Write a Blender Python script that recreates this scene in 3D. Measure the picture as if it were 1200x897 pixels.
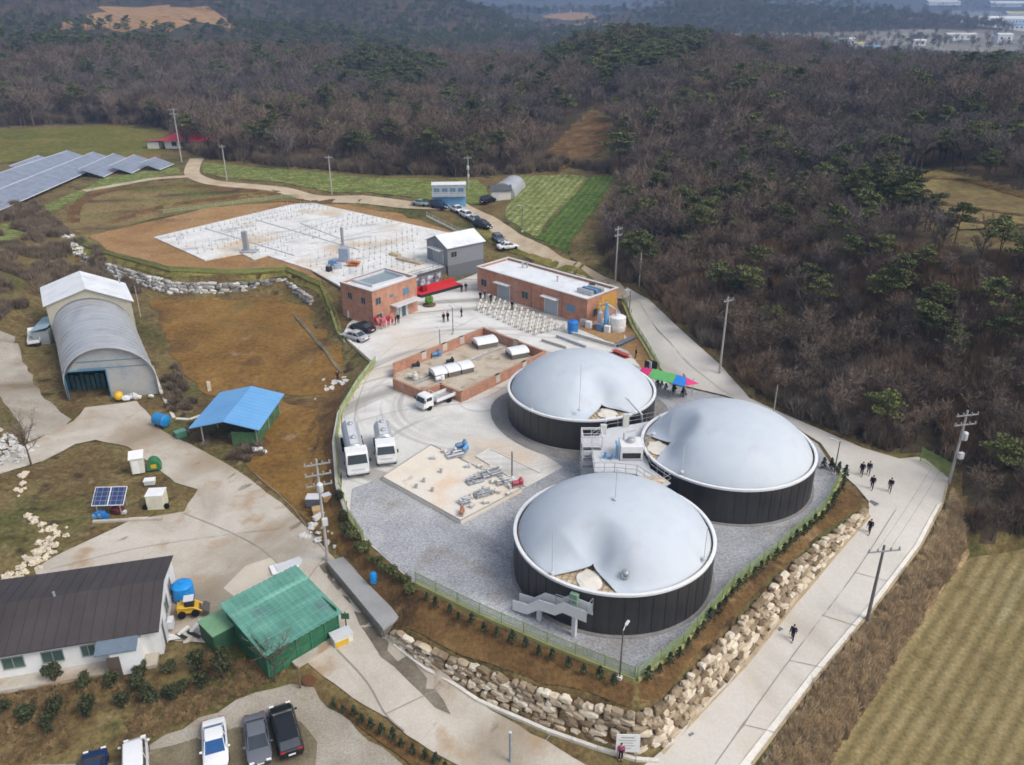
import bpy, bmesh, math, random
import numpy as np
from mathutils import Vector, Matrix, Euler
from mathutils import noise as mnoise
from mathutils.geometry import delaunay_2d_cdt

R = math.radians
random.seed(11)
rng = np.random.default_rng(5)
for _o in list(bpy.data.objects):
    bpy.data.objects.remove(_o)
S = bpy.context.scene
C = S.collection

# ------------------------------------------------------------------ camera, sky, sun, exposure
CAM_Z = 52.0
PITCH = R(25.0)
FOC = 970.0            # focal length in pixels of a 1200 x 897 frame
cam_d = bpy.data.cameras.new('drone_camera')
cam_d.sensor_fit = 'HORIZONTAL'
cam_d.sensor_width = 36.0
cam_d.lens = 36.0 * FOC / 1200.0
cam_d.clip_start = 0.5
cam_d.clip_end = 12000
cam = bpy.data.objects.new('drone_camera', cam_d)
cam.location = (0, 0, CAM_Z)
cam.rotation_euler = (R(90) - PITCH, 0, 0)
C.objects.link(cam)
S.camera = cam

SUN_EL, SUN_ROT = R(48), R(118)
world = bpy.data.worlds.new('World')
S.world = world
world.use_nodes = True
nt = world.node_tree
nt.nodes.clear()
wo = nt.nodes.new('ShaderNodeOutputWorld')
bg = nt.nodes.new('ShaderNodeBackground')
hs = nt.nodes.new('ShaderNodeHueSaturation')
sky = nt.nodes.new('ShaderNodeTexSky')
sky.sky_type = 'NISHITA'
sky.sun_disc = False
sky.sun_elevation = SUN_EL
sky.sun_rotation = SUN_ROT
sky.air_density = 1.0
sky.dust_density = 4.0
sky.ozone_density = 1.0
hs.inputs['Saturation'].default_value = 0.45
bg.inputs['Strength'].default_value = 0.15
nt.links.new(sky.outputs[0], hs.inputs['Color'])
nt.links.new(hs.outputs[0], bg.inputs['Color'])
nt.links.new(bg.outputs[0], wo.inputs['Surface'])

sun_d = bpy.data.lights.new('overcast_sun', 'SUN')
sun_d.energy = 1.25
sun_d.angle = R(24)
sun_d.color = (1.0, 0.96, 0.90)
sun = bpy.data.objects.new('overcast_sun', sun_d)
_dir = Vector((math.sin(SUN_ROT) * math.cos(SUN_EL), math.cos(SUN_ROT) * math.cos(SUN_EL), math.sin(SUN_EL)))
sun.rotation_euler = _dir.to_track_quat('Z', 'Y').to_euler()
sun.location = (60, -40, 150)
C.objects.link(sun)

S.view_settings.view_transform = 'Standard'
S.view_settings.look = 'None'
S.view_settings.gamma = 1.0
S.view_settings.use_curve_mapping = False
S.view_settings.exposure = 0.50
HAZE_D = 0.00030
try:
    S.cycles.max_bounces = 5
    S.cycles.diffuse_bounces = 3
    S.cycles.glossy_bounces = 2
    S.cycles.transmission_bounces = 3
    S.cycles.volume_bounces = 0
    S.cycles.use_denoising = True
    S.cycles.caustics_reflective = False
    S.cycles.caustics_refractive = False
    S.cycles.filter_width = 1.7
except Exception:
    pass

# ------------------------------------------------------------------ measuring helpers (a pixel of the survey photo -> a point of the place)
_sp, _cp = math.sin(PITCH), math.cos(PITCH)
CX, CY = 600.0, 448.5

def ray(px, py):
    a, b = (px - CX) / FOC, (CY - py) / FOC
    return (a, _cp + b * _sp, -_sp + b * _cp)

def P(px, py, z):
    d = ray(px, py)
    t = (z - CAM_Z) / d[2]
    return Vector((d[0] * t, d[1] * t, z))

def PD(px, py, dist):
    d = ray(px, py)
    t = dist / d[1]
    return Vector((d[0] * t, dist, CAM_Z + d[2] * t))

def proj(x, y, z):
    x = np.asarray(x, float); y = np.asarray(y, float); z = np.asarray(z, float) - CAM_Z
    depth = y * _cp - z * _sp
    up = y * _sp + z * _cp
    return CX + FOC * x / depth, CY - FOC * up / depth

# ------------------------------------------------------------------ survey of the ground: spot heights and break lines
LINES, SPOTS = [], []
def L(pts, closed=False):
    LINES.append(([P(*p) for p in pts], closed))
def Q(*pts):
    for p in pts: SPOTS.append(P(*p))
def QD(*pts):
    for p in pts: SPOTS.append(PD(*p))
def W(*pts):
    for p in pts: SPOTS.append(Vector(p))

ZP = 4.5      # level of the plant platform
ZD = 6.7      # level of the construction pad
# plant platform edge
L([(400, 392, 4.7), (440, 425, ZP), (420, 450, ZP), (399, 485, ZP), (393, 520, ZP), (397, 570, ZP), (408, 605, ZP), (425, 632, ZP), (485, 685, ZP),
   (560, 722, ZP), (640, 757, ZP), (745, 798, ZP), (800, 757, ZP), (860, 687, ZP), (910, 647, ZP), (967, 597, ZP), (986, 560, ZP),
   (960, 520, ZP), (900, 482, ZP), (850, 464, ZP), (790, 452, ZP), (770, 440, ZP), (737, 388, ZP), (722, 352, ZP)])
# top and foot of the front rock wall
L([(470, 737, 3.0), (560, 777, 3.3), (640, 806, 3.5), (740, 832, 3.6), (768, 826, 3.6), (800, 794, 3.7), (867, 721, 3.9), (910, 674, 4.0), (957, 634, 4.2), (1014, 596, 4.4)])
L([(458, 752, 1.8), (500, 782, 1.6), (560, 818, 1.2), (640, 852, 0.8), (745, 884, 0.4), (775, 878, 0.4), (800, 851, 0.7), (870, 778, 1.3), (927, 707, 2.1), (977, 647, 3.1), (1018, 602, 4.1)])
# road along the right: outer edge, foot of its bank
L([(850, 945, -0.4), (880, 897, 0.0), (960, 790, 1.0), (1030, 705, 2.0), (1080, 640, 3.0), (1105, 590, 3.8), (1112, 560, 4.2)])
L([(920, 990, -3.0), (965, 897, -2.4), (1045, 780, -1.4), (1120, 668, 0.2), (1135, 650, 0.6), (1200, 640, 1.0), (1330, 640, 1.2)])
Q((1200, 897, -2.6), (1330, 897, -2.8), (1200, 760, -1.2), (1330, 760, -1.0), (1100, 900, -2.6))
Q((700, 990, -0.8), (600, 990, -0.6), (780, 960, -0.4))
# lower road and the farm yard
L([(690, 897, 0.2), (640, 868, 0.6), (560, 824, 1.0), (480, 768, 1.6), (440, 735, 1.8)])
L([(560, 912, -0.1), (540, 897, 0.1), (490, 868, 0.5), (440, 832, 0.8), (380, 790, 1.2), (345, 764, 1.6)])
Q((365, 625, 2.2), (300, 700, 1.8), (200, 620, 2.4), (100, 640, 2.5), (150, 475, 2.8), (290, 560, 2.4), (240, 530, 2.6), (330, 590, 2.3),
  (420, 700, 1.9), (400, 670, 2.0), (0, 548, 3.2), (60, 525, 3.0), (270, 750, 1.7), (200, 690, 2.0), (60, 690, 2.2), (0, 740, 2.0), (-200, 640, 3.5), (-200, 760, 2))
# verge bed, car park, garden
Q((400, 815, 0.9), (470, 872, 0.4), (385, 820, 0.5), (300, 850, 0.2), (230, 860, 0.1), (0, 900, -0.3), (200, 910, -0.2), (430, 900, 0.0), (300, 990, -0.6), (0, 990, -0.8), (450, 990, -0.6), (-200, 900, 0))
Q((220, 762, 1.6), (120, 790, 1.5), (0, 815, 1.4), (310, 780, 1.4), (240, 815, 0.8), (100, 850, 0.6), (0, 860, 0.5))
# slope under the plant on the left
L([(460, 735, 2.3), (425, 690, 2.6), (392, 650, 2.7), (380, 610, 2.8), (372, 560, 2.9), (372, 500, 3.0), (395, 465, 2.9)])
# brown field, barn
Q((170, 350, 3.2), (250, 365, 3.1), (340, 350, 3.2), (380, 390, 3.1), (405, 430, 2.9), (330, 460, 2.7), (200, 470, 2.8), (300, 480, 2.6), (60, 485, 3.0),
  (180, 470, 2.9), (45, 400, 3.6), (60, 350, 4.0), (150, 330, 3.6), (20, 420, 4.2), (0, 480, 4.0))
# rock wall under the pad: top, foot; berm line with the fence
L([(60, 268, 6.6), (85, 283, 6.6), (120, 297, 6.5), (200, 319, 6.5), (270, 322, 6.5), (335, 318, 6.5), (376, 336, 6.0), (388, 365, 5.2), (400, 392, 4.7)])
L([(100, 301, 5.6), (150, 316, 5.5), (205, 331, 5.4), (260, 332, 5.4), (335, 328, 5.4), (368, 350, 4.6)])
L([(96, 310, 4.0), (145, 330, 3.7), (200, 346, 3.4), (260, 347, 3.3), (335, 340, 3.3), (366, 360, 3.3)])
# pad edge (a retaining step) and its foot
_pe = [(365, 318), (405, 341), (420, 345), (450, 335), (488, 323), (524, 313.5), (548, 303)]
LINES.append(([P(a, b, ZD) for a, b in _pe], False))
LINES.append(([P(400, 358, 4.9)] + [P(a, b, ZD) + Vector((0.1, -0.5, ZP - ZD)) for a, b in _pe[1:]], False))
L([(365, 318, ZD), (338, 308, ZD), (200, 308, ZD), (110, 285, ZD), (100, 272, ZD), (190, 250, ZD), (300, 240, ZD), (365, 234, ZD), (440, 247, ZD), (545, 275, ZD), (560, 296, ZD)])
# lane with the parked cars, path, terraces, fields
Q((545, 244, 8.0), (575, 262, 7.8), (620, 285, 7.4), (670, 308, 7.0), (715, 330, 6.6), (735, 352, 6.2), (780, 405, 5.8), (830, 440, 5.4),
  (600, 297, 5.6), (650, 315, 5.2), (700, 330, 5.6), (570, 290, 6.4), (600, 315, ZP), (690, 345, ZP))
Q((500, 240, 8.4), (420, 232, 8.6), (330, 221, 8.8), (260, 214, 9.0), (222, 203, 9.4), (150, 215, 8.8), (100, 232, 8.2), (80, 260, 7.0), (150, 256, 6.9), (280, 232, 8.0), (200, 236, 7.6),
  (0, 255, 8.4), (60, 235, 8.6), (120, 205, 9.2), (180, 195, 9.6), (30, 200, 10), (600, 255, 8.2), (660, 285, 8.0))
L([(-350, 165, 11.5), (-150, 158, 11.0), (0, 152, 11.0), (120, 148, 11.0), (190, 158, 11.0), (240, 186, 10.2), (330, 196, 10.0), (450, 206, 10.0), (560, 208, 10.0), (620, 203, 10.4),
   (720, 203, 11.0), (738, 215, 10.4), (706, 262, 9.0), (700, 300, 7.4), (728, 333, 6.6)])
# foot of the wooded hill along the upper road
L([(735, 335, 6.6), (760, 350, 6.4), (800, 388, 6.1), (850, 428, 5.6), (880, 466, 5.1), (945, 496, 4.7), (1010, 524, 4.5), (1055, 537, 4.4), (1085, 534, 4.4), (1118, 553, 4.3)])
# left bank
Q((0, 400, 6.0), (0, 330, 8.0), (60, 300, 6.2), (40, 270, 7.6), (0, 285, 9.0), (-150, 400, 8), (-150, 300, 12), (-350, 300, 14), (-350, 450, 8), (-150, 520, 5))
# wooded hill on the right
QD((800, 300, 150), (850, 300, 140), (950, 300, 125), (1050, 300, 115), (1200, 300, 108), (1350, 300, 104), (1500, 300, 104),
   (900, 400, 112), (1000, 400, 105), (1100, 400, 99), (1200, 400, 95), (1350, 420, 88), (1200, 500, 82), (1150, 500, 84), (1350, 540, 76), (1200, 590, 72), (1350, 600, 70),
   (760, 215, 203), (800, 200, 203), (900, 200, 190), (1000, 200, 178), (1100, 230, 155), (1200, 235, 148), (1350, 230, 145), (1200, 200, 163),
   (800, 120, 290), (1000, 120, 270), (1200, 120, 250), (1400, 120, 245), (700, 120, 300), (640, 150, 268), (690, 160, 250),
   (700, 50, 420), (800, 52, 430), (900, 66, 425), (1000, 98, 400), (1200, 98, 380), (1400, 85, 380))
# wooded ridge behind the fields
QD((0, 58, 480), (200, 60, 480), (-250, 60, 480), (400, 80, 450), (550, 92, 420), (620, 94, 420),
   (200, 110, 370), (0, 110, 370), (-250, 110, 370), (400, 132, 320), (550, 142, 298))
for _u in (-1.0, -.7, -.4, -.1, .15, .4, .7, 1.0):
    W((_u * 560, 560, 9.0))
# hills and valleys farther off
QD((190, 6, 700), (100, 24, 690), (285, 34, 690), (190, 40, 650), (0, 22, 720), (-200, 15, 720),
   (320, -18, 1000), (450, -22, 1000), (540, 10, 1000), (590, 42, 950), (450, 52, 850), (300, 45, 850), (200, -10, 1100), (0, -15, 1100), (-300, -15, 1100),
   (650, 42, 1100), (700, 40, 1100), (650, 24, 1500), (720, 22, 1500),
   (760, 12, 1350), (850, -14, 1350), (940, -4, 1300), (1030, 16, 1250), (1095, 42, 1120), (850, 45, 1050), (960, 50, 1000), (760, 44, 1000),
   (1000, 62, 830), (1200, 62, 830), (1400, 62, 830), (1120, 55, 950), (1300, 52, 1000))
W((0, 2600, 6), (700, 2600, 6), (1400, 2600, 6), (-700, 2600, 60), (-1500, 2600, 120), (2200, 2600, 6), (800, 1700, 5), (1150, 1700, 5), (1700, 1700, 5), (2600, 2600, 60),
  (-1500, 1500, 60), (1300, 1300, 5))
for _i, _u in enumerate((-1.1, -.8, -.55, -.3, -.12, .05, .2, .36, .5, .65, .8, 1.1)):
    W((_u * 3600, 3600, 300 + 90 * math.sin(_i * 2.1)), (_u * 4600, 4600, 330))
for _y, _z in ((26, -1.0),):
    for _x in (-90, -60, -40, -20, 0, 20, 40, 60, 90): W((_x, _y, _z - (2 if _x > 25 else 0)))
W((-110, 60, 4), (-130, 90, 9), (120, 60, 2), (130, 90, 14), (100, 40, -2), (-100, 40, 1))

def build_tin():
    vs, es, z = [], [], []
    for pts, closed in LINES:
        n0 = len(vs)
        for p in pts: vs.append(Vector((p.x, p.y))); z.append(p.z)
        for k in range(len(pts) - 1): es.append((n0 + k, n0 + k + 1))
    for p in SPOTS: vs.append(Vector((p.x, p.y))); z.append(p.z)
    ov, oe, of, ovo, oeo, ofo = delaunay_2d_cdt(vs, es, [], 0, 1e-4, True)
    zz = []
    for i, v in enumerate(ov):
        src = [k for k in ovo[i]] if ovo[i] else []
        if src: zz.append(z[src[0]])
        else:
            ds = sorted(((v - w).length, k) for k, w in enumerate(vs))[:2]
            wt = [1 / (d + .01) for d, k in ds]
            zz.append(sum(w * z[k] for w, (d, k) in zip(wt, ds)) / sum(wt))
    V = np.array([(v.x, v.y) for v in ov])
    return V, np.array(zz), of
TV, TZ, TF = build_tin()

# ground grid: rows grow with distance
NROW, NCOL = 470, 330
Y0, Y1 = 28.0, 4500.0
ROW_Y = Y0 * (Y1 / Y0) ** (np.arange(NROW) / (NROW - 1))
COL_U = np.linspace(-0.98, 0.98, NCOL)
GX = COL_U[None, :] * (ROW_Y[:, None] + 25.0)
GY = np.repeat(ROW_Y[:, None], NCOL, 1)
GZ = np.full(GX.shape, np.nan)
for f in TF:
    for k in range(1, len(f) - 1):
        a, b, c = TV[f[0]], TV[f[k]], TV[f[k + 1]]
        den = (b[1] - c[1]) * (a[0] - c[0]) + (c[0] - b[0]) * (a[1] - c[1])
        if abs(den) < 1e-9: continue
        ylo, yhi = min(a[1], b[1], c[1]), max(a[1], b[1], c[1])
        r0, r1 = np.searchsorted(ROW_Y, ylo), np.searchsorted(ROW_Y, yhi, side='right')
        if r1 <= r0: continue
        X, Y = GX[r0:r1], GY[r0:r1]
        l1 = ((b[1] - c[1]) * (X - c[0]) + (c[0] - b[0]) * (Y - c[1])) / den
        l2 = ((c[1] - a[1]) * (X - c[0]) + (a[0] - c[0]) * (Y - c[1])) / den
        l3 = 1 - l1 - l2
        m = (l1 >= -1e-6) & (l2 >= -1e-6) & (l3 >= -1e-6)
        zz = l1 * TZ[f[0]] + l2 * TZ[f[k]] + l3 * TZ[f[k + 1]]
        sub = GZ[r0:r1]
        sub[m] = zz[m]
for r in range(NROW):                       # beyond the survey: carry the edge heights outward
    row = GZ[r]; ok = ~np.isnan(row)
    if ok.any(): row[~ok] = np.interp(COL_U[~ok], COL_U[ok], row[ok])
    else: GZ[r] = GZ[r - 1] if r else 0
def blur(Z, n):
    for _ in range(n):
        A = np.pad(Z, 1, mode='edge')
        Z = (A[:-2, 1:-1] + A[2:, 1:-1] + A[1:-1, :-2] + A[1:-1, 2:] + 4 * Z) / 8
    return Z
GZn, GZf = blur(GZ, 1), blur(GZ, 60)
_w = np.clip((ROW_Y - 170) / 120, 0, 1)[:, None]
GZ = GZn * (1 - _w) + GZf * _w
def fbm(x, y, s, o=3):
    return mnoise.fractal(Vector((x / s, y / s, 3.7)), 1.0, 2.0, o)
_hw = np.clip((ROW_Y - 260) / 300, 0, 1)
for r in range(NROW):
    if _hw[r] <= 0: continue
    for c in range(NCOL):
        GZ[r, c] += _hw[r] * (fbm(GX[r, c], GY[r, c], 60 + .06 * ROW_Y[r]) * (1.5 + .004 * ROW_Y[r]) + (mnoise.noise(Vector((GX[r, c] / 95, GY[r, c] / 120, 1.5))) * 5 if ROW_Y[r] < 620 else mnoise.noise(Vector((GX[r, c] / 170, GY[r, c] / 260, 1.5))) * 9 * min(1, max(0, (GZ[r, c] - 12) / 20))))

_lr = math.log(Y1 / Y0)
def H(x, y):
    """ground height at a point (arrays or scalars)"""
    x = np.asarray(x, float); y = np.asarray(y, float)
    r = np.clip(np.log(np.maximum(y, Y0) / Y0) / _lr * (NROW - 1), 0, NROW - 1.001)
    r0 = r.astype(int)
    yf = (np.maximum(y, Y0) - ROW_Y[r0]) / (ROW_Y[r0 + 1] - ROW_Y[r0])
    def at(ri):
        u = x / (ROW_Y[ri] + 25.0)
        c = np.clip((u + .98) / 1.96 * (NCOL - 1), 0, NCOL - 1.001)
        c0 = c.astype(int); cf = c - c0
        return GZ[ri, c0] * (1 - cf) + GZ[ri, c0 + 1] * cf
    out = at(r0) * (1 - yf) + at(r0 + 1) * yf
    return float(out) if out.ndim == 0 else out
_TS = np.concatenate([np.linspace(30, 260, 1600), np.geomspace(260, 4400, 1200)])
def PT(px, py):
    """where the line of sight through a photo pixel meets the ground"""
    d = ray(px, py)
    t = _TS / d[1]
    z = CAM_Z + d[2] * t
    g = H(d[0] * t, d[1] * t) - z
    k = int(np.argmax(g > 0)) if (g > 0).any() else len(g) - 1
    if k > 0:
        a = g[k - 1] / (g[k - 1] - g[k] + 1e-12)
        tt = t[k - 1] + (t[k] - t[k - 1]) * a
    else: tt = t[0]
    x, y = d[0] * tt, d[1] * tt
    return Vector((x, y, H(x, y)))
def G(x, y): return Vector((x, y, H(x, y)))

def in_poly(x, y, poly):
    x = np.asarray(x); y = np.asarray(y)
    ins = np.zeros(x.shape, bool)
    n = len(poly)
    for i in range(n):
        x1, y1 = poly[i]; x2, y2 = poly[(i + 1) % n]
        if y1 == y2: continue
        m = ((y1 > y) != (y2 > y)) & (x < (x2 - x1) * (y - y1) / (y2 - y1) + x1)
        ins ^= m
    return ins
def edge_dist(x, y, poly):
    d = np.full(np.shape(x), 1e9)
    n = len(poly)
    for i in range(n):
        x1, y1 = poly[i]; x2, y2 = poly[(i + 1) % n]
        dx, dy = x2 - x1, y2 - y1
        l2 = dx * dx + dy * dy + 1e-12
        t = np.clip(((x - x1) * dx + (y - y1) * dy) / l2, 0, 1)
        d = np.minimum(d, np.hypot(x - x1 - t * dx, y - y1 - t * dy))
    return d

# ------------------------------------------------------------------ materials
_MC = {}
def lin(c):
    return tuple(c[:3]) + (1.0,)
def mat_ramp(name, stops, scale=0.3, detail=8, rough=.9, fine=0.18, fscale=6.0, bump=0.0, bscale=8.0, metallic=0.0, rnd=0.0, island=0.0, stretch=None, rot=0.0, dist=0.0, spec=None, layer=None, wave=None, rings=None, zone=None):
    """noise-driven colour ramp with fine mottling; optional second layer (stops, scale, lo, hi) and furrow waves (scale, rot, amount)"""
    if name in _MC: return _MC[name]
    m = bpy.data.materials.new(name); m.use_nodes = True
    n, k = m.node_tree.nodes, m.node_tree.links
    b = n['Principled BSDF']
    b.inputs['Roughness'].default_value = rough
    b.inputs['Metallic'].default_value = metallic
    if spec is None and rough >= .8: spec = .12
    if spec is not None: b.inputs['Specular IOR Level'].default_value = spec
    tc = n.new('ShaderNodeTexCoord')
    mp = n.new('ShaderNodeMapping'); k.new(tc.outputs['Object'], mp.inputs[0])
    if stretch: mp.inputs['Scale'].default_value = stretch
    mp.inputs['Rotation'].default_value = (0, 0, rot)
    nz = n.new('ShaderNodeTexNoise'); nz.inputs['Scale'].default_value = scale; nz.inputs['Detail'].default_value = detail
    nz.inputs['Roughness'].default_value = .62; nz.inputs['Distortion'].default_value = dist
    k.new(mp.outputs[0], nz.inputs['Vector'])
    rp = n.new('ShaderNodeValToRGB')
    el = rp.color_ramp.elements
    while len(el) < len(stops): el.new(.5)
    for e, (p, c) in zip(el, stops):
        e.position = p; e.color = lin(c)
    if island:
        hf = n.new('ShaderNodeMath'); hf.operation = 'MULTIPLY_ADD'; hf.inputs[1].default_value = .55
        k.new(n.new('ShaderNodeNewGeometry').outputs['Random Per Island'], hf.inputs[0])
        h2 = n.new('ShaderNodeMath'); h2.operation = 'MULTIPLY'; h2.inputs[1].default_value = .5; k.new(nz.outputs['Fac'], h2.inputs[0]); k.new(h2.outputs[0], hf.inputs[2])
        k.new(hf.outputs[0], rp.inputs[0])
    else: k.new(nz.outputs['Fac'], rp.inputs[0])
    col = rp.outputs[0]
    def mix(a, bcol, fac, mode='MIX'):
        mx = n.new('ShaderNodeMix'); mx.data_type = 'RGBA'; mx.blend_type = mode
        k.new(a, mx.inputs[6])
        if hasattr(bcol, 'is_linked') or hasattr(bcol, 'links'): k.new(bcol, mx.inputs[7])
        else: mx.inputs[7].default_value = lin(bcol)
        if isinstance(fac, (int, float)): mx.inputs[0].default_value = fac
        else: k.new(fac, mx.inputs[0])
        return mx.outputs[2]
    if layer:
        for (lc, ls, lo, hi, lst) in layer:
            m2 = n.new('ShaderNodeMapping'); k.new(tc.outputs['Object'], m2.inputs[0])
            if lst and len(lst) > 3:
                m2.vector_type = 'TEXTURE'; m2.inputs['Scale'].default_value = tuple(1 / v for v in lst[:3]); m2.inputs['Rotation'].default_value = (0, 0, lst[3])
            elif lst: m2.inputs['Scale'].default_value = lst[:3]
            n2 = n.new('ShaderNodeTexNoise'); n2.inputs['Scale'].default_value = ls; n2.inputs['Detail'].default_value = 5
            k.new(m2.outputs[0], n2.inputs['Vector'])
            mr = n.new('ShaderNodeMapRange'); mr.inputs[1].default_value = lo; mr.inputs[2].default_value = hi
            k.new(n2.outputs['Fac'], mr.inputs[0])
            col = mix(col, lc, mr.outputs[0])
    if zone:        # stands of a slightly different kind across the hills
        zc, zs, zlo, zhi = zone
        gp = n.new('ShaderNodeNewGeometry'); nzz = n.new('ShaderNodeTexNoise'); nzz.inputs['Scale'].default_value = zs; nzz.inputs['Detail'].default_value = 3
        k.new(gp.outputs['Position'], nzz.inputs['Vector'])
        mr = n.new('ShaderNodeMapRange'); mr.inputs[1].default_value = zlo; mr.inputs[2].default_value = zhi; k.new(nzz.outputs['Fac'], mr.inputs[0])
        col = mix(col, zc, mr.outputs[0])
    for (rx, ry, rs, rlo, rhi, rcol) in (rings or []):      # worn tyre tracks sweeping round a turning point
        sx = n.new('ShaderNodeVectorMath'); sx.operation = 'SUBTRACT'; sx.inputs[1].default_value = (rx, ry, 0); k.new(tc.outputs['Object'], sx.inputs[0])
        ml = n.new('ShaderNodeVectorMath'); ml.operation = 'MULTIPLY'; ml.inputs[1].default_value = (1, 1, 0); k.new(sx.outputs[0], ml.inputs[0])
        ln = n.new('ShaderNodeVectorMath'); ln.operation = 'LENGTH'; k.new(ml.outputs[0], ln.inputs[0])
        sc2 = n.new('ShaderNodeVectorMath'); sc2.operation = 'SCALE'; sc2.inputs['Scale'].default_value = .05; k.new(tc.outputs['Object'], sc2.inputs[0])
        cb = n.new('ShaderNodeCombineXYZ'); k.new(ln.outputs['Value'], cb.inputs[2])
        av = n.new('ShaderNodeVectorMath'); av.operation = 'ADD'; k.new(sc2.outputs[0], av.inputs[0]); k.new(cb.outputs[0], av.inputs[1])
        n2 = n.new('ShaderNodeTexNoise'); n2.inputs['Scale'].default_value = rs; n2.inputs['Detail'].default_value = 5; k.new(av.outputs[0], n2.inputs['Vector'])
        mr = n.new('ShaderNodeMapRange'); mr.inputs[1].default_value = rlo; mr.inputs[2].default_value = rhi; k.new(n2.outputs['Fac'], mr.inputs[0])
        col = mix(col, rcol, mr.outputs[0])
    if wave:
        wsc, wrot, wamt, wcol = wave
        m3 = n.new('ShaderNodeMapping'); k.new(tc.outputs['Object'], m3.inputs[0]); m3.inputs['Rotation'].default_value = (0, 0, wrot)
        wv = n.new('ShaderNodeTexWave'); wv.inputs['Scale'].default_value = wsc; wv.inputs['Distortion'].default_value = .7; wv.inputs['Detail'].default_value = 3; wv.inputs['Detail Scale'].default_value = .6
        k.new(m3.outputs[0], wv.inputs['Vector'])
        mm = n.new('ShaderNodeMath'); mm.operation = 'MULTIPLY'; mm.inputs[1].default_value = wamt
        k.new(wv.outputs['Fac'], mm.inputs[0])
        col = mix(col, wcol, mm.outputs[0])
    if fine:
        nf = n.new('ShaderNodeTexNoise'); nf.inputs['Scale'].default_value = fscale; nf.inputs['Detail'].default_value = 6; nf.inputs['Roughness'].default_value = .7
        k.new(tc.outputs['Object'], nf.inputs['Vector'])
        mr = n.new('ShaderNodeMapRange'); mr.inputs[1].default_value = .25; mr.inputs[2].default_value = .75
        mr.inputs[3].default_value = 1 - fine * 1.6; mr.inputs[4].default_value = 1 + fine * 1.6
        k.new(nf.outputs['Fac'], mr.inputs[0])
        cmb = n.new('ShaderNodeCombineColor')
        for i in range(3): k.new(mr.outputs[0], cmb.inputs[i])
        col = mix(col, cmb.outputs[0], 1.0, 'MULTIPLY')
    for kind, amt in (('obj', rnd), ('isl', island)):
        if not amt: continue
        if kind == 'obj': src = n.new('ShaderNodeObjectInfo').outputs['Random']
        else: src = n.new('ShaderNodeNewGeometry').outputs['Random Per Island']
        mr = n.new('ShaderNodeMapRange'); mr.inputs[3].default_value = 1 - amt; mr.inputs[4].default_value = 1 + amt
        k.new(src, mr.inputs[0])
        cmb = n.new('ShaderNodeCombineColor')
        for i in range(3): k.new(mr.outputs[0], cmb.inputs[i])
        col = mix(col, cmb.outputs[0], 1.0, 'MULTIPLY')
    k.new(col, b.inputs['Base Color'])
    if bump:
        bn = n.new('ShaderNodeTexNoise'); bn.inputs['Scale'].default_value = bscale; bn.inputs['Detail'].default_value = 6
        k.new(tc.outputs['Object'], bn.inputs['Vector'])
        bp = n.new('ShaderNodeBump'); bp.inputs['Strength'].default_value = min(1, bump); bp.inputs['Distance'].default_value = .1 * max(1, bump)
        k.new(bn.outputs['Fac'], bp.inputs['Height']); k.new(bp.outputs[0], b.inputs['Normal'])
    _MC[name] = m
    return m
def M(name, c, rough=.6, var=.12, scale=1.2, metallic=0., fine=.05, bump=0., rnd=0., island=0., spec=None, fscale=6., bscale=8.):
    lo = tuple(v * (1 - var) for v in c); hi = tuple(min(1, v * (1 + var)) for v in c)
    return mat_ramp(name, [(.3, lo), (.7, hi)], scale=scale, rough=rough, fine=fine, metallic=metallic, bump=bump, rnd=rnd, island=island, spec=spec, fscale=fscale, bscale=bscale)
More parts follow.
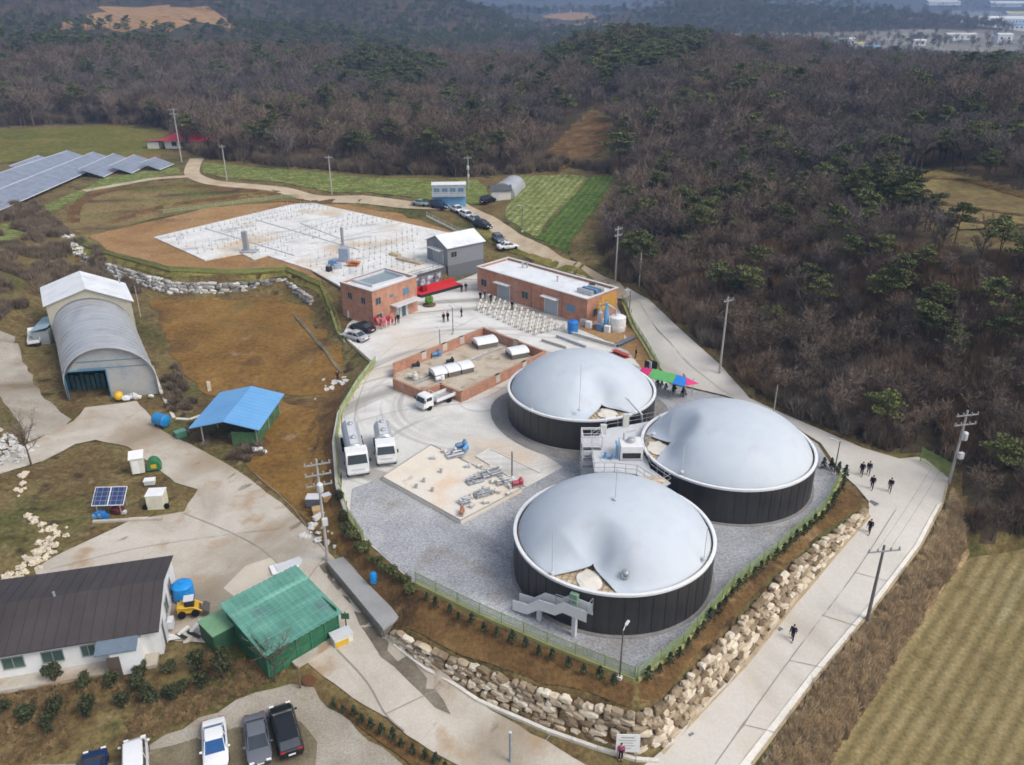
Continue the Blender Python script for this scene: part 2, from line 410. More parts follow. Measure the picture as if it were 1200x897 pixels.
# ------------------------------------------------------------------ building helpers
class MB:
    """collects shapes, then links them as ONE mesh object"""
    def __init__(s): s.v = []; s.f = []; s.m = []
    def add(s, vs, fs, mi=0, X=None):
        o = len(s.v)
        for p in vs:
            p = Vector(p)
            s.v.append(tuple(X @ p) if X is not None else tuple(p))
        for f in fs:
            s.f.append(tuple(i + o for i in f)); s.m.append(mi)
        return s
    def box(s, c, d, mi=0, rz=0., X=None, taper=1.):
        x, y, z = d[0] / 2, d[1] / 2, d[2] / 2
        vs = []
        for sz in (-1, 1):
            t = taper if sz > 0 else 1
            for sx, sy in ((-1, -1), (1, -1), (1, 1), (-1, 1)): vs.append((sx * x * t, sy * y * t, sz * z))
        A = Matrix.Translation(c) @ Matrix.Rotation(rz, 4, 'Z')
        if X is not None: A = X @ A
        return s.add(vs, [(3, 2, 1, 0), (4, 5, 6, 7), (0, 1, 5, 4), (1, 2, 6, 5), (2, 3, 7, 6), (3, 0, 4, 7)], mi, A)
    def tube(s, pts, r, n=6, mi=0, r1=None, cap=True):
        pts = [Vector(p) for p in pts]
        rings = []
        for i, p in enumerate(pts):
            t = (pts[min(i + 1, len(pts) - 1)] - pts[max(i - 1, 0)]).normalized()
            a = t.orthogonal().normalized() if i == 0 else (a - t * a.dot(t)).normalized()
            b = t.cross(a)
            rr = r if r1 is None else r + (r1 - r) * i / (len(pts) - 1)
            o = len(s.v)
            for k in range(n):
                an = 2 * math.pi * k / n
                s.v.append(tuple(p + a * math.cos(an) * rr + b * math.sin(an) * rr))
            rings.append(o)
        for i in range(len(rings) - 1):
            for k in range(n):
                s.f.append((rings[i] + k, rings[i] + (k + 1) % n, rings[i + 1] + (k + 1) % n, rings[i + 1] + k)); s.m.append(mi)
        if cap:
            s.f.append(tuple(rings[0] + k for k in reversed(range(n)))); s.m.append(mi)
            s.f.append(tuple(rings[-1] + k for k in range(n))); s.m.append(mi)
        return s
    def lathe(s, prof, n=24, c=(0, 0, 0), mi=0, X=None, cap=True):
        """profile of (radius, z) turned round the vertical axis"""
        vs, fs = [], []
        for r, z in prof:
            for k in range(n):
                a = 2 * math.pi * k / n
                vs.append((c[0] + r * math.cos(a), c[1] + r * math.sin(a), c[2] + z))
        for i in range(len(prof) - 1):
            for k in range(n):
                fs.append((i * n + k, i * n + (k + 1) % n, (i + 1) * n + (k + 1) % n, (i + 1) * n + k))
        if cap and prof[0][0] > 1e-4: fs.append(tuple(reversed(range(n))))
        if cap and prof[-1][0] > 1e-4: fs.append(tuple((len(prof) - 1) * n + k for k in range(n)))
        return s.add(vs, fs, mi, X)
    def prism(s, poly, z0, z1, mi=0, X=None):
        n = len(poly)
        vs = [(p[0], p[1], z0) for p in poly] + [(p[0], p[1], z1) for p in poly]
        fs = [tuple(reversed(range(n))), tuple(range(n, 2 * n))] + [(i, (i + 1) % n, n + (i + 1) % n, n + i) for i in range(n)]
        return s.add(vs, fs, mi, X)
    def ext(s, poly, y0, y1, mi=0, X=None):
        """outline in x,z pushed along y"""
        n = len(poly)
        vs = [(p[0], y0, p[1]) for p in poly] + [(p[0], y1, p[1]) for p in poly]
        fs = [tuple(range(n)), tuple(reversed(range(n, 2 * n)))] + [((i + 1) % n, i, n + i, n + (i + 1) % n) for i in range(n)]
        return s.add(vs, fs, mi, X)
    def loft(s, rings, mi=0, X=None, cap=True):
        n = len(rings[0]); vs = [p for r in rings for p in r]; fs = []
        for i in range(len(rings) - 1):
            for k in range(n): fs.append((i * n + k, i * n + (k + 1) % n, (i + 1) * n + (k + 1) % n, (i + 1) * n + k))
        if cap: fs += [tuple(reversed(range(n))), tuple((len(rings) - 1) * n + k for k in range(n))]
        return s.add(vs, fs, mi, X)
    def ball(s, c, r, mi=0, sub=2, sc=(1, 1, 1), jit=0., seed=0):
        bm = bmesh.new(); bmesh.ops.create_icosphere(bm, subdivisions=sub, radius=1)
        vs = []
        for v in bm.verts:
            k = 1 + jit * mnoise.noise(v.co * 1.7 + Vector((seed * 3.1, seed * 1.7, seed)))
            vs.append((c[0] + v.co.x * r * sc[0] * k, c[1] + v.co.y * r * sc[1] * k, c[2] + v.co.z * r * sc[2] * k))
        fs = [tuple(v.index for v in f.verts) for f in bm.faces]
        bm.free()
        return s.add(vs, fs, mi)
    def build(s, name, mats, parent=None, smooth=False, bevel=0., fix=True, sharp=35):
        me = bpy.data.meshes.new(name)
        me.from_pydata(s.v, [], s.f)
        for mt in (mats if isinstance(mats, (list, tuple)) else [mats]): me.materials.append(mt)
        if max(s.m, default=0) > 0: me.polygons.foreach_set('material_index', s.m)
        if bevel or fix or smooth:
            bm = bmesh.new(); bm.from_mesh(me)
            if fix: bmesh.ops.recalc_face_normals(bm, faces=bm.faces)
            if bevel:
                ed = [e for e in bm.edges if len(e.link_faces) == 2 and e.calc_face_angle(0) > .6]
                bmesh.ops.bevel(bm, geom=ed, offset=bevel, segments=1, affect='EDGES', clamp_overlap=True)
            if smooth:
                for f in bm.faces: f.smooth = True
                for e in bm.edges:
                    if len(e.link_faces) == 2 and e.calc_face_angle(0) > R(sharp): e.smooth = False
            bm.to_mesh(me); bm.free()
        o = bpy.data.objects.new(name, me); C.objects.link(o)
        if parent is not None: o.parent = parent
        return o

def tag(o, label, cat, group=None, kind=None):
    if label: o['label'] = label
    if cat: o['category'] = cat
    if group: o['group'] = group
    if kind: o['kind'] = kind
    return o
def thing(name, label, cat, loc=(0, 0, 0), rz=0., group=None):
    o = bpy.data.objects.new(name, None); o.empty_display_size = .3
    o.location = loc; o.rotation_euler = (0, 0, rz); C.objects.link(o)
    return tag(o, label, cat, group)
def structure(o):
    o['kind'] = 'structure'; return o
def dup(o, loc=None, rz=None, label=None, group=None, sc=None, top=True):
    c = o.copy(); C.objects.link(c)
    for ch in o.children:
        d = dup(ch, top=False); d.parent = c
    if loc is not None: c.location = loc
    if rz is not None: c.rotation_euler = (0, 0, rz)
    if sc is not None: c.scale = sc if hasattr(sc, '__len__') else (sc, sc, sc)
    if label: c['label'] = label
    if group: c['group'] = group
    return c
def heading(a, b):
    return math.atan2(b[1] - a[1], b[0] - a[0])
def frame(a, b):
    """local frame with x from a to b and y pointing away to the left of it"""
    a, b = Vector(a), Vector(b)
    return a, heading(a, b), (Vector((b.x, b.y)) - Vector((a.x, a.y))).length

# ------------------------------------------------------------------ the ground sheets
ZONES = []      # world polygons the ground mesh dips under
PXZ = {}
def densify(poly, step, wob=0., seed=0.):
    out = []
    n = len(poly)
    for i in range(n):
        a, b = Vector(poly[i][:2]), Vector(poly[(i + 1) % n][:2])
        st = step * max(1., (a.y + b.y) / 2 / 70)
        m = max(1, int((b - a).length / st))
        nn = Vector((-(b - a).y, (b - a).x)).normalized()
        for k in range(m):
            p = a.lerp(b, k / m)
            if wob and not (k == 0):
                p = p + nn * wob * mnoise.noise(Vector((p.x * .35, p.y * .35, seed))) * max(1., a.y / 90)
            out.append((p.x, p.y))
    return out
def sheet(name, poly, mat, dz=.03, wob=0., step=1.1, world=False, dip=True, zfix=None, zbase=None):
    pts = [Vector(p) for p in poly] if world else [PT(*p) for p in poly]
    bd = densify(pts, step, wob, seed=len(name) * 1.3)
    A = np.array(bd)
    lo, hi = A.min(0), A.max(0)
    st = step * max(1.0, (lo[1] + hi[1]) / 2 / 75) * 1.15
    gx, gy = np.meshgrid(np.arange(lo[0], hi[0], st), np.arange(lo[1], hi[1], st))
    gx = gx.ravel() + .0; gy = gy.ravel()
    gx = gx + (np.arange(len(gx)) % 2) * st * .1
    ins = in_poly(gx, gy, bd)
    gx, gy = gx[ins], gy[ins]
    ok = edge_dist(gx, gy, bd) > st * .4
    gx, gy = gx[ok], gy[ok]
    nb = len(bd)
    vs = [Vector(p) for p in bd] + [Vector(p) for p in zip(gx, gy)]
    ov, oe, of, *_ = delaunay_2d_cdt(vs, [(i, (i + 1) % nb) for i in range(nb)], [], 1, 1e-5, False)
    V = np.array([(v.x, v.y) for v in ov])
    z = H(V[:, 0], V[:, 1]) + dz if zfix is None else np.full(len(V), zfix)
    me = bpy.data.meshes.new(name)
    fs = []
    cen_ = np.array([(V[f[0]] + V[f[1]] + V[f[2]]) / 3 for f in of])
    keep_ = in_poly(cen_[:, 0], cen_[:, 1], bd)
    for f, kp in zip(of, keep_):
        if not kp: continue
        a, b, c = V[f[0]], V[f[1]], V[f[2]]
        ar = (b[0] - a[0]) * (c[1] - a[1]) - (b[1] - a[1]) * (c[0] - a[0])
        fs.append(tuple(f) if ar > 0 else tuple(reversed(f)))
    me.from_pydata([(V[i, 0], V[i, 1], z[i]) for i in range(len(V))], [], fs)
    me.polygons.foreach_set('use_smooth', [True] * len(fs))
    me.materials.append(mat)
    o = bpy.data.objects.new(name, me); C.objects.link(o)
    o['kind'] = 'structure'
    if dip: ZONES.append(bd)
    return o
def band(pxpts, width, world=False):
    """polygon of a path of a given width in metres along a line of photo points"""
    c = [Vector((*(p if world else PT(*p))[:2], 0)) for p in pxpts]
    # smooth
    fine = []
    for i in range(len(c) - 1):
        p0, p1, p2, p3 = c[max(i - 1, 0)], c[i], c[i + 1], c[min(i + 2, len(c) - 1)]
        for k in range(6):
            t = k / 6
            fine.append(.5 * ((2 * p1) + (p2 - p0) * t + (2 * p0 - 5 * p1 + 4 * p2 - p3) * t * t + (3 * p1 - p0 - 3 * p2 + p3) * t ** 3))
    fine.append(c[-1])
    l, r = [], []
    for i, p in enumerate(fine):
        t = (fine[min(i + 1, len(fine) - 1)] - fine[max(i - 1, 0)]).normalized()
        nrm = Vector((-t.y, t.x, 0))
        w = width if not hasattr(width, '__len__') else width[0] + (width[1] - width[0]) * i / (len(fine) - 1)
        l.append(p + nrm * w / 2); r.append(p - nrm * w / 2)
    return l + r[::-1]
# ------------------------------------------------------------------ ground materials
_a, _b = PT(965, 897), PT(1118, 672); FH = math.atan2(_b.y - _a.y, _b.x - _a.x)
_a, _b = PT(628, 280), PT(691, 208); CH = math.atan2(_b.y - _a.y, _b.x - _a.x)
m_grave = mat_ramp('hill_clearing_grass', [(.25, (.10, .075, .03)), (.5, (.20, .155, .06)), (.75, (.28, .22, .095))], scale=.07, detail=9, fine=.3, fscale=.8, layer=[((.13, .08, .045), .06, .52, .66, (.5, 1.4, 1))])
m_base = mat_ramp('dry_grass_earth', [(.25, (.075, .048, .022)), (.42, (.125, .086, .036)), (.55, (.165, .125, .052)), (.7, (.10, .098, .03)), (.85, (.19, .145, .065))],
                  scale=.2, detail=10, fine=.4, fscale=2, bump=.8, bscale=3, layer=[((.065, .075, .02), .07, .52, .68, None), ((.055, .036, .02), .4, .55, .70, None), ((.20, .15, .085), .6, .62, .74, None)])
m_forest = mat_ramp('woodland_litter', [(.3, (.040, .028, .019)), (.5, (.070, .049, .031)), (.7, (.10, .071, .042))], scale=.12, detail=8, fine=.35, fscale=1.5, bump=.8, bscale=1.2,
                    layer=[((.05, .05, .028), .03, .5, .65, None)])
m_conc = mat_ramp('yard_concrete', [(.25, (.46, .44, .40)), (.5, (.60, .585, .55)), (.75, (.70, .69, .67))], scale=.10, detail=9, fine=.10, fscale=4, dist=1.2,
                  layer=[((.56, .46, .35), .06, .54, .70, None), ((.40, .38, .34), .16, .6, .74, (1, .35, 1, .7)), ((.36, .34, .31), .12, .62, .76, (.3, 1, 1, .3))],
                  rings=[(-4.0, 96.0, .55, .53, .66, (.36, .345, .32)), (-2.0, 80.0, .5, .57, .70, (.33, .315, .285))])
m_road = mat_ramp('road_concrete', [(.25, (.44, .41, .36)), (.5, (.52, .485, .435)), (.75, (.57, .54, .49))], scale=.12, detail=8, fine=.06, fscale=4,
                  layer=[((.40, .365, .31), .2, .56, .75, (1, .22, 1, .55)), ((.47, .39, .29), .07, .6, .78, None)])
m_kerbs = M('kerb_concrete', (.62, .59, .53), .85, .1, .5, fine=.1)
m_farm = mat_ramp('worn_concrete', [(.25, (.34, .30, .24)), (.5, (.47, .425, .36)), (.75, (.55, .51, .445))], scale=.13, detail=9, fine=.09, fscale=5, dist=.8,
                  layer=[((.30, .23, .155), .07, .50, .66, None), ((.27, .215, .15), .12, .52, .68, (1, .3, 1, -.6)), ((.36, .26, .165), .3, .57, .72, None), ((.24, .20, .15), .06, .60, .72, None), ((.20, .165, .12), .9, .66, .74, (1, .25, 1, -.5))])
m_gravel = mat_ramp('grey_gravel', [(.25, (.245, .25, .26)), (.5, (.32, .325, .34)), (.75, (.39, .395, .41))], scale=.28, detail=10, fine=.36, fscale=5, bump=.5, bscale=14,
                    layer=[((.235, .21, .175), .2, .58, .76, None), ((.44, .445, .455), .09, .55, .72, None)], rings=[(6.0, 74.0, .4, .56, .72, (.25, .25, .255))])
m_ring = mat_ramp('crushed_stone', [(.25, (.16, .155, .15)), (.5, (.23, .22, .21)), (.75, (.28, .265, .25))], scale=.5, detail=9, fine=.3, fscale=8, bump=.5, bscale=12)
m_brown = mat_ramp('bare_brown_soil', [(.22, (.115, .062, .017)), (.45, (.185, .102, .028)), (.62, (.225, .13, .038)), (.8, (.275, .175, .07))], scale=.16, detail=10, fine=.3, fscale=1.6, bump=.8, bscale=3,
                   layer=[((.10, .058, .024), .11, .55, .74, None), ((.115, .10, .035), .09, .57, .70, None), ((.24, .17, .10), .35, .62, .74, None)])
m_bank = mat_ramp('embankment_soil', [(.25, (.075, .043, .018)), (.5, (.135, .078, .031)), (.75, (.20, .122, .046))], scale=.3, detail=9, fine=.35, fscale=2.5, bump=.9, bscale=4,
                  layer=[((.07, .042, .02), .25, .55, .68, None), ((.24, .155, .075), .35, .60, .73, None)])
m_orange = mat_ramp('orange_subsoil', [(.25, (.215, .115, .045)), (.5, (.30, .175, .075)), (.75, (.36, .235, .12))], scale=.12, detail=9, fine=.22, fscale=1.5, bump=.4, bscale=3, layer=[((.19, .12, .06), .15, .56, .7, None)])
m_crop = mat_ramp('leafy_crop', [(.25, (.085, .115, .024)), (.5, (.165, .195, .055)), (.75, (.29, .30, .115))], scale=.45, detail=10, fine=.5, fscale=1.2, bump=1, bscale=2,
                  layer=[((.14, .10, .045), .14, .56, .72, (.6, 2, 1))], wave=(.22, R(82), .35, (.05, .07, .015)))
m_crop2 = mat_ramp('dark_leafy_crop', [(.25, (.045, .078, .014)), (.5, (.085, .132, .026)), (.75, (.14, .19, .05))], scale=.45, detail=10, fine=.45, fscale=1.3, bump=1, bscale=2, wave=(.22, R(90) - CH, .45, (.03, .05, .01)))
m_crop1 = mat_ramp('pale_leafy_crop', [(.25, (.115, .145, .038)), (.5, (.205, .23, .078)), (.75, (.34, .335, .16))], scale=.45, detail=10, fine=.5, fscale=1.2, bump=1, bscale=2, wave=(.20, R(90) - CH, .5, (.075, .085, .02)))
m_meadow = mat_ramp('meadow_grass', [(.3, (.085, .09, .018)), (.5, (.125, .12, .026)), (.7, (.185, .145, .045))], scale=.06, detail=9, fine=.3, fscale=.7, bump=.5, bscale=1,
                    layer=[((.20, .12, .05), .03, .52, .66, (.5, 1.4, 1))])
m_stubble = mat_ramp('stubble_field', [(.25, (.18, .138, .062)), (.5, (.245, .192, .09)), (.75, (.31, .25, .13))], scale=.25, detail=10, fine=.3, fscale=3, bump=.5, bscale=5,
                     wave=(.25, R(90) - FH, .72, (.125, .10, .04)), layer=[((.20, .165, .062), .12, .54, .72, None), ((.28, .215, .10), .05, .5, .66, None), ((.14, .105, .045), .35, .6, .74, None), ((.30, .26, .14), .5, .60, .72, (.08, 1, 1, FH))])
m_terrace = mat_ramp('terrace_grass', [(.25, (.095, .062, .028)), (.45, (.165, .118, .05)), (.6, (.215, .16, .07)), (.8, (.14, .125, .04))], scale=.14, detail=10, fine=.35, fscale=1.4, bump=.6, bscale=2,
                     layer=[((.07, .048, .028), .12, .54, .66, (.25, 1.3, 1, .15)), ((.11, .125, .03), .07, .54, .68, (.4, 1, 1))])
m_verge = mat_ramp('verge_grass', [(.3, (.11, .11, .025)), (.5, (.185, .165, .045)), (.7, (.26, .22, .08))], scale=.4, detail=8, fine=.35, fscale=2, bump=.7, bscale=5, layer=[((.10, .11, .025), .3, .55, .7, None)])
m_pad = mat_ramp('fresh_white_concrete', [(.25, (.50, .485, .455)), (.5, (.64, .63, .605)), (.75, (.71, .70, .68))], scale=.16, detail=10, fine=.14, fscale=2,
                 layer=[((.54, .44, .32), .07, .54, .68, None), ((.38, .39, .41), .3, .58, .70, (.3, 1, 1, .5)), ((.42, .43, .45), .3, .64, .74, (1, .3, 1, .5))])
m_slab = mat_ramp('cream_slab_concrete', [(.25, (.60, .52, .42)), (.5, (.68, .61, .51)), (.75, (.64, .62, .58))], scale=.16, detail=8, fine=.06, fscale=5, layer=[((.66, .50, .36), .2, .58, .72, None), ((.45, .42, .38), .5, .66, .76, None)])
m_track = mat_ramp('sandy_lane', [(.25, (.33, .25, .16)), (.5, (.45, .36, .25)), (.75, (.52, .44, .33))], scale=.3, detail=8, fine=.12, fscale=4, bump=.3, bscale=5)
m_park = mat_ramp('gravel_car_park', [(.25, (.24, .205, .155)), (.5, (.34, .305, .25)), (.75, (.43, .40, .345))], scale=.28, detail=10, fine=.25, fscale=7, bump=.5, bscale=9, layer=[((.20, .16, .11), .14, .55, .7, None)])
m_mud = mat_ramp('trodden_mud', [(.25, (.115, .095, .058)), (.5, (.165, .138, .088)), (.75, (.24, .205, .145))], scale=.35, detail=9, fine=.25, fscale=6, bump=.6, bscale=6)
m_reedg = mat_ramp('reed_litter', [(.25, (.16, .105, .055)), (.5, (.30, .205, .115)), (.75, (.40, .29, .18))], scale=.35, detail=9, fine=.35, fscale=3, bump=.8, bscale=4, layer=[((.09, .065, .035), .18, .54, .68, None)])
m_town = mat_ramp('valley_floor', [(.25, (.10, .09, .07)), (.42, (.17, .15, .11)), (.55, (.24, .22, .19)), (.68, (.14, .13, .06)), (.8, (.07, .08, .04))], scale=.016, detail=7, fine=.3, fscale=.05)

# ------------------------------------------------------------------ sheets of the place
sheet('meadow', [(-120, 158), (0, 152), (120, 148), (188, 153), (195, 163), (188, 184), (150, 193), (90, 186), (40, 186), (0, 192), (-120, 196)], m_meadow, .06, wob=1.2)
sheet('crop_field', [(238, 191), (330, 199), (450, 209), (560, 211), (575, 228), (566, 240), (500, 234), (420, 226), (330, 214), (258, 208), (238, 203)], m_crop, .06, wob=.5)
sheet('pale_crop_field', [(604, 206), (672, 205), (690, 208), (627, 279), (592, 254), (600, 232)], m_crop1, .06, wob=.4)
sheet('green_crop_field', [(691, 208), (717, 206), (719, 214), (664, 299), (628, 280)], m_crop2, .06, wob=.4)
sheet('terraces', [(72, 266), (88, 240), (120, 222), (215, 214), (262, 219), (330, 226), (420, 238), (455, 248), (395, 240), (340, 236), (240, 243), (160, 262), (100, 279)], m_terrace, .05, wob=.8)
sheet('pad_margin', [(104, 277), (160, 264), (240, 244), (330, 237), (400, 240), (460, 249), (500, 262), (540, 276), (552, 292), (530, 305), (495, 320), (450, 331), (420, 341), (402, 338), (372, 328), (338, 314), (270, 317), (200, 314), (130, 296)], m_orange, .05, wob=.5)
sheet('grass_berm', [(70, 272), (104, 279), (130, 298), (200, 315), (270, 318), (338, 315), (376, 332), (390, 352), (396, 372), (400, 388), (392, 388), (385, 368), (374, 345), (336, 324), (270, 328), (200, 326), (120, 307), (80, 292)], m_verge, .08, wob=.4)
sheet('brown_field', [(175, 352), (215, 352), (262, 352), (335, 345), (366, 364), (384, 392), (402, 418), (404, 440), (398, 456), (388, 462), (330, 462), (285, 470), (240, 462), (205, 420)], m_brown, .05, wob=1.4)
sheet('dirt_slope', [(332, 470), (388, 464), (404, 448), (398, 484), (391, 520), (395, 570), (404, 602), (418, 628), (440, 655), (480, 690), (560, 727), (640, 762), (742, 803), (746, 826), (735, 829), (640, 803), (560, 774), (470, 735), (445, 712), (408, 655), (395, 650), (368, 618), (335, 585), (292, 552), (285, 530), (325, 500)], m_bank, .04, wob=.5)
sheet('side_slope', [(748, 803), (802, 762), (862, 692), (912, 652), (969, 602), (988, 570), (1010, 586), (1006, 596), (955, 631), (908, 671), (865, 718), (798, 790), (768, 822), (750, 826)], m_bank, .04, wob=.2)
sheet('farm_dirt', [(292, 500), (330, 470), (372, 480), (380, 520), (384, 570), (392, 606), (404, 640), (402, 652), (366, 616), (330, 580), (300, 556), (286, 545), (318, 520)], m_brown, .055, wob=.8)
sheet('farm_yard', [(-140, 600), (0, 556), (50, 541), (88, 521), (112, 516), (150, 524), (180, 546), (205, 566), (232, 574), (216, 600), (150, 612), (108, 632), (60, 655), (40, 668), (60, 700), (206, 752), (240, 754),
      (292, 742), (310, 760), (345, 766), (380, 794), (440, 834), (490, 870), (540, 899), (570, 930), (640, 1000), (720, 930), (690, 899), (640, 868), (560, 822), (480, 766), (455, 745), (425, 705), (403, 672), (365, 625), (330, 590), (290, 560), (240, 530), (190, 505), (160, 470), (100, 478), (86, 494), (60, 508), (0, 538), (-140, 575)], m_farm, .05, wob=.25)
sheet('loose_track', [(-100, 395), (0, 388), (18, 395), (32, 430), (52, 468), (84, 492), (62, 508), (34, 518), (10, 478), (-20, 440), (-100, 440)], m_park, .04, wob=.6)
sheet('car_park', [(-150, 960), (-150, 905), (120, 897), (175, 874), (215, 855), (255, 836), (300, 812), (340, 802), (368, 806), (384, 830), (420, 858), (460, 886), (500, 915), (500, 960)], m_park, .04, wob=.6)
sheet('muddy_stand', [(60, 925), (130, 897), (185, 878), (240, 862), (300, 850), (352, 846), (372, 870), (368, 925)], m_mud, .055, wob=.7, dip=False)
sheet('planted_bed', [(388, 826), (398, 820), (440, 850), (500, 884), (545, 915), (510, 918), (468, 886), (425, 856)], m_bank, .07, wob=.15)
sheet('stubble', [(965, 899), (1045, 782), (1118, 672), (1136, 655), (1200, 644), (1420, 640), (1420, 930), (1200, 960), (940, 960)], m_stubble, .04, wob=.4)
lane = sheet('lane', [(545, 238), (560, 246), (585, 258), (615, 278), (650, 296), (700, 320), (732, 338), (738, 352), (722, 350), (690, 331), (640, 309), (606, 292), (575, 272), (552, 256), (540, 246)], m_track, .06, wob=.25)
sheet('field_path', [tuple(p) for p in band([(231, 186), (226, 196), (226, 205), (240, 212), (262, 216), (330, 223), (420, 233), (500, 242), (548, 246)], (4.0, 3.6))], m_track, .08, world=True, wob=.2)
sheet('side_path', [tuple(p) for p in band([(222, 207), (180, 210), (140, 217), (98, 224)], 2.4)], m_track, .08, world=True, wob=.2, dip=False)
sheet('access_road', [(640, 1110), (770, 1060), (846, 945), (882, 898), (962, 790), (1032, 705), (1081, 640), (1106, 590), (1112, 561), (1084, 538), (1075, 536), (1054, 538), (1010, 525), (945, 497), (878, 467), (846, 430), (800, 389), (760, 351), (735, 337), (728, 345), (740, 372), (774, 432), (790, 450), (850, 464), (905, 484), (962, 520), (987, 556), (1003, 570), (1018, 588), (1018, 602), (977, 648), (927, 708), (870, 779), (800, 852), (776, 880), (745, 905), (690, 960), (520, 1090)], m_road, .05, wob=.0)
kb = sheet('road_edge_strip', [(868, 945), (882, 898), (962, 790), (1032, 705), (1081, 640), (1106, 590), (1098, 592), (1072, 640), (1022, 705), (950, 790), (866, 898), (846, 945)], m_kerbs, .075, dip=False)
sheet('plant_yard', [(402, 392), (440, 425), (421, 450), (400, 485), (394, 520), (398, 570), (409, 605), (426, 632), (486, 685), (561, 721), (640, 756), (745, 796), (799, 756), (859, 686), (909, 646), (966, 596), (984, 560),
      (958, 521), (900, 484), (850, 466), (790, 454), (770, 441), (738, 390), (722, 356), (700, 348), (640, 326), (600, 316), (566, 318), (530, 332), (500, 342), (450, 352), (425, 365), (408, 380)], m_conc, .03)
sheet('gravel_bed', [(413, 573), (440, 563), (470, 574), (543, 611), (612, 574), (660, 548), (640, 535), (622, 520), (640, 500), (700, 470), (770, 448), (850, 466), (900, 484), (958, 521), (984, 560), (966, 595), (909, 645), (859, 685), (799, 755), (745, 795), (640, 755), (561, 720), (486, 684), (427, 631), (410, 604)], m_gravel, .055, wob=.12, dip=False)
_c = Vector((8.55, 92.1))
sheet('reed_slope', [(872, 912), (885, 900), (965, 793), (1036, 708), (1085, 643), (1110, 592), (1116, 570), (1128, 600), (1136, 650), (1118, 672), (1045, 782), (965, 899), (955, 920)], m_reedg, .045, wob=.5, dip=False)
sheet('weedy_strip', [(-40, 276), (0, 264), (60, 238), (125, 208), (205, 196), (212, 204), (150, 213), (100, 226), (60, 250), (0, 285), (-40, 300)], m_crop, .06, wob=.8, dip=False)
for _k, _b in enumerate(([(86, 262), (92, 240), (130, 224), (210, 218), (262, 222), (330, 228)], [(128, 262), (190, 243), (250, 234), (330, 230), (390, 237)])):
    sheet('terrace_edge', [tuple(p) for p in band(_b, 2.6)], m_bank, .075, wob=.9, world=True, dip=False)
sheet('lane_bank', [(560, 262), (600, 292), (650, 305), (700, 330), (690, 334), (640, 312), (600, 297), (575, 285), (552, 268)], m_verge, .07, wob=.3, dip=False)
sheet('drain_bed', [(374, 664), (384, 658), (448, 738), (462, 754), (496, 790), (520, 822), (528, 838), (510, 830), (480, 800), (462, 782), (446, 770), (428, 742), (408, 706)], mat_ramp('wet_stained_shaded_concrete', [(.25, (.095, .08, .058)), (.5, (.155, .132, .10)), (.75, (.27, .235, .185))], scale=.35, detail=9, fine=.2, fscale=4), .085, wob=.2, dip=False)  # wet stained channel bed, with the trench's shade darkened into its colour
for _n, _q in enumerate(([(466, 741), (500, 757), (560, 780), (640, 809), (740, 836), (770, 829), (776, 874), (745, 882), (640, 850), (560, 816), (500, 781), (460, 754)], [(770, 829), (800, 797), (867, 724), (910, 676), (957, 636), (1012, 598), (1016, 603), (976, 647), (926, 706), (869, 777), (799, 850), (776, 874)])):
    sheet('wall_backing', _q, m_bank, .05, dip=False)
m_crack = M('joint_tar', (.27, .245, .21), .9)
for _q, _w in (([(893, 897), (972, 790), (1042, 705), (1088, 645), (1100, 606)], .14), ([(838, 897), (925, 775), (1002, 672), (1050, 598)], .06), ([(395, 762), (430, 800), (452, 838), (474, 858)], .12), ([(452, 838), (520, 806)], .08), ([(300, 557), (345, 598), (392, 668)], .07), ([(640, 868), (655, 840)], .1), ([(352, 690), (382, 652)], .1), ([(215, 602), (300, 640), (352, 690)], .07), ([(60, 668), (180, 640), (330, 620)], .05), ([(1002, 672), (1040, 682)], .05), ([(925, 775), (968, 786)], .05), ([(870, 850), (912, 862)], .05), ([(432, 436), (500, 402), (560, 372)], .06), ([(402, 500), (470, 482), (560, 470), (600, 448)], .06), ([(470, 400), (442, 424), (420, 470), (410, 540)], .05), ([(520, 350), (600, 400), (650, 420)], .05), ([(476, 360), (545, 382)], .05), ([(745, 350), (800, 420), (860, 466)], .06), ([(963, 722), (1005, 736)], .05)):
    sheet('paving_joint', [tuple(p) for p in band(_q, _w)], m_crack, .098, world=True, wob=.12, dip=False)
sheet('stone_ring', [(_c.x + (11.2 + .5 * math.sin(3 * a)) * math.cos(a), _c.y + (11.0 + .4 * math.cos(4 * a)) * math.sin(a)) for a in np.linspace(0, 2 * math.pi, 40)[:-1]], m_ring, .068, world=True, dip=False)
sheet('sandy_corner', [(736, 384), (742, 388), (768, 424), (772, 440), (752, 432), (736, 412), (700, 395), (672, 384), (700, 378)], m_orange, .06, wob=.15, dip=False)
for _b in ([(1050, 214), (1110, 210), (1180, 226), (1240, 240)], [(1080, 240), (1130, 244), (1200, 254)], [(1100, 256), (1150, 262), (1230, 266)]): sheet('clearing_step', [tuple(p) for p in band(_b, 1.6)], m_bank, .25, wob=.8, world=True, dip=False)
sheet('field_ditch', [tuple(p) for p in band([(346, 371), (366, 394), (384, 415), (401, 437)], .55)], m_mud, .22, world=True, wob=.1, dip=False)
sheet('forest_clearing', [(655, 166), (690, 132), (712, 140), (716, 160), (700, 196), (618, 200)], m_bank, .1, wob=1.5)
sheet('lane_verge', [(718, 212), (738, 222), (712, 262), (704, 300), (728, 334), (700, 318), (668, 302), (690, 268)], m_base, .05, wob=.5, dip=False)
sheet('grave_clearing', [(1046, 208), (1100, 200), (1190, 228), (1260, 245), (1260, 268), (1125, 270), (1085, 250)], m_grave, .15, wob=.8)
sheet('hill_cutting', [(70, 30), (120, 8), (200, 6), (260, 20), (292, 36), (200, 38), (130, 36)], m_orange, .4, wob=3, dip=False)
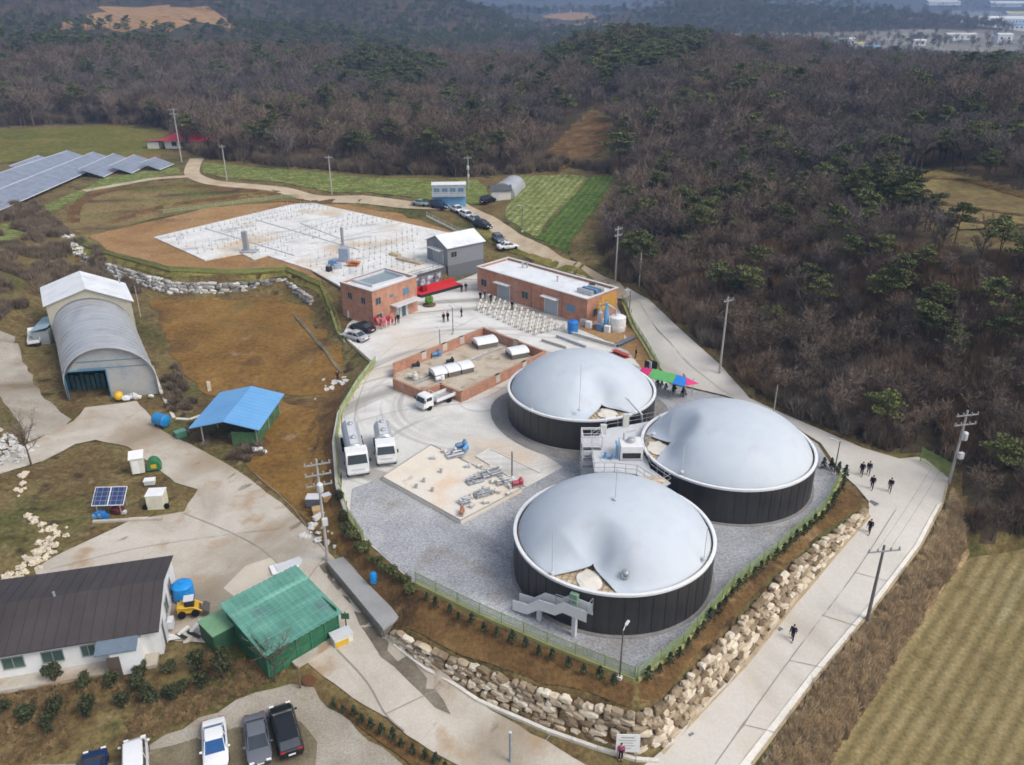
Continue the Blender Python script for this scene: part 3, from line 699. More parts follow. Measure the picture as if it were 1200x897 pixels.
sheet('slope_field', [(390, 110), (390, 92), (440, 96), (455, 104), (420, 112)], m_orange, .4, wob=1, dip=False)

# ------------------------------------------------------------------ the one ground sheet
ZM = GZ.copy()
for bd in ZONES:
    A = np.array(bd)
    lo, hi = A.min(0), A.max(0)
    r0, r1 = np.searchsorted(ROW_Y, lo[1]), np.searchsorted(ROW_Y, hi[1])
    if r1 <= r0: continue
    X, Y = GX[r0:r1], GY[r0:r1]
    m = in_poly(X, Y, bd)
    idx = np.nonzero(m)
    if not len(idx[0]): continue
    d = edge_dist(X[idx], Y[idx], bd)
    sub = ZM[r0:r1]
    cell = .010 * Y[idx]
    low = np.clip(d / cell - .35, 0, 1) * (.3 + .004 * Y[idx])
    sub[idx] = np.minimum(sub[idx], GZ[r0:r1][idx] - low)
for r in range(NROW):
    if ROW_Y[r] > 330: break
me = bpy.data.meshes.new('ground')
vv = np.stack([GX, GY, ZM], -1).reshape(-1, 3)
ii = np.arange(NROW * NCOL).reshape(NROW, NCOL)
ff = np.stack([ii[:-1, :-1], ii[:-1, 1:], ii[1:, 1:], ii[1:, :-1]], -1).reshape(-1, 4)
me.from_pydata(vv.tolist(), [], ff.tolist())
me.polygons.foreach_set('use_smooth', [True] * len(ff))
# woodland floor where the wood stands: chosen per face
WOOD_PX = [(-400, 158), (0, 150), (120, 146), (190, 151), (205, 172), (240, 187), (330, 197), (450, 207), (560, 209), (612, 203), (618, 199), (652, 166), (688, 128), (714, 138), (720, 160), (704, 196), (722, 204), (742, 216),
           (712, 262), (706, 300), (736, 333), (762, 349), (802, 387), (852, 427), (884, 464), (948, 494), (1012, 521), (1056, 533), (1084, 531), (1120, 550), (1128, 590), (1142, 640), (1200, 634), (1700, 640), (1700, -400), (-400, -400)]
CLEAR_PX = [[(1040, 206), (1100, 197), (1190, 224), (1270, 240), (1270, 300), (1130, 292), (1075, 262)]]
cx, cy = GX[:-1, :-1].ravel(), GY[:-1, :-1].ravel()
cz = GZ[:-1, :-1].ravel()
fpx, fpy = proj(cx, cy, cz)
def wood_mask(px, py, y):
    m = in_poly(px, py, WOOD_PX) | (y > 330)
    for c in CLEAR_PX: m &= ~in_poly(px, py, c)
    return m
plain = (cy > 700) & (np.abs(cz) < 13) & (cx > .22 * cy)
mi = np.where(wood_mask(fpx, fpy, cy), 1, 0)
mi = np.where(plain, 2, mi)
for mt in (m_base, m_forest, m_town): me.materials.append(mt)
me.polygons.foreach_set('material_index', mi.astype(np.int32))
ground = bpy.data.objects.new('ground', me); C.objects.link(ground); ground['kind'] = 'structure'
# ------------------------------------------------------------------ object materials
m_black = mat_ramp('dark_cladding', [(.3, (.022, .021, .022)), (.7, (.036, .034, .034))], scale=.5, rough=.42, fine=.08, fscale=4)
m_mem = mat_ramp('grey_membrane', [(.3, (.45, .495, .545)), (.7, (.495, .54, .59))], scale=.5, detail=5, rough=.62, fine=.02, fscale=8, spec=.25, layer=[((.42, .44, .465), .5, .62, .85, (1, 1, .25)), ((.52, .55, .575), .12, .5, .7, None)])
m_rim = M('galvanised_rim', (.70, .71, .72), .5, .05, 2)
m_timber = mat_ramp('timber_boards', [(.3, (.27, .19, .11)), (.5, (.46, .37, .25)), (.7, (.60, .53, .42))], scale=.8, detail=6, rough=.8, fine=.15, stretch=(1, 4, 1))
m_dark = M('dark_rubber', (.018, .018, .019), .7, .1)
m_galv = M('galvanised_steel', (.46, .47, .48), .45, .12, 3, metallic=.55)
m_lgrey = M('light_grey_paint', (.55, .56, .57), .5, .06, 2)
m_white = M('white_paint', (.72, .72, .71), .5, .06, 1.5)
m_offw = M('offwhite_panel', (.62, .60, .53), .6, .08, 1.5)
m_cream = M('cream_cover', (.66, .63, .55), .8, .1, 2)
m_blue = M('blue_plastic', (.015, .16, .48), .4, .1, 2)
m_lblue = M('pale_blue_paint', (.13, .33, .56), .5, .1, 2)
m_steelblue = M('blue_machine_paint', (.10, .20, .36), .5, .15, 3)
m_red = M('red_fabric', (.52, .018, .022), .7, .12, 2)
m_redp = M('red_oxide', (.38, .06, .035), .6, .2, 2)
m_pink = M('pink_fabric', (.62, .03, .16), .75, .1, 2)
m_green = M('green_fabric', (.11, .40, .12), .75, .1, 2)
m_tblue = M('blue_fabric', (.02, .20, .62), .75, .1, 2)
m_orangep = M('orange_paint', (.55, .20, .07), .6, .15, 3)
m_yellow = M('yellow_paint', (.60, .36, .02), .5, .1, 3)
m_brickr = None
def mat_brick(name='red_brick', c1=(.47, .215, .125), c2=(.37, .155, .09), mortar=(.40, .30, .24), sc=1.0):
    m = bpy.data.materials.new(name); m.use_nodes = True
    n, k = m.node_tree.nodes, m.node_tree.links
    b = n['Principled BSDF']; b.inputs['Roughness'].default_value = .85
    tc = n.new('ShaderNodeTexCoord'); sep = n.new('ShaderNodeSeparateXYZ'); k.new(tc.outputs['Object'], sep.inputs[0])
    add = n.new('ShaderNodeMath'); k.new(sep.outputs[0], add.inputs[0]); k.new(sep.outputs[1], add.inputs[1])
    cb = n.new('ShaderNodeCombineXYZ'); k.new(add.outputs[0], cb.inputs[0]); k.new(sep.outputs[2], cb.inputs[1])
    br = n.new('ShaderNodeTexBrick'); br.inputs['Scale'].default_value = sc
    br.inputs['Color1'].default_value = lin(c1); br.inputs['Color2'].default_value = lin(c2); br.inputs['Mortar'].default_value = lin(mortar)
    br.inputs['Mortar Size'].default_value = .012; br.inputs['Brick Width'].default_value = .42; br.inputs['Row Height'].default_value = .14
    k.new(cb.outputs[0], br.inputs['Vector'])
    nz = n.new('ShaderNodeTexNoise'); nz.inputs['Scale'].default_value = .9; nz.inputs['Detail'].default_value = 7; k.new(tc.outputs['Object'], nz.inputs[0])
    mr = n.new('ShaderNodeMapRange'); mr.inputs[1].default_value = .3; mr.inputs[2].default_value = .7; mr.inputs[3].default_value = .8; mr.inputs[4].default_value = 1.2
    k.new(nz.outputs[0], mr.inputs[0])
    cc = n.new('ShaderNodeCombineColor')
    for i in range(3): k.new(mr.outputs[0], cc.inputs[i])
    mx = n.new('ShaderNodeMix'); mx.data_type = 'RGBA'; mx.blend_type = 'MULTIPLY'; mx.inputs[0].default_value = 1
    k.new(br.outputs[0], mx.inputs[6]); k.new(cc.outputs[0], mx.inputs[7]); k.new(mx.outputs[2], b.inputs['Base Color'])
    return m
m_brick = mat_brick()
m_glass = M('window_glass', (.035, .045, .055), .12, .2, 1)
m_winblue = M('blue_window_glass', (.10, .20, .30), .15, .15, 1)
m_door = M('roller_shutter', (.36, .40, .44), .5, .08, 3)
m_roofmem = mat_ramp('roof_membrane', [(.3, (.60, .62, .64)), (.55, (.70, .715, .73)), (.75, (.74, .75, .76))], scale=.25, detail=7, rough=.7, fine=.04, layer=[((.52, .535, .55), .4, .55, .75, None)])
m_cope = M('coping_metal', (.58, .58, .57), .5, .05)
m_rock = mat_ramp('quarry_rock', [(.2, (.17, .12, .07)), (.4, (.33, .255, .17)), (.6, (.46, .38, .275)), (.8, (.54, .48, .385))], scale=.7, detail=8, rough=.9, fine=.12, fscale=3, island=.22, bump=.6, bscale=3)
m_rockw = mat_ramp('pale_rock', [(.25, (.19, .18, .16)), (.5, (.34, .325, .30)), (.75, (.47, .455, .43))], scale=.8, detail=8, rough=.9, fine=.12, fscale=3, island=.25, bump=.6, bscale=3)
m_fence = M('green_mesh_paint', (.22, .30, .10), .6, .15, 2)
m_pole = M('weathered_concrete_pole', (.38, .36, .33), .8, .12, 1)
m_tyre = M('tyre_rubber', (.012, .012, .012), .8, .1)
m_hub = M('wheel_metal', (.42, .43, .44), .35, .1, metallic=.7)
m_lamp_r = M('tail_lamp', (.35, .01, .01), .25, .1)
m_lamp_w = M('head_lamp', (.75, .77, .78), .15, .05)

def bbar(mb, a, b, w, mi=0, w2=None):
    a, b = Vector(a), Vector(b)
    mb.tube([a, b], w, 4, mi); return mb
def shape(vs): return vs

# ------------------------------------------------------------------ the three gas storage tanks
def build_tank(label, cx, cy, rad, zrim, hd, hole_dir, hole_depth=2.5, hole_k=1.1, valley=.37):
    t = thing('gas_storage_tank', label, 'storage tank', (cx, cy, ZP), 0, 'domed gas storage tanks')
    hr = zrim - ZP
    w = MB()
    n = 96
    vs, fs = [], []
    for z in (0, .25, hr - .35, hr - .12):
        for k in range(n):
            a = 2 * math.pi * k / n
            rr = rad + (.015 if k % 2 else 0)
            vs.append((rr * math.cos(a), rr * math.sin(a), z))
    for i in range(3):
        for k in range(n): fs.append((i * n + k, i * n + (k + 1) % n, (i + 1) * n + (k + 1) % n, (i + 1) * n + k))
    w.add(vs, fs); w.build('wall', m_black, t, fix=True)
    sm = MB()                                   # vertical seams of the cladding
    for k in range(48):
        a = 2 * math.pi * k / 48
        sm.box(((rad + .03) * math.cos(a), (rad + .03) * math.sin(a), hr / 2 - .1), (.02, .035, hr - .35), rz=a)
    sm.build('cladding_ribs', m_black, t)
    MB().lathe([(rad - .22, hr - .12), (rad + .09, hr - .14), (rad + .10, hr + .08), (rad + .02, hr + .11), (rad - .20, hr + .08), (rad - .22, hr - .12)], 96, cap=False).build('rim', m_rim, t, smooth=True)
    MB().lathe([(rad + .05, .0), (rad + .35, .0), (rad + .33, .12), (rad + .05, .14)], 72).build('footing', m_ring, t)
    MB().lathe([(0, hr - .16), (rad - .3, hr - .17)], 64).build('ceiling_boards', m_timber, t, fix=False)
    jm = MB()                                   # joists and the crumpled sheet under the opening
    hx, hy = math.cos(hole_dir), math.sin(hole_dir)
    for k in range(-6, 7):
        c = Vector((hx * (rad - 2.2) - hy * k * .5, hy * (rad - 2.2) + hx * k * .5, hr - .14))
        jm.box(c, (3.2, .10, .05), rz=hole_dir)
    jm.build('joist', M('joist_timber', (.36, .27, .17), .8), t)
    MB().ball((hx * (rad - 1.5) - hy * .2, hy * (rad - 1.5) + hx * .2, hr - .05), 1.0, 0, 3, (1.0, 1.3, .09), .5, seed=cx).build('folded_sheet', M('loose_white_sheet', (.66, .62, .54), .7), t, smooth=True)
    # membrane dome with its sagging fold and the open corner
    nr, na = 46, 131
    R1 = rad - .40
    r0 = R1 - hole_depth
    vs, fs = [], []
    for i in range(nr + 1):
        q = i / nr
        r = R1 * (q ** .85)
        hw = max(0., (r - r0)) * hole_k / max(r, .1)
        for k in range(na + 1):
            s = -1 + 2 * k / na
            # crowd the columns toward the fold
            dphi = math.copysign(abs(s) ** 1.5, s)
            phi = math.copysign(hw + abs(dphi) * (math.pi - hw), s if s else 1)
            a = hole_dir + math.pi - phi if False else hole_dir + phi
            qq = r / R1
            cap = hd * (1 - qq ** 2) ** .72
            fall = min(1, max(0, (qq - .36) / .40)); fall = fall * fall * (3 - 2 * fall)
            ang = abs(phi) - hw
            wd = valley * (.55 + .6 * qq)
            g = math.exp(-(ang / wd) ** 2)
            z = cap * (1 - .84 * fall * g)
            # small folds near the opening
            z += .025 * fall * math.exp(-(ang / (wd * 1.6)) ** 2) * math.sin(phi * 22 + qq * 3)
            vs.append((r * math.cos(a), r * math.sin(a), hr - .10 + max(z, .02)))
    m = na + 1
    for i in range(nr):
        for k in range(na):
            if k == na // 2 and R1 * (((i + 1) / nr) ** .85) > r0: continue
            fs.append((i * m + k, (i + 1) * m + k, (i + 1) * m + k + 1, i * m + k + 1))
    me = MB().add(vs, fs)
    o = me.build('membrane_dome', m_mem, t, fix=False)
    bm = bmesh.new(); bm.from_mesh(o.data)
    bmesh.ops.remove_doubles(bm, verts=bm.verts, dist=.004)
    bmesh.ops.recalc_face_normals(bm, faces=bm.faces)
    for f in bm.faces: f.smooth = True
    bm.to_mesh(o.data); bm.free()
    # welded seam straps
    return t, hr
def dome_z(hd, q): return hd * (1 - q * q) ** .72
def hdir(px, py, z, cx, cy):
    p = P(px, py, z); return math.atan2(p.y - cy, p.x - cx)
TK = [('grey domed black tank standing farthest back, beside the brick basin', 8.55, 92.1, 9.0, 8.45, 4.3, (713, 487)),
      ('grey domed black tank by the road, its open corner facing left', 23.05, 77.44, 9.08, 8.57, 4.3, (776, 523)),
      ('nearest grey domed black tank, with the steel stair on its wall', 9.11, 61.54, 8.9, 8.71, 4.1, (688, 679))]
TANKS = []
for lb, cx, cy, rd, zr, hd, hp in TK:
    TANKS.append(build_tank(lb, cx, cy, rd, zr, hd, hdir(hp[0], hp[1], zr, cx, cy)))
def tank_rod(ti, px, py, h, zup=.3):
    """thin mast on a dome"""
    t, hr = TANKS[ti]; cx, cy, rd, zr, hd = TK[ti][1:6]
    p = P(px, py, zr + zup)
    q = math.hypot(p.x - cx, p.y - cy) / rd
    z = hr + (dome_z(hd, min(.98, q)) if q < .98 else 0)
    # walk along the view ray until it meets the dome
    for s in range(200):
        zz = zr + hd - s * hd / 200
        p = P(px, py, zz); q = math.hypot(p.x - cx, p.y - cy) / (rd - .14)
        if q < 1 and dome_z(hd, q) >= zz - zr: break
    l = Vector((p.x - cx, p.y - cy, p.z - ZP))
    MB().tube([l - Vector((0, 0, .3)), l + Vector((0, 0, h))], .035, 6).lathe([(.22, -.05), (.2, .08), (0, .1)], 10, tuple(l)).build('mast', m_lgrey, t)
for ti, px, py, h in ((2, 647, 671, 4.2), (2, 721, 585, 3.0), (2, 825, 655, 3.2), (0, 623, 480, 4.2), (0, 679, 480, 5.6), (1, 799, 553, 3.0)):
    tank_rod(ti, px, py, h)
# round viewing hatch on the nearest dome
t3, hr3 = TANKS[2]
hp = P(733, 673, 9.5)
MB().lathe([(.0, .42), (.22, .36), (.34, .18), (.36, -.25)], 18, (hp.x - 9.11, hp.y - 61.54, hp.z - ZP)).build('hatch', M('hatch_metal', (.55, .56, .56), .25, .05, metallic=.8), t3, smooth=True)
# second, small open corner at the back of the nearest dome
bp = P(757, 564, 9.6)
MB().ball((bp.x - 9.11, bp.y - 61.54, bp.z - ZP), 1.3, 0, 2, (1.5, .55, .16), .3, 3).build('open_corner_patch', m_timber, t3, smooth=True)

# ------------------------------------------------------------------ service deck, stair tower, plant box between the tanks
def rails(mb, pts, h=1.05, n=2, r=.03, mi=0, closed=False, posts=1.2):
    pts = [Vector(p) for p in pts]
    if closed: pts = pts + [pts[0]]
    for a, b in zip(pts[:-1], pts[1:]):
        ln = (b - a).length; m = max(1, round(ln / posts))
        for k in range(m + 1):
            p = a.lerp(b, k / m); mb.tube([p, p + Vector((0, 0, h))], r, 4, mi, cap=False)
        for j in range(n):
            z = Vector((0, 0, h * (j + 1) / n)); mb.tube([a + z, b + z], r, 4, mi, cap=False)
    return mb
dk = thing('service_deck', 'light grey steel service deck with railings between the three domed tanks', 'platform', (13, 79, ZP))
DO = Vector((13, 79, ZP))
dpoly = [P(a, b, 7.9) - DO for a, b in ((692, 518), (713, 502), (745, 497), (770, 492), (774, 501), (762, 513), (756, 530), (762, 549), (786, 566), (772, 573), (746, 556), (720, 553), (696, 553))]
MB().prism([(p.x, p.y) for p in dpoly], 3.28, 3.4).build('floor_grating', m_lgrey, dk)
rm = MB(); rails(rm, [Vector((p.x, p.y, 3.4)) for p in dpoly], closed=True, r=.028); rm.build('railing', m_galv, dk)
for p in dpoly[::2]:
    q = p * .92
    MB().box((q.x, q.y, 1.64), (.2, .2, 3.27)).build('support_post', m_galv, dk)
st = thing('stair_tower', 'white steel stair tower at the end of the deck between two tanks', 'staircase', (8.6, 78.2, ZP))
s_ = MB()
for fl in range(3):
    for k in range(6):
        u = (k / 5 - .5) * 1.8
        s_.box((u if fl % 2 == 0 else -u, -.45 if fl % 2 == 0 else .45, .2 + fl * 1.2 + k * .2), (.34, .75, .05))
s_.build('tread', m_lgrey, st)
s_ = MB()
for x in (-1.05, 1.05):
    for y in (-.95, .95): s_.box((x, y, 2.6), (.12, .12, 5.2))
for z in (1.25, 2.6, 3.9, 5.15):
    for y in (-.95, .95): s_.box((0, y, z), (2.0, .08, .1))
    for x in (-1.05, 1.05): s_.box((x, 0, z), (.08, 1.8, .1))
s_.build('frame', m_white, st)
s_ = MB()
for z in (.9, 1.95, 3.2): s_.box((0, -1.03, z), (1.9, .04, .62))
s_.build('side_panel', m_white, st)
MB().box((0, 0, 3.95), (2.0, 1.8, .06)).build('landing', m_lgrey, st)
s_ = MB(); rails(s_, [(-1, -.9, 3.95), (1, -.9, 3.95), (1, .9, 3.95), (-1, .9, 3.95)], closed=True, posts=.9); s_.build('railing', m_white, st)

pb = thing('plant_container', 'white plant container with a black louvre on the deck between the domed tanks', 'container', (12.5, 76.2, ZP))
MB().box((0, 0, 2.55), (2.35, 2.2, 5.1)).build('body', m_white, pb, bevel=.04)
MB().box((0, -1.13, 4.05), (1.9, .06, .6)).build('louvre', m_dark, pb)
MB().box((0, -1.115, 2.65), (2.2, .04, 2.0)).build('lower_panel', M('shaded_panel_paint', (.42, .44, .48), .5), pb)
MB().lathe([(.42, 5.1), (.42, 5.5), (.36, 5.55), (0, 5.6)], 16).build('fan_cowl', m_galv, pb)
MB().tube([(-.7, .5, 5.05), (-.7, .5, 5.9), (.6, .9, 6.0)], .09, 8).build('exhaust_pipe', m_galv, pb)
pp = thing('pipe_manifold', 'blue painted pipe manifold beside the white plant container', 'pipework', (10.4, 75.6, ZP))
q = MB()
q.tube([(-.9, 0, 3.6), (.6, 0, 3.6), (.6, 0, 5.0), (.6, .8, 5.0)], .14, 8).tube([(-.9, -.4, 3.3), (.6, -.4, 3.3)], .12, 8).tube([(-.6, 0, 3.4), (-.6, 0, 4.2)], .12, 8)
q.build('pipe', m_lblue, pp, smooth=True)
MB().box((-.15, -.2, 3.42), (1.9, .9, .1)).box((-.8, -.2, 1.7), (.15, .15, 3.4)).box((.6, -.2, 1.7), (.15, .15, 3.4)).build('pipe_support', m_lgrey, pp)
for k, (x, y) in enumerate(((-.6, 0), (.1, -.4))): MB().lathe([(.2, 0), (.2, .05), (.05, .06), (.05, .3), (.16, .3), (.16, .34)], 10, (x, y, 3.75)).build('valve', m_steelblue, pp)
# small boxes on the deck rail
for k, (x, y, lb) in enumerate(((707, 508, 'small grey control cabinet against the back tank wall, left of a taller one'), (733, 500, 'taller grey control cabinet against the back tank wall'))):
    p = P(x, y, 7.9)
    cb = thing('control_cabinet', lb, 'cabinet', p)
    MB().box((0, 0, .55 + .25 * k), (.7, .4, 1.1 + .5 * k)).build('body', m_lgrey, cb, bevel=.02)
    MB().box((0, -.21, .6 + .25 * k), (.6, .03, .8 + .4 * k)).build('door', m_offw, cb)
# inclined gas pipes from dome to deck
for k, (a, b, lb) in enumerate((((735, 467), (752, 486), 'grey gas pipe sloping down the back dome to the deck'), ((766, 508), (757, 516), 'short grey gas pipe over the rim of the tank by the road'))):
    z1 = 10.2 if k == 0 else 9.6
    A, B = P(a[0], a[1], z1), P(b[0], b[1], 8.6)
    g = thing('gas_pipe', lb, 'pipe', A)
    MB().tube([(0, 0, 0), B - A, B - A + Vector((.1, -.1, -1.2))], .13, 8).build('pipe', m_galv, g, smooth=True)
    MB().lathe([(.22, -.05), (.22, .05)], 10).build('flange', m_lgrey, g)

# steel stair on the nearest tank
a0 = P(610, 708, ZP); a1 = P(692, 712, 7.3)
dv = (Vector((a1.x, a1.y)) - Vector((a0.x, a0.y))).normalized()
nv = Vector((dv.y, -dv.x))
if nv.dot(Vector((9.11 - a0.x, 61.54 - a0.y))) > 0: nv = -nv
ss = thing('steel_staircase', 'pale galvanised staircase with solid side panels on the nearest tank', 'staircase', a0 + Vector((nv.x, nv.y, 0)) * 1.2, math.atan2(dv.y, dv.x))
Ls = (Vector((a1.x, a1.y)) - Vector((a0.x, a0.y))).length
prof = [(0, .55), (.22 * Ls, .75), (.38 * Ls, 1.75), (.62 * Ls, 1.95), (.72 * Ls, 2.55), (Ls + .3, 2.6)]
def stepped(xs):
    return np.interp(xs, [p[0] for p in prof], [p[1] for p in prof])
for y in (-.05, 1.0):
    mbp = MB()
    lo = [(x, z - .32) for x, z in prof]; hi = [(x, z + .75) for x, z in prof]
    mbp.ext(lo + hi[::-1], y, y + .05); mbp.build('side_panel', m_rim, ss)
tr = MB()
for k in range(26):
    x = (k + .5) * Ls / 26; tr.box((x, .5, float(stepped(x))), (Ls / 26 * .9, .98, .05))
tr.build('tread', m_galv, ss)
for x, z in ((.36 * Ls, 1.4), (.86 * Ls, 2.25)): MB().box((x, .35, z / 2), (.34, .34, z)).build('support_post', m_lgrey, ss)
rr = MB(); rails(rr, [(.62 * Ls, -.02, 2.4), (Ls + .3, -.02, 2.6), (Ls + .3, 1.0, 2.6)], h=1.4, n=3, r=.025); rr.build('railing', m_galv, ss)
MB().box((.80 * Ls, .9, 3.25), (.7, .4, 1.1)).build('control_box', M('box_green', (.20, .32, .22), .5), ss, bevel=.02)

# ------------------------------------------------------------------ slab with pipework
c4 = [P(447, 559, 4.95), P(540, 611, 4.95), P(612, 573, 4.95), P(505, 521, 4.95)]
so = c4[0].copy(); so.z = ZP
sl = thing('concrete_slab', 'cream concrete equipment slab raised above the grey gravel', 'slab', so)
MB().prism([((p - so).x, (p - so).y) for p in c4], -.15, .45).build('slab', m_slab, sl, bevel=.03)
tk = MB()
c4l = [p - so for p in c4]
for a, b in zip(c4l, c4l[1:] + c4l[:1]):
    a2, b2 = a.lerp((c4l[0] + c4l[2]) / 2, .012), b.lerp((c4l[0] + c4l[2]) / 2, .012)
    tk.tube([Vector((a2.x, a2.y, .5)), Vector((b2.x, b2.y, .5))], .06, 4)
tk.build('edge_angle', M('edge_steel', (.30, .30, .30), .6), sl)
fo = [P(558, 536, ZP), P(574, 527, ZP), P(634, 556, ZP), P(616, 571, ZP)]
fl = thing('concrete_pad', 'low bare concrete pad with pale edges behind the equipment slab', 'slab', fo[0])
MB().prism([((p - fo[0]).x, (p - fo[0]).y) for p in fo], -.05, .09).build('pad', m_conc, fl)
ed = MB()
for a, b in zip(fo, fo[1:] + fo[:1]): ed.tube([a - fo[0] + Vector((0, 0, .1)), b - fo[0] + Vector((0, 0, .1))], .09, 4)
ed.build('pad_edge', m_kerbs, fl)
def on_slab(px, py): return P(px, py, 4.953)
def pipe_group(px, py, label, n=4, seed=0, mats=None, span=2.2, high=1.3, rz=0.5):
    rs = random.Random(seed)
    t = thing('pipe_skid', label, 'pipework', on_slab(px, py), rz)
    mats = mats or [m_galv, m_lgrey, m_cream]
    MB().box((0, 0, .08), (span, span * .55, .14)).build('base_frame', M('skid_steel', (.33, .33, .33), .6), t)
    for k in range(n):
        y = (k / max(1, n - 1) - .5) * span * .5
        x0, x1 = -span / 2 + rs.random() * .3, span / 2 - rs.random() * .3
        h = .35 + rs.random() * (high - .35)
        MB().tube([(x0, y, .15), (x0, y, h), (x1, y, h), (x1, y, .15)], .07 + rs.random() * .06, 7).build('pipe', rs.choice(mats), t, smooth=True)
        MB().lathe([(.2, 0), (.2, .08), (.05, .09), (.05, .28), (.16, .28), (.16, .32)], 9, (x0 * .3, y, h)).build('valve', rs.choice([m_steelblue, m_lgrey, m_galv, m_lgrey]), t)
    MB().lathe([(.28, .15), (.28, .9), (.16, 1.05), (0, 1.1)], 12, (span * .2, span * .35, 0)).build('vessel', rs.choice(mats), t, smooth=True)
    t.scale = (.72, .72, .5)
    return t
pipe_group(533, 534, 'low white pipework at the far corner of the equipment slab', 4, 1, [m_white, m_lgrey], 3.0, .9)
pipe_group(556, 565, 'grey pipe skid in the middle of the equipment slab', 5, 2, [m_lgrey, m_galv], 2.6, 1.5)
pipe_group(575, 556, 'longer pipe skid along the back edge of the equipment slab', 6, 3, [m_galv, m_cream, m_lgrey], 3.6, 1.4, .55)
pipe_group(590, 566, 'pale pipe skid near the tall vent pipe on the slab', 5, 4, [m_cream, m_lgrey], 2.4, 1.3)
pipe_group(566, 580, 'tangled steel pipework near the front right edge of the slab', 6, 5, [m_galv, m_lgrey], 2.8, 1.5)
pipe_group(545, 590, 'small grey pipe skid by the front corner of the slab', 4, 6, [m_lgrey, m_galv], 1.8, 1.2)
def pump(px, py, label, mt, z=4.953, s=1., rz=.4):
    t = thing('pump', label, 'pump', P(px, py, z), rz)
    MB().box((0, 0, .1), (1.5 * s, .8 * s, .2)).build('base', m_galv, t)
    X = Matrix.Translation((-.2 * s, 0, .6 * s)) @ Matrix.Rotation(R(90), 4, 'Y')
    MB().lathe([(.0, -.5 * s), (.3 * s, -.5 * s), (.34 * s, -.3 * s), (.34 * s, .35 * s), (.2 * s, .5 * s), (0, .5 * s)], 14, X=X).build('motor', mt, t, smooth=True)
    MB().lathe([(.42 * s, .2), (.42 * s, .9 * s), (.2 * s, 1.1 * s), (.2 * s, 1.3 * s)], 12, (.55 * s, 0, 0)).build('housing', mt, t, smooth=True)
    return t
for _k, (_x, _y) in enumerate(((548, 548), (562, 548), (585, 552), (597, 572), (583, 578), (570, 590), (553, 594), (552, 583), (520, 531), (507, 538), (596, 580), (577, 566))):
    _t = pump(_x, _y, 'low pale fitting among the pipework of the equipment slab', [m_lgrey, m_offw, m_cream][_k % 3], s=.42, rz=_k * .7); _t['group'] = 'pale fittings on the equipment slab'
pump(606, 570, 'red pump at the right corner of the equipment slab', M('red_machine_paint', (.40, .05, .08), .45), s=.75)
pump(541, 603, 'rust orange pump at the front corner of the slab', M('rust_paint', (.36, .15, .08), .6), s=.6, rz=1.4)
pump(540, 526, 'blue pump at the far corner of the equipment slab', m_steelblue, s=.85)
pump(545, 529, 'second blue pump, on the slab edge nearer the concrete pad', m_lblue, s=.7, rz=1.2)
vp = thing('vent_pipe', 'tall thin steel vent pipe rising from the equipment slab', 'pipe', on_slab(600, 562))
MB().tube([(0, 0, 0), (0, 0, 3.4)], .09, 8).build('pipe', M('dull_steel', (.25, .25, .26), .5, metallic=.4), vp)
MB().lathe([(.35, 0), (.3, .25), (.1, .5), (.1, .5)], 10).build('base', m_lgrey, vp)
for k, (x, y) in enumerate(((517, 554), (497, 565), (488, 572), (507, 576))):
    b = thing('pipe_stub', 'short capped pipe stub on the bare part of the slab', 'pipe stub', on_slab(x, y), 0, 'pipe stubs on the equipment slab')
    MB().lathe([(.14, 0), (.14, .35), (.2, .36), (.2, .42), (0, .43)], 10).build('stub', m_galv, b)

# ------------------------------------------------------------------ brick basin
bz = 5.95
bp_ = [P(a, b, bz) for a, b in ((462, 426), (566.6, 384.5), (638.8, 412), (540.5, 459.5), (516.4, 450), (494.3, 458), (462, 444.5))]
bo = bp_[0].copy(); bo.z = ZP
ba = thing('brick_basin', 'low walled brick compound with equipment inside, open topped', 'basin', bo)
bl = [Vector(((p - bo).x, (p - bo).y)) for p in bp_]
cen = sum(bl, Vector((0, 0))) / len(bl)
def wall_run(mb, a, b, th, z0, z1, mi=0, ext=0.):
    d = (b - a).normalized(); nrm = Vector((-d.y, d.x)) * th / 2
    a, b = a - d * ext, b + d * ext
    mb.prism([tuple(a + nrm), tuple(a - nrm), tuple(b - nrm), tuple(b + nrm)], z0, z1, mi)
segs = [(bl[i], bl[(i + 1) % 7]) for i in range(7)]
gapA = bl[6].lerp(bl[0], .55)
for i, (a, b) in enumerate(segs):
    w_ = MB()
    if i == 6: wall_run(w_, a, a.lerp(b, .12), .3, 0, bz - ZP); wall_run(w_, a.lerp(b, .62), b, .3, 0, bz - ZP)
    else: wall_run(w_, a, b, .3 + .004 * i, 0, bz - ZP - .002 * i, ext=.15)
    w_.build('wall', m_brick, ba)
    c_ = MB()
    if i != 6: wall_run(c_, a, b, .36, bz - ZP, bz - ZP + .05, ext=.1); c_.build('coping', M('coping_brick', (.40, .24, .16), .8), ba)
MB().prism([tuple(cen + (p - cen) * .97) for p in bl], -.02, .06).build('basin_floor', mat_ramp('basin_floor_concrete', [(.25, (.33, .27, .20)), (.5, (.46, .39, .30)), (.75, (.54, .49, .42))], scale=.3, detail=8, fine=.12, layer=[((.25, .19, .13), .5, .55, .7, None)]), ba)
for k, (i, u) in enumerate(((0, .30), (0, .53), (0, .73), (1, .55), (2, .28), (2, .6))):      # pale patches on the walls
    a, b = segs[i]; p = a.lerp(b, u); d = (b - a).normalized()
    MB().box((p.x, p.y, .95), (.9, .42, 1.1), rz=math.atan2(d.y, d.x)).build('pale_pier', M('pier_render', (.52, .44, .38), .8), ba)
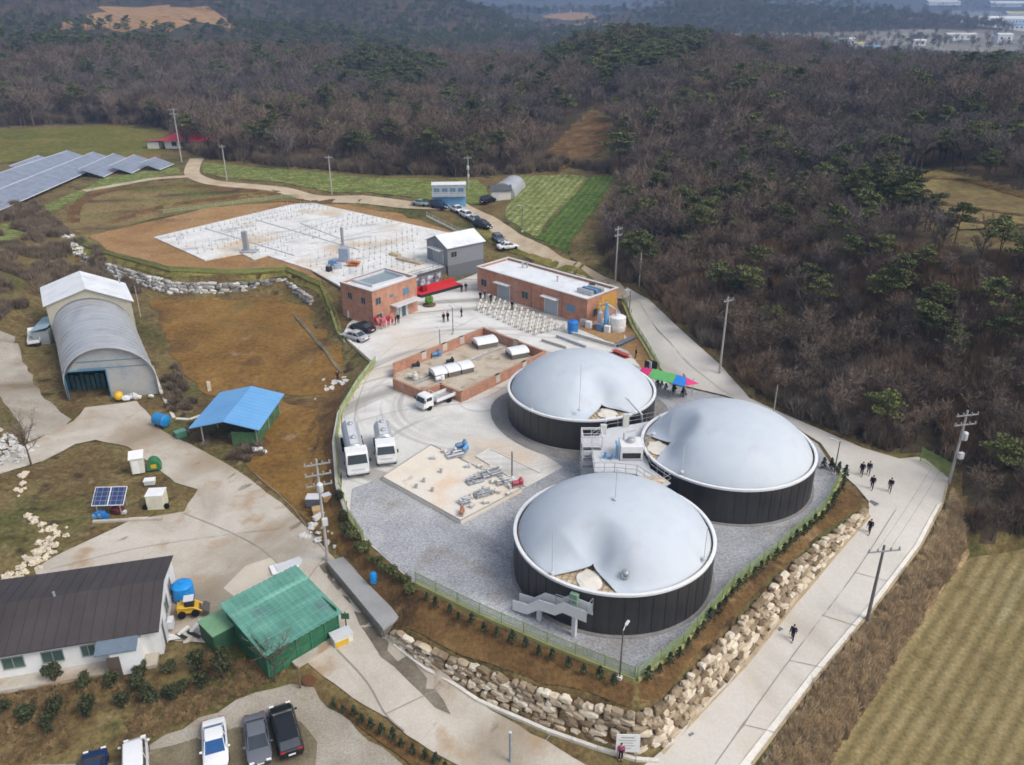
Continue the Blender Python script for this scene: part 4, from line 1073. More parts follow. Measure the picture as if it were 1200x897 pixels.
def hood(px, py, label, L_=2.2, W_=1.7, n=1, rz=.45):
    t = thing('arched_hood', label, 'hood', P(px, py, 4.57), rz)
    for k in range(n):
        x0 = (k - (n - 1) / 2) * (L_ + .12)
        arc = [(W_ / 2 * math.cos(a), .75 + .6 * math.sin(a)) for a in np.linspace(0, math.pi, 12)]
        A = Matrix.Translation((x0, 0, 0)) @ Matrix.Rotation(R(90), 4, 'Z')
        MB().ext(arc, -L_ / 2, L_ / 2, X=A).build('arched_cover', m_rim, t, smooth=True)
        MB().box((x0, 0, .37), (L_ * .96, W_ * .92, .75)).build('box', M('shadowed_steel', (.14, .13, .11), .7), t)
    return t
hood(529, 438, 'row of three silver arched equipment hoods in the brick basin', 1.9, 2.4, 3, .52)
hood(568, 405, 'wide silver arched hood in the far corner of the brick basin', 3.3, 2.7)
hood(606, 417, 'short silver arched hood by the right wall of the basin', 2.8, 2.5)
pump(483, 445, 'pale pump at the open left end of the basin', m_offw, z=4.57, s=.95, rz=-.4)
pump(511, 419, 'dark blue pump against the left wall of the basin', m_steelblue, z=4.57, s=.9)
pump(527, 426, 'black pump in the middle of the basin floor', m_dark, z=4.57, s=.7)
pump(487, 431, 'small dark pump near the left corner of the basin', m_dark, z=4.57, s=.7)
pump(515, 447, 'white covered pump beside the three arched hoods', m_white, z=4.57, s=.8, rz=.5)
bpz = thing('pipe_run', 'long low pipes across the brick basin floor', 'pipework', P(470, 449, 4.57))
q = MB()
o_ = P(470, 449, 4.57)
for dx in (0, 3, 9): q.tube([P(482 + dx, 452 - dx * .9, 4.7) - o_, P(585 + dx, 408 - dx * .3, 4.7) - o_], .08, 6)
q.build('pipe', m_galv, bpz)
for u in (.2, .5, .8):
    p = P(482, 452, 4.57).lerp(P(588, 405, 4.57), u) - o_
    MB().box((p.x, p.y, .05), (.9, .2, .1), rz=1).build('pipe_rest', m_lgrey, bpz)

# ------------------------------------------------------------------ buildings
m_wfr = M('grey_window_frame', (.30, .29, .28), .5)
def window(mb_parent, X, w, h, glass=None, frame_=True, mt=None, name='window'):
    """window on a local wall; X maps (x along, y out, z up) of the opening centre"""
    f = MB()
    t = .05
    mt = mt or m_wfr
    f.box((0, .02, h / 2 + t / 2), (w + 2 * t, .10, t), X=X).box((0, .02, -h / 2 - t / 2), (w + 2 * t, .14, t), X=X).box((-w / 2 - t / 2, .02, 0), (t, .10, h), X=X).box((w / 2 + t / 2, .02, 0), (t, .10, h), X=X).box((0, .02, 0), (.05, .08, h), X=X)
    o = f.build(name, mt or m_white, mb_parent)
    MB().box((0, -.01, 0), (w, .06, h), X=X).build('pane', glass or m_glass, o)
    return o
def shutter(parent, X, w, h, mt=None, name='roller_door'):
    o = MB().box((0, 0, h / 2), (w, .08, h), X=X).build(name, mt or m_door, parent)
    s = MB()
    for k in range(int(h / .25)): s.box((0, .05, .12 + k * .25), (w * .98, .03, .03), X=X)
    s.build('slat', m_door, o)
    MB().box((0, .06, h + .1), (w + .3, .14, .2), X=X).box((-w / 2 - .08, .03, h / 2), (.14, .1, h), X=X).box((w / 2 + .08, .03, h / 2), (.14, .1, h), X=X).build('door_frame', m_lgrey, o)
    return o
def WX(a, b, u, z, out=1):
    """matrix for wall a->b (2D), at fraction u, height z; y axis points outward (right of a->b)"""
    a, b = Vector(a[:2]), Vector(b[:2]); d = (b - a).normalized()
    p = a.lerp(b, u); n_ = Vector((d.y, -d.x)) * out
    p = p + n_ * .02
    return Matrix(((d.x, n_.x, 0, p.x), (d.y, n_.y, 0, p.y), (0, 0, 1, z), (0, 0, 0, 1)))
def rect_from(fl, fr, bl_):
    """square up a plan: front-left, front-right corners and a third at the back left"""
    fl, fr, bl_ = Vector(fl[:2]), Vector(fr[:2]), Vector(bl_[:2])
    d = (fr - fl).normalized(); n_ = Vector((-d.y, d.x))
    dep = (bl_ - fl).dot(n_)
    return [fl, fr, fr + n_ * dep, fl + n_ * dep]
def flat_block(name, label, plan, h, par=.7, z=ZP, wall_mt=None):
    o = Vector((plan[0].x, plan[0].y, z))
    t = thing(name, label, 'building', o)
    pl = [p - plan[0] for p in plan]
    c = sum(pl, Vector((0, 0))) / 4
    MB().prism([tuple(p) for p in pl], -1.0, h - par).build('wall', wall_mt or m_brick, t)
    w_ = MB()
    for i in range(4): wall_run(w_, pl[i].lerp(c, .012), pl[(i + 1) % 4].lerp(c, .012), .28, h - par - .01 * (i + 1), h + .003 * i, ext=0)
    w_.build('parapet', wall_mt or m_brick, t)
    cp_ = MB()
    for i in range(4): wall_run(cp_, pl[i].lerp(c, .012), pl[(i + 1) % 4].lerp(c, .012), .44, h + .012, h + .075 + .003 * i, ext=.16)
    cp_.build('coping', m_cope, t)
    MB().prism([tuple(p.lerp(c, .02)) for p in pl], h - par + .005, h - par + .06).build('roof', m_roofmem, t)
    return t, pl
# two-storey brick building
fr = P(435.5, 341.6, 10.5); lf = P(402, 329.5, 10.5); rt = P(487.7, 324, 10.5)
plan = rect_from((fr.x, fr.y), (rt.x, rt.y), (lf.x, lf.y))
b1, p1 = flat_block('brick_building', 'two storey red brick building with a sunken roof court', plan, 6.0, .45)
front, left = (p1[0], p1[1]), (p1[3], p1[0])
cxy = (p1[0] + p1[1] + p1[2] + p1[3]) / 4
ctr = [p1[0].lerp(p1[1], .22).lerp(p1[3].lerp(p1[2], .22), .30), p1[0].lerp(p1[1], .90).lerp(p1[3].lerp(p1[2], .90), .22), p1[0].lerp(p1[1], .92).lerp(p1[3].lerp(p1[2], .92), .90), p1[0].lerp(p1[1], .22).lerp(p1[3].lerp(p1[2], .22), .9)]
cw = MB()
cm = sum(ctr, Vector((0, 0))) / 4
for i in range(4): wall_run(cw, ctr[i], ctr[(i + 1) % 4], .2, 5.4, 6.02 + .004 * i, ext=.1)
cw.build('court_wall', m_lgrey, b1)
MB().prism([tuple(p.lerp(cm, .06)) for p in ctr], 5.62, 5.66).build('court_floor', M('wet_roof_slab', (.22, .27, .30), .5), b1)
for u, z, w, h, g in ((.16, 3.95, .75, .95, None), (.36, 3.95, .55, .5, m_winblue), (.58, 3.95, 1.0, 1.1, m_winblue)): pass
for u, z, w, h, g in ((.12, 4.1, 1.0, 1.1, None), (.42, 4.2, .7, .45, m_winblue), (.74, 4.15, 1.15, 1.1, m_winblue), (.12, 1.35, 1.1, 1.2, None)):
    window(b1, WX(*front, u, z), w, h, g)
for u, z in ((.30, 4.2), (.72, 4.0)): window(b1, WX(*left, u, z), .95, 1.05)
X = WX(*front, .63, 1.25)
d = MB().box((0, .02, 0), (2.6, .1, 2.5), X=X).build('glass_entrance', M('entrance_glass', (.42, .47, .48), .2), b1)
MB().box((0, .08, 0), (.08, .08, 2.5), X=X).box((-.7, .08, 0), (.06, .08, 2.5), X=X).box((.7, .08, 0), (.06, .08, 2.5), X=X).box((.35, .09, 0), (.62, .06, 2.3), X=X).build('door_leaf', M('dark_glass', (.07, .09, .10), .2), d)
MB().box((0, .75, 2.55 - 1.25 + .1), (5.6, 1.6, .2), X=WX(*front, .66, 1.25)).build('entrance_canopy', m_lgrey, b1)
MB().tube([tuple(p1[3].lerp(p1[2], .5)) + (5.9,), tuple(p1[3].lerp(p1[2], .5)) + (7.4,)], .08, 6).build('flue', m_galv, b1)
q = P(411, 372, 4.7)
hv = thing('meter_box', 'small grey utility box beside the left wall of the two storey brick building', 'utility box', q)
MB().box((0, 0, .6), (.9, .7, 1.2)).build('cabinet', m_lgrey, hv, bevel=.03)
MB().box((0, -.36, .7), (.5, .03, .7)).build('door', m_offw, hv)

# long single-storey brick building
fr = P(688.5, 351, 8.9); lf = P(559, 312.5, 8.9); bk = P(722.6, 337.2, 8.9)
pl2 = rect_from((lf.x, lf.y), (fr.x, fr.y), (lf.x, lf.y + 6))
dep = (Vector((bk.x, bk.y)) - pl2[1]).length
dd = (pl2[1] - pl2[0]).normalized(); nn = Vector((-dd.y, dd.x))
pl2 = [pl2[0], pl2[1], pl2[1] + nn * dep, pl2[0] + nn * dep]
b2, p2 = flat_block('brick_building', 'long single storey red brick building with two roller doors', pl2, 4.4, .45)
front, side = (p2[0], p2[1]), (p2[1], p2[2])
ln2 = (p2[1] - p2[0]).length
for u, w, h in ((.265, 2.7, 2.6), (.70, 2.7, 2.75)):
    shutter(b2, WX(*front, u, 0.0), w, h)
    MB().box((0, .5, h + .25), (w + .7, 1.0, .12), X=WX(*front, u, 0)).build('door_canopy', m_white, b2)
for u, z, w, h, g in ((.465, 1.9, 1.4, 1.2, None), (.865, 2.1, 1.8, 1.2, m_winblue), (.07, 1.8, 1.3, 1.2, None)): window(b2, WX(*front, u, z), w, h, g)
window(b2, WX(*side, .28, 1.7), 1.1, 1.3)
for u in (.52, .605, .79): MB().box((0, .06, 1.95), (.12, .12, 3.9), X=WX(*front, u, 0)).build('downpipe', M('downpipe_paint', (.36, .20, .13), .6), b2)
yy = MB()
for k in range(6): yy.box((0, .04, .3), (.02, .02, .02), X=WX(*side, .6, 2))
MB().box((0, .03, 2.3), (dep * .5, .05, 2.6), X=WX(*side, .70, .4)).build('yellow_reflection_panel', M('yellow_reflection_tone', (.50, .27, .055), .7), b2)  # yellow reflection on the end wall, put in as a coloured panel
cpos = p2[1].lerp(p2[2], .35).lerp(p2[0].lerp(p2[3], .35), .10)
hv = thing('rooftop_unit', 'grey air handling unit on the right end of the long white roof', 'air unit', (pl2[0].x + cpos.x, pl2[0].y + cpos.y, ZP + 4.02), heading(pl2[0], pl2[1]))
for k in range(3): MB().box((-.2 + .15 * k, k * 1.15, .35), (3.0, .75, .7)).build('cooling_bank', m_steelblue if k == 1 else m_galv, hv, bevel=.03)
MB().box((-1.2, 2.9, .4), (.8, .7, .8)).build('fan_box', m_dark, hv)
for u, v, lb in ((.22, .75, 'small paired roof vent at the left end of the long white roof'), (.6, .55, 'single thin roof vent in the middle of the long white roof')):
    cpos = p2[0].lerp(p2[1], u).lerp(p2[3].lerp(p2[2], u), v)
    hv = thing('roof_vent', lb, 'vent', (pl2[0].x + cpos.x, pl2[0].y + cpos.y, ZP + 4.02))
    MB().lathe([(.14, 0), (.14, .8), (.26, .82), (.26, .95), (0, 1.05)], 10).build('pipe', m_galv, hv)
    if u < .5: MB().lathe([(.14, 0), (.14, .9), (.26, .92), (.26, 1.05), (0, 1.15)], 10, (.8, .1, 0)).build('pipe', m_galv, hv)

# grey gabled shed by the pad
g0, g1 = P(525.5, 328, ZP), P(567, 318.5, ZP)
gl = P(502.6, 312, ZP + 1.4)
d = (Vector((g1.x, g1.y)) - Vector((g0.x, g0.y))).normalized(); n_ = Vector((-d.y, d.x))
Lg = (Vector((g1.x, g1.y)) - Vector((g0.x, g0.y))).length; Wg = 7.0
gs = thing('metal_shed', 'grey metal clad gabled shed with a white roof by the construction pad', 'building', g0, math.atan2(d.y, d.x))
m_clad = M('grey_cladding', (.20, .215, .23), .55, .06, .6); m_clad2 = M('dark_grey_cladding', (.125, .13, .14), .6, .06, .6)
he, hp_ = 6.0, 7.5
MB().ext([(0, 0), (0, 0)], 0, 0) if False else None
w_ = MB(); w_.add([(0, 0, 2.6), (Lg, 0, 2.6), (Lg, Wg, 2.6), (0, Wg, 2.6), (0, 0, he), (Lg, 0, he), (Lg, Wg, he), (0, Wg, he), (0, Wg / 2, hp_), (Lg, Wg / 2, hp_)],
                  [(0, 1, 5, 4), (2, 3, 7, 6), (0, 4, 8, 7, 3), (1, 2, 6, 9, 5)]); w_.build('wall', m_clad, gs)
MB().box((Lg / 2, Wg / 2, 1.3), (Lg + .02, Wg + .02, 2.6)).build('lower_wall', m_clad2, gs)
for s in (-1, 1):
    r_ = MB(); y0 = -.35 if s < 0 else Wg + .35
    zlo = he - .35 * 2 * (hp_ - he) / Wg + .05
    r_.add([(-.3, y0, zlo), (Lg + .3, y0, zlo), (Lg + .3, Wg / 2, hp_ + .05), (-.3, Wg / 2, hp_ + .05), (-.3, y0, zlo + .12), (Lg + .3, y0, zlo + .12), (Lg + .3, Wg / 2, hp_ + .17), (-.3, Wg / 2, hp_ + .17)],
           [(0, 1, 2, 3), (4, 5, 6, 7), (0, 1, 5, 4), (1, 2, 6, 5), (2, 3, 7, 6), (3, 0, 4, 7)])
    r_.build('roof', m_roofmem, gs)
window(gs, WX((0, 0), (Lg, 0), .17, 4.6), 1.2, 1.0)
shutter(gs, Matrix.Translation((-.03, Wg * .45, 2.6)) @ Matrix.Rotation(R(-90), 4, 'Z') @ Matrix.Rotation(R(0), 4, 'Z'), 3.2, 2.6, M('pale_shutter', (.30, .32, .34), .5))
MB().box((-.6, Wg * .45, 5.3), (1.3, 4.0, .1)).build('door_canopy', m_lgrey, gs)
# retaining wall of the pad
e0, e1, e2, e3 = P(368, 319, ZD + .05), P(405, 341, ZD + .05), P(450, 334.5, ZD + .05), P(524, 313, ZD + .05)
rw = thing('retaining_wall', 'grey concrete retaining wall along the front of the construction pad', 'wall', (e0.x, e0.y, ZP))
O = Vector((e0.x, e0.y))
for a, b in ((e0, e1), (e1, e2), (e2, e3)):
    w_ = MB(); wall_run(w_, Vector((a.x, a.y)) - O, Vector((b.x, b.y)) - O, .35, -.8, ZD - ZP + .12 + .01 * a.x % .03, ext=.1); w_.build('wall_panel', M('retaining_concrete', (.10, .10, .105), .8, .15, .6), rw)
for a, b in ((e1, e2), (e2, e3)):
    q = MB(); rails(q, [Vector((a.x, a.y, 0)) - Vector((O.x, O.y, -(ZD - ZP + .12))), Vector((b.x, b.y, 0)) - Vector((O.x, O.y, -(ZD - ZP + .12)))], h=.9, n=2, r=.03, posts=2); q.build('handrail', M('dark_rail', (.08, .085, .09), .5), rw)
# white construction pad
pc = [(180, 278), (338, 240.5), (352, 238.5), (368, 238), (545, 277), (548, 283), (506, 296), (524, 311), (488, 321), (450, 332), (421, 342), (405, 339), (365, 316.5), (313, 299.5), (297, 304), (283, 297), (240, 305)]
pw = [P(a, b, ZD + .25) for a, b in pc]
pd_ = thing('construction_pad', 'large white concrete pad with rows of bare starter bars', 'slab', pw[0] - Vector((0, 0, .25)))
po = pw[0] - Vector((0, 0, .25))
MB().prism([((p - po).x, (p - po).y) for p in pw], -.3, .25).build('slab', m_pad, pd_)
for a, b in (((230, 305), (290, 297)),): pass
ch = MB()
for a, b in (((352, 262), (398, 280)), ((300, 258), (420, 293)), ((240, 268), (345, 300)), ((380, 285), (470, 262)), ((300, 290), (400, 255))):
    A, B = P(a[0], a[1], ZD + .26) - po, P(b[0], b[1], ZD + .26) - po
    ch.tube([A, B], .16, 4)
ch.build('joint_channel', M('channel_grey', (.45, .46, .48), .7), pd_)
# ------------------------------------------------------------------ vehicles
PAINT = {}
def paint(n, c, rough=.25):
    if n not in PAINT: PAINT[n] = M(n, c, rough, .04, 1, fine=.02)
    return PAINT[n]
def wheel(parent, x, y, r=.33, w=.22):
    X = Matrix.Translation((x, y, r)) @ Matrix.Rotation(R(90), 4, 'X')
    o = MB().lathe([(r * .62, -w / 2), (r * .95, -w / 2), (r, -w / 3), (r, w / 3), (r * .95, w / 2), (r * .62, w / 2)], 18, X=X).build('wheel', m_tyre, parent, smooth=True)
    MB().lathe([(0, -w * .4), (r * .6, -w * .45), (r * .62, w * .45), (0, w * .4)], 12, X=X).build('rim', m_hub, o)
    return o
def sec(x, w, z0, zb, zt, wt): return [(x, -w * .86, z0), (x, -w, z0 + .18), (x, -w, zb), (x, -wt, zt), (x, wt, zt), (x, w, zb), (x, w, z0 + .18), (x, w * .86, z0)]
def car(label, mt, loc, rz, kind='sedan', L_=4.7, W_=1.84, group=None, glass=None, name='parked_car', cat='car'):
    t = thing(name, label, cat, loc, rz, group)
    a, w = L_ / 2, W_ / 2
    suv = kind in ('suv', 'hatch', 'van')
    up = {'sedan': 0, 'suv': .18, 'hatch': .06, 'van': .25, 'pickup': .2}[kind]
    hz = {'sedan': 1.44, 'suv': 1.72, 'hatch': 1.5, 'van': 1.95, 'pickup': 1.75}[kind]
    belt = .92 + up
    nose = belt - .22
    ss = [sec(-a, w * .80, .42, .62, belt - .14, w * .70), sec(-a + .14, w * .95, .30, .70, belt - .02, w * .84), sec(-a + .7, w, .26, .78, belt + .02, w * .88), sec(0, w, .25, .78, belt, w * .90),
          sec(a - 1.25, w, .26, .76, belt - .03, w * .88), sec(a - .45, w * .97, .28, .68, nose, w * .80), sec(a - .10, w * .86, .34, .58, nose - .12, w * .70), sec(a, w * .74, .42, .52, nose - .22, w * .62)]
    b = MB().loft(ss).build('body', mt, t, smooth=True, sharp=42)
    rear0 = -a + (.75 if kind == 'sedan' else .12 if kind != 'pickup' else 2.0)
    rear1 = -a + (1.55 if kind == 'sedan' else .55 if kind != 'pickup' else 2.15)
    fr0 = a - (1.15 if kind != 'van' else .75); fr1 = a - (2.05 if kind != 'van' else 1.45)
    wt = w * .70
    def cs(x, wb, zb, wt_, zt): return [(x, -wb, zb), (x, -wt_, zt), (x, wt_, zt), (x, wb, zb)]
    g = MB().loft([cs(rear0, w * .80, belt - .03, w * .78, belt), cs(rear1, w * .87, belt - .03, wt, hz - .05), cs((rear1 + fr1) / 2, w * .88, belt - .03, wt + .02, hz - .02), cs(fr1, w * .87, belt - .03, wt, hz - .06), cs(fr0, w * .80, belt - .05, w * .78, belt - .02)])
    g.build('windows', glass or m_glass, t, smooth=True, sharp=25)
    MB().loft([cs(rear1 - .06, wt * .97, hz - .09, wt * .9, hz - .03), cs(rear1 + .2, wt + .04, hz - .09, wt * .95, hz + .01), cs((rear1 + fr1) / 2, wt + .06, hz - .07, wt * .95, hz + .03), cs(fr1 - .15, wt + .04, hz - .09, wt * .95, hz), cs(fr1 + .06, wt * .97, hz - .12, wt * .88, hz - .05)]).build('roof', mt, t, smooth=True)
    pl = MB()
    for s in (-1, 1):
        pl.tube([(fr0 + .0, s * w * .80, belt - .02), (fr1, s * (wt + .01), hz - .05)], .035, 4).tube([(rear0, s * w * .80, belt), (rear1, s * (wt + .01), hz - .05)], .045, 4).tube([((fr1 + rear1) / 2, s * w * .895, belt), ((fr1 + rear1) / 2, s * (wt + .03), hz - .05)], .03, 4)
    pl.build('pillar_trim', mt, t)
    MB().box((a + .012, 0, .50), (.03, .52, .13)).build('number_plate', m_white, t); MB().box((-a - .012, 0, .62), (.03, .52, .13)).build('number_plate', m_white, t)
    MB().box((a - .02, 0, .36), (.10, w * 1.5, .10)).box((-a + .02, 0, .38), (.10, w * 1.6, .12)).build('bumper_trim', m_dark, t)
    sm_ = MB()
    for x_ in (fr1 - .35, (fr1 + rear1) / 2 - .05, rear1 + .1):
        for s in (-1, 1): sm_.box((x_, s * (w + .002), (belt + .4) / 2), (.018, .012, belt - .5))
    sm_.build('door_gap', m_dark, t)
    for s in (-1, 1):
        MB().box((a - .13, s * w * .66, nose - .12), (.16, .36, .14)).build('headlight', m_lamp_w, t, bevel=.02)
        MB().box((-a + .05, s * w * .66, belt - .14), (.14, .34, .15)).build('tail_light', m_lamp_r, t, bevel=.02)
        MB().box((fr0 - .28, s * (w + .08), belt + .06), (.14, .2, .13)).build('mirror', mt, t, bevel=.02)
        for x in (a - .92, -a + .95): wheel(t, x, s * (w - .10), .33 + up * .12)
    if kind == 'pickup': MB().box((-a + 1.0, 0, belt + .03), (1.75, w * 1.5, .06)).build('bed_cover', m_dark, t)
    return t
def lorry(label, loc, rz, L_=5.1, W_=1.75, H_=2.0, load='bed', mt=None, name='cargo_truck', cat='truck'):
    t = thing(name, label, cat, loc, rz)
    mt = mt or m_white
    a, w = L_ / 2, W_ / 2
    cl = 1.55 if H_ < 2.5 else 2.0
    z0 = .45 if H_ < 2.5 else .75
    gl = z0 + (H_ - z0) * .52
    cab = [(a - cl, z0), (a - .02, z0), (a, gl - .1), (a - .28, H_ - .12), (a - .45, H_), (a - cl, H_)]
    MB().ext(cab, -w * .95, w * .95).build('cab', mt, t, bevel=.05)
    X = Matrix.Translation((a - .13, 0, (gl + H_ - .15) / 2)) @ Matrix.Rotation(math.atan2(.28, (H_ - .12) - gl + .1), 4, 'Y') @ Matrix.Rotation(R(180), 4, 'Y')
    wsh = MB()
    p0, p1 = Vector((a + .012, 0, gl - .04)), Vector((a - .262, 0, H_ - .2))
    nrm = Vector((p1.z - p0.z, 0, -(p1.x - p0.x))).normalized() * .03
    wsh.add([tuple(p0 + Vector((0, -w * .85, 0)) + nrm), tuple(p0 + Vector((0, w * .85, 0)) + nrm), tuple(p1 + Vector((0, w * .78, 0)) + nrm), tuple(p1 + Vector((0, -w * .78, 0)) + nrm),
             tuple(p0 + Vector((0, -w * .85, 0)) - nrm), tuple(p0 + Vector((0, w * .85, 0)) - nrm), tuple(p1 + Vector((0, w * .78, 0)) - nrm), tuple(p1 + Vector((0, -w * .78, 0)) - nrm)],
            [(0, 1, 2, 3), (7, 6, 5, 4), (0, 1, 5, 4), (1, 2, 6, 5), (2, 3, 7, 6), (3, 0, 4, 7)])
    wsh.build('windscreen', m_glass, t)
    for s in (-1, 1):
        MB().box((a - .85, s * (w * .955), gl + (H_ - gl) * .42), (.85, .05, (H_ - gl) * .6)).build('side_window', m_glass, t)
        MB().box((a - .02, s * w * .68, z0 + .22), (.08, .34, .16)).build('headlight', m_lamp_w, t)
        MB().box((a - .05, s * (w + .12), gl + .25), (.1, .16, .4)).build('mirror', m_dark, t)
    MB().box((a + .02, 0, z0 + .05), (.08, W_ * .9, .2)).box((a + .01, 0, z0 + .5), (.05, W_ * .55, .2)).build('bumper', m_lgrey, t)
    MB().box((-.1, -.35, z0 + .02), (L_ - .4, .16, .22)).box((-.1, .35, z0 + .02), (L_ - .4, .16, .22)).build('chassis', m_dark, t)
    wr = .32 if H_ < 2.5 else .5
    xs = [a - .95, -a + 1.0] if H_ < 2.5 else ([a - 1.0, -a + 1.2, -a + 2.5] if L_ > 7.5 else [a - 1.0, -a + 1.2])
    for x in xs:
        for s in (-1, 1): wheel(t, x, s * (w - .16), wr, .28)
    bl_ = L_ - cl - .5; bx = -a + bl_ / 2
    if load == 'bed':
        MB().box((bx, 0, z0 + .3), (bl_, W_, .1)).build('bed_floor', m_galv, t)
        for s in (-1, 1): MB().box((bx, s * (w - .03), z0 + .55), (bl_, .06, .42)).build('side_board', mt, t)
        MB().box((-a + .03, 0, z0 + .55), (.06, W_, .42)).build('tailboard', mt, t)
        q = MB(); rails(q, [(bx + bl_ / 2 - .1, -w * .9, z0 + .3), (bx + bl_ / 2 - .1, w * .9, z0 + .3)], h=1.2, n=2, posts=.8); q.build('headboard', mt, t)
    else:
        X = Matrix.Translation((bx, 0, z0 + 1.15)) @ Matrix.Rotation(R(90), 4, 'Y')
        r = min(w * .86, 1.0)
        MB().lathe([(0, -bl_ / 2 - .02), (r * .8, -bl_ / 2), (r, -bl_ / 2 + .25), (r, bl_ / 2 - .25), (r * .8, bl_ / 2), (0, bl_ / 2 + .02)], 24, X=X).build('tank_barrel', M('brushed_tank', (.50, .52, .54), .35, .06, metallic=.4), t, smooth=True)
        MB().box((bx, 0, z0 + 1.15 + r + .02), (bl_ * .9, .9, .06)).build('walkway', m_lgrey, t)
        for k in range(2): MB().lathe([(.3, 0), (.3, .18), (.24, .24), (0, .26)], 14, (bx + (k - .5) * bl_ * .5, 0, z0 + 1.2 + r)).build('manhole', m_galv, t)
        q = MB(); rails(q, [(bx - bl_ * .45, -.5, z0 + 1.17 + r), (bx + bl_ * .45, -.5, z0 + 1.17 + r)], h=.5, n=1, posts=1.5); q.build('handrail', m_galv, t)
        MB().box((-a + .2, 0, z0 + 1.0), (.5, W_ * .6, .8)).build('pump_box', m_galv, t)
    return t
cw_, cb_, cs_, cg_, cd_ = paint('white_car_paint', (.72, .72, .72)), paint('black_car_paint', (.012, .013, .016)), paint('silver_car_paint', (.42, .43, .45)), paint('grey_car_paint', (.12, .13, .15)), paint('navy_car_paint', (.02, .035, .08))
def between(a, b, z=None):
    A = PT(*a) if z is None else P(*a, z); B = PT(*b) if z is None else P(*b, z)
    return (A + B) / 2, heading(A, B)
def facing(a, b, z=None):
    c, h = between(a, b, z); c.z = H(c.x, c.y) + .06; return c, h
A, B = P(421, 562, ZP + .05), P(410, 510, ZP + .05)
d = (A - B).normalized()
lorry('large white tanker truck parked along the yard kerb', A - d * 4.6, math.atan2(d.y, d.x), 9.2, 2.5, 3.1, 'tank', name='tanker_truck', cat='truck')
A, B = P(454, 549, ZP + .05), P(448, 512, ZP + .05)
d = (A - B).normalized()
lorry('shorter white tank truck, second from the yard kerb', A - d * 3.3, math.atan2(d.y, d.x), 6.6, 2.3, 2.8, 'tank', name='tanker_truck', cat='truck')
A, B = P(496, 480, ZP + .05), P(526, 468, ZP + .05)
lorry('small white flatbed truck parked against the brick basin', (A + B) / 2, heading(B, A), 5.2, 1.8, 2.0, 'bed')
c, h = between((436, 391), (414, 384), ZP + .05); car('black sedan parked beside the silver one near the two storey brick building', cb_, c, h)
c, h = between((428, 401), (404, 395), ZP + .05); car('silver sedan parked beside the black one at the yard entrance', cs_, c, h)
# car park
c, h = facing((255, 900), (252, 858)); car('white sedan with blue tinted rear window in the muddy car park', cw_, c, h + math.pi, glass=M('blue_tint_glass', (.02, .08, .22), .12))
c, h = facing((306, 896), (300, 850)); car('dark grey sedan parked between the white sedan and the black pickup', cg_, c, h + math.pi, L_=4.8)
c, h = facing((343, 890), (329, 834)); car('large black pickup parked at the end of the row', cb_, c, h, kind='suv', L_=5.2, W_=1.95)
c, h = facing((162, 920), (160, 884)); car('white van at the bottom edge of the muddy car park', cw_, c, h, kind='van', L_=4.6)
c, h = facing((112, 930), (112, 893)); car('blue car mostly cut off at the bottom of the car park', paint('blue_car_paint', (.012, .035, .10)), c, h, kind='hatch', L_=4.2)
# lane
for a, b, kd, mt, lb in (((585, 294), (606, 288), 'sedan', cw_, 'white sedan nearest the long brick building on the sandy lane'),
                         ((581, 280), (588, 287), 'hatch', cg_, 'dark teal grey hatchback parked behind the nearest white sedan on the lane'),
                         ((559, 266), (573, 269), 'suv', cb_, 'black car in the middle of the row along the lane'),
                         ((551, 257), (563, 263), 'sedan', cs_, 'silver car just ahead of the black one in the lane row'),
                         ((541, 252), (554, 258), 'hatch', cw_, 'white hatchback in the lane row between two pale cars'),
                         ((529, 245), (543, 252), 'sedan', cw_, 'white sedan close to the blue and white cabin'),
                         ((508, 243), (522, 246), 'suv', cd_, 'dark navy car parked right in front of the blue and white cabin'),
                         ((486, 240), (501, 242), 'sedan', paint('pale_green_paint', (.30, .38, .34)), 'pale green car left of the blue and white cabin on the path'),
                         ((567, 240), (577, 236), 'suv', cb_, 'black car parked in front of the small greenhouse')):
    c, h = facing(a, b); car(lb, mt, c, h, kind=kd, L_=4.5)

# ------------------------------------------------------------------ people
m_skin = M('skin', (.46, .28, .19), .6, .05)
m_hair = M('dark_hair', (.015, .012, .010), .7, .1)
def skin_mesh(nm, verts, edges, radii, root=0, sub=1):
    me = bpy.data.meshes.new(nm); me.from_pydata(verts, edges, [])
    o = bpy.data.objects.new(nm + '_tmp', me); C.objects.link(o)
    md = o.modifiers.new('s', 'SKIN')
    if not me.skin_vertices: me.skin_vertices.new()
    for i, r in enumerate(radii):
        rr = r if hasattr(r, '__len__') else (r, r)
        me.skin_vertices[0].data[i].radius = rr
        me.skin_vertices[0].data[i].use_root = (i == root)
    md.use_smooth_shade = True
    if sub:
        sb = o.modifiers.new('u', 'SUBSURF'); sb.levels = sub; sb.render_levels = sub
    dg = bpy.context.evaluated_depsgraph_get()
    m2 = bpy.data.meshes.new_from_object(o.evaluated_get(dg))
    m2.name = nm
    bpy.data.objects.remove(o)
    for p in m2.polygons: p.use_smooth = True
    return m2
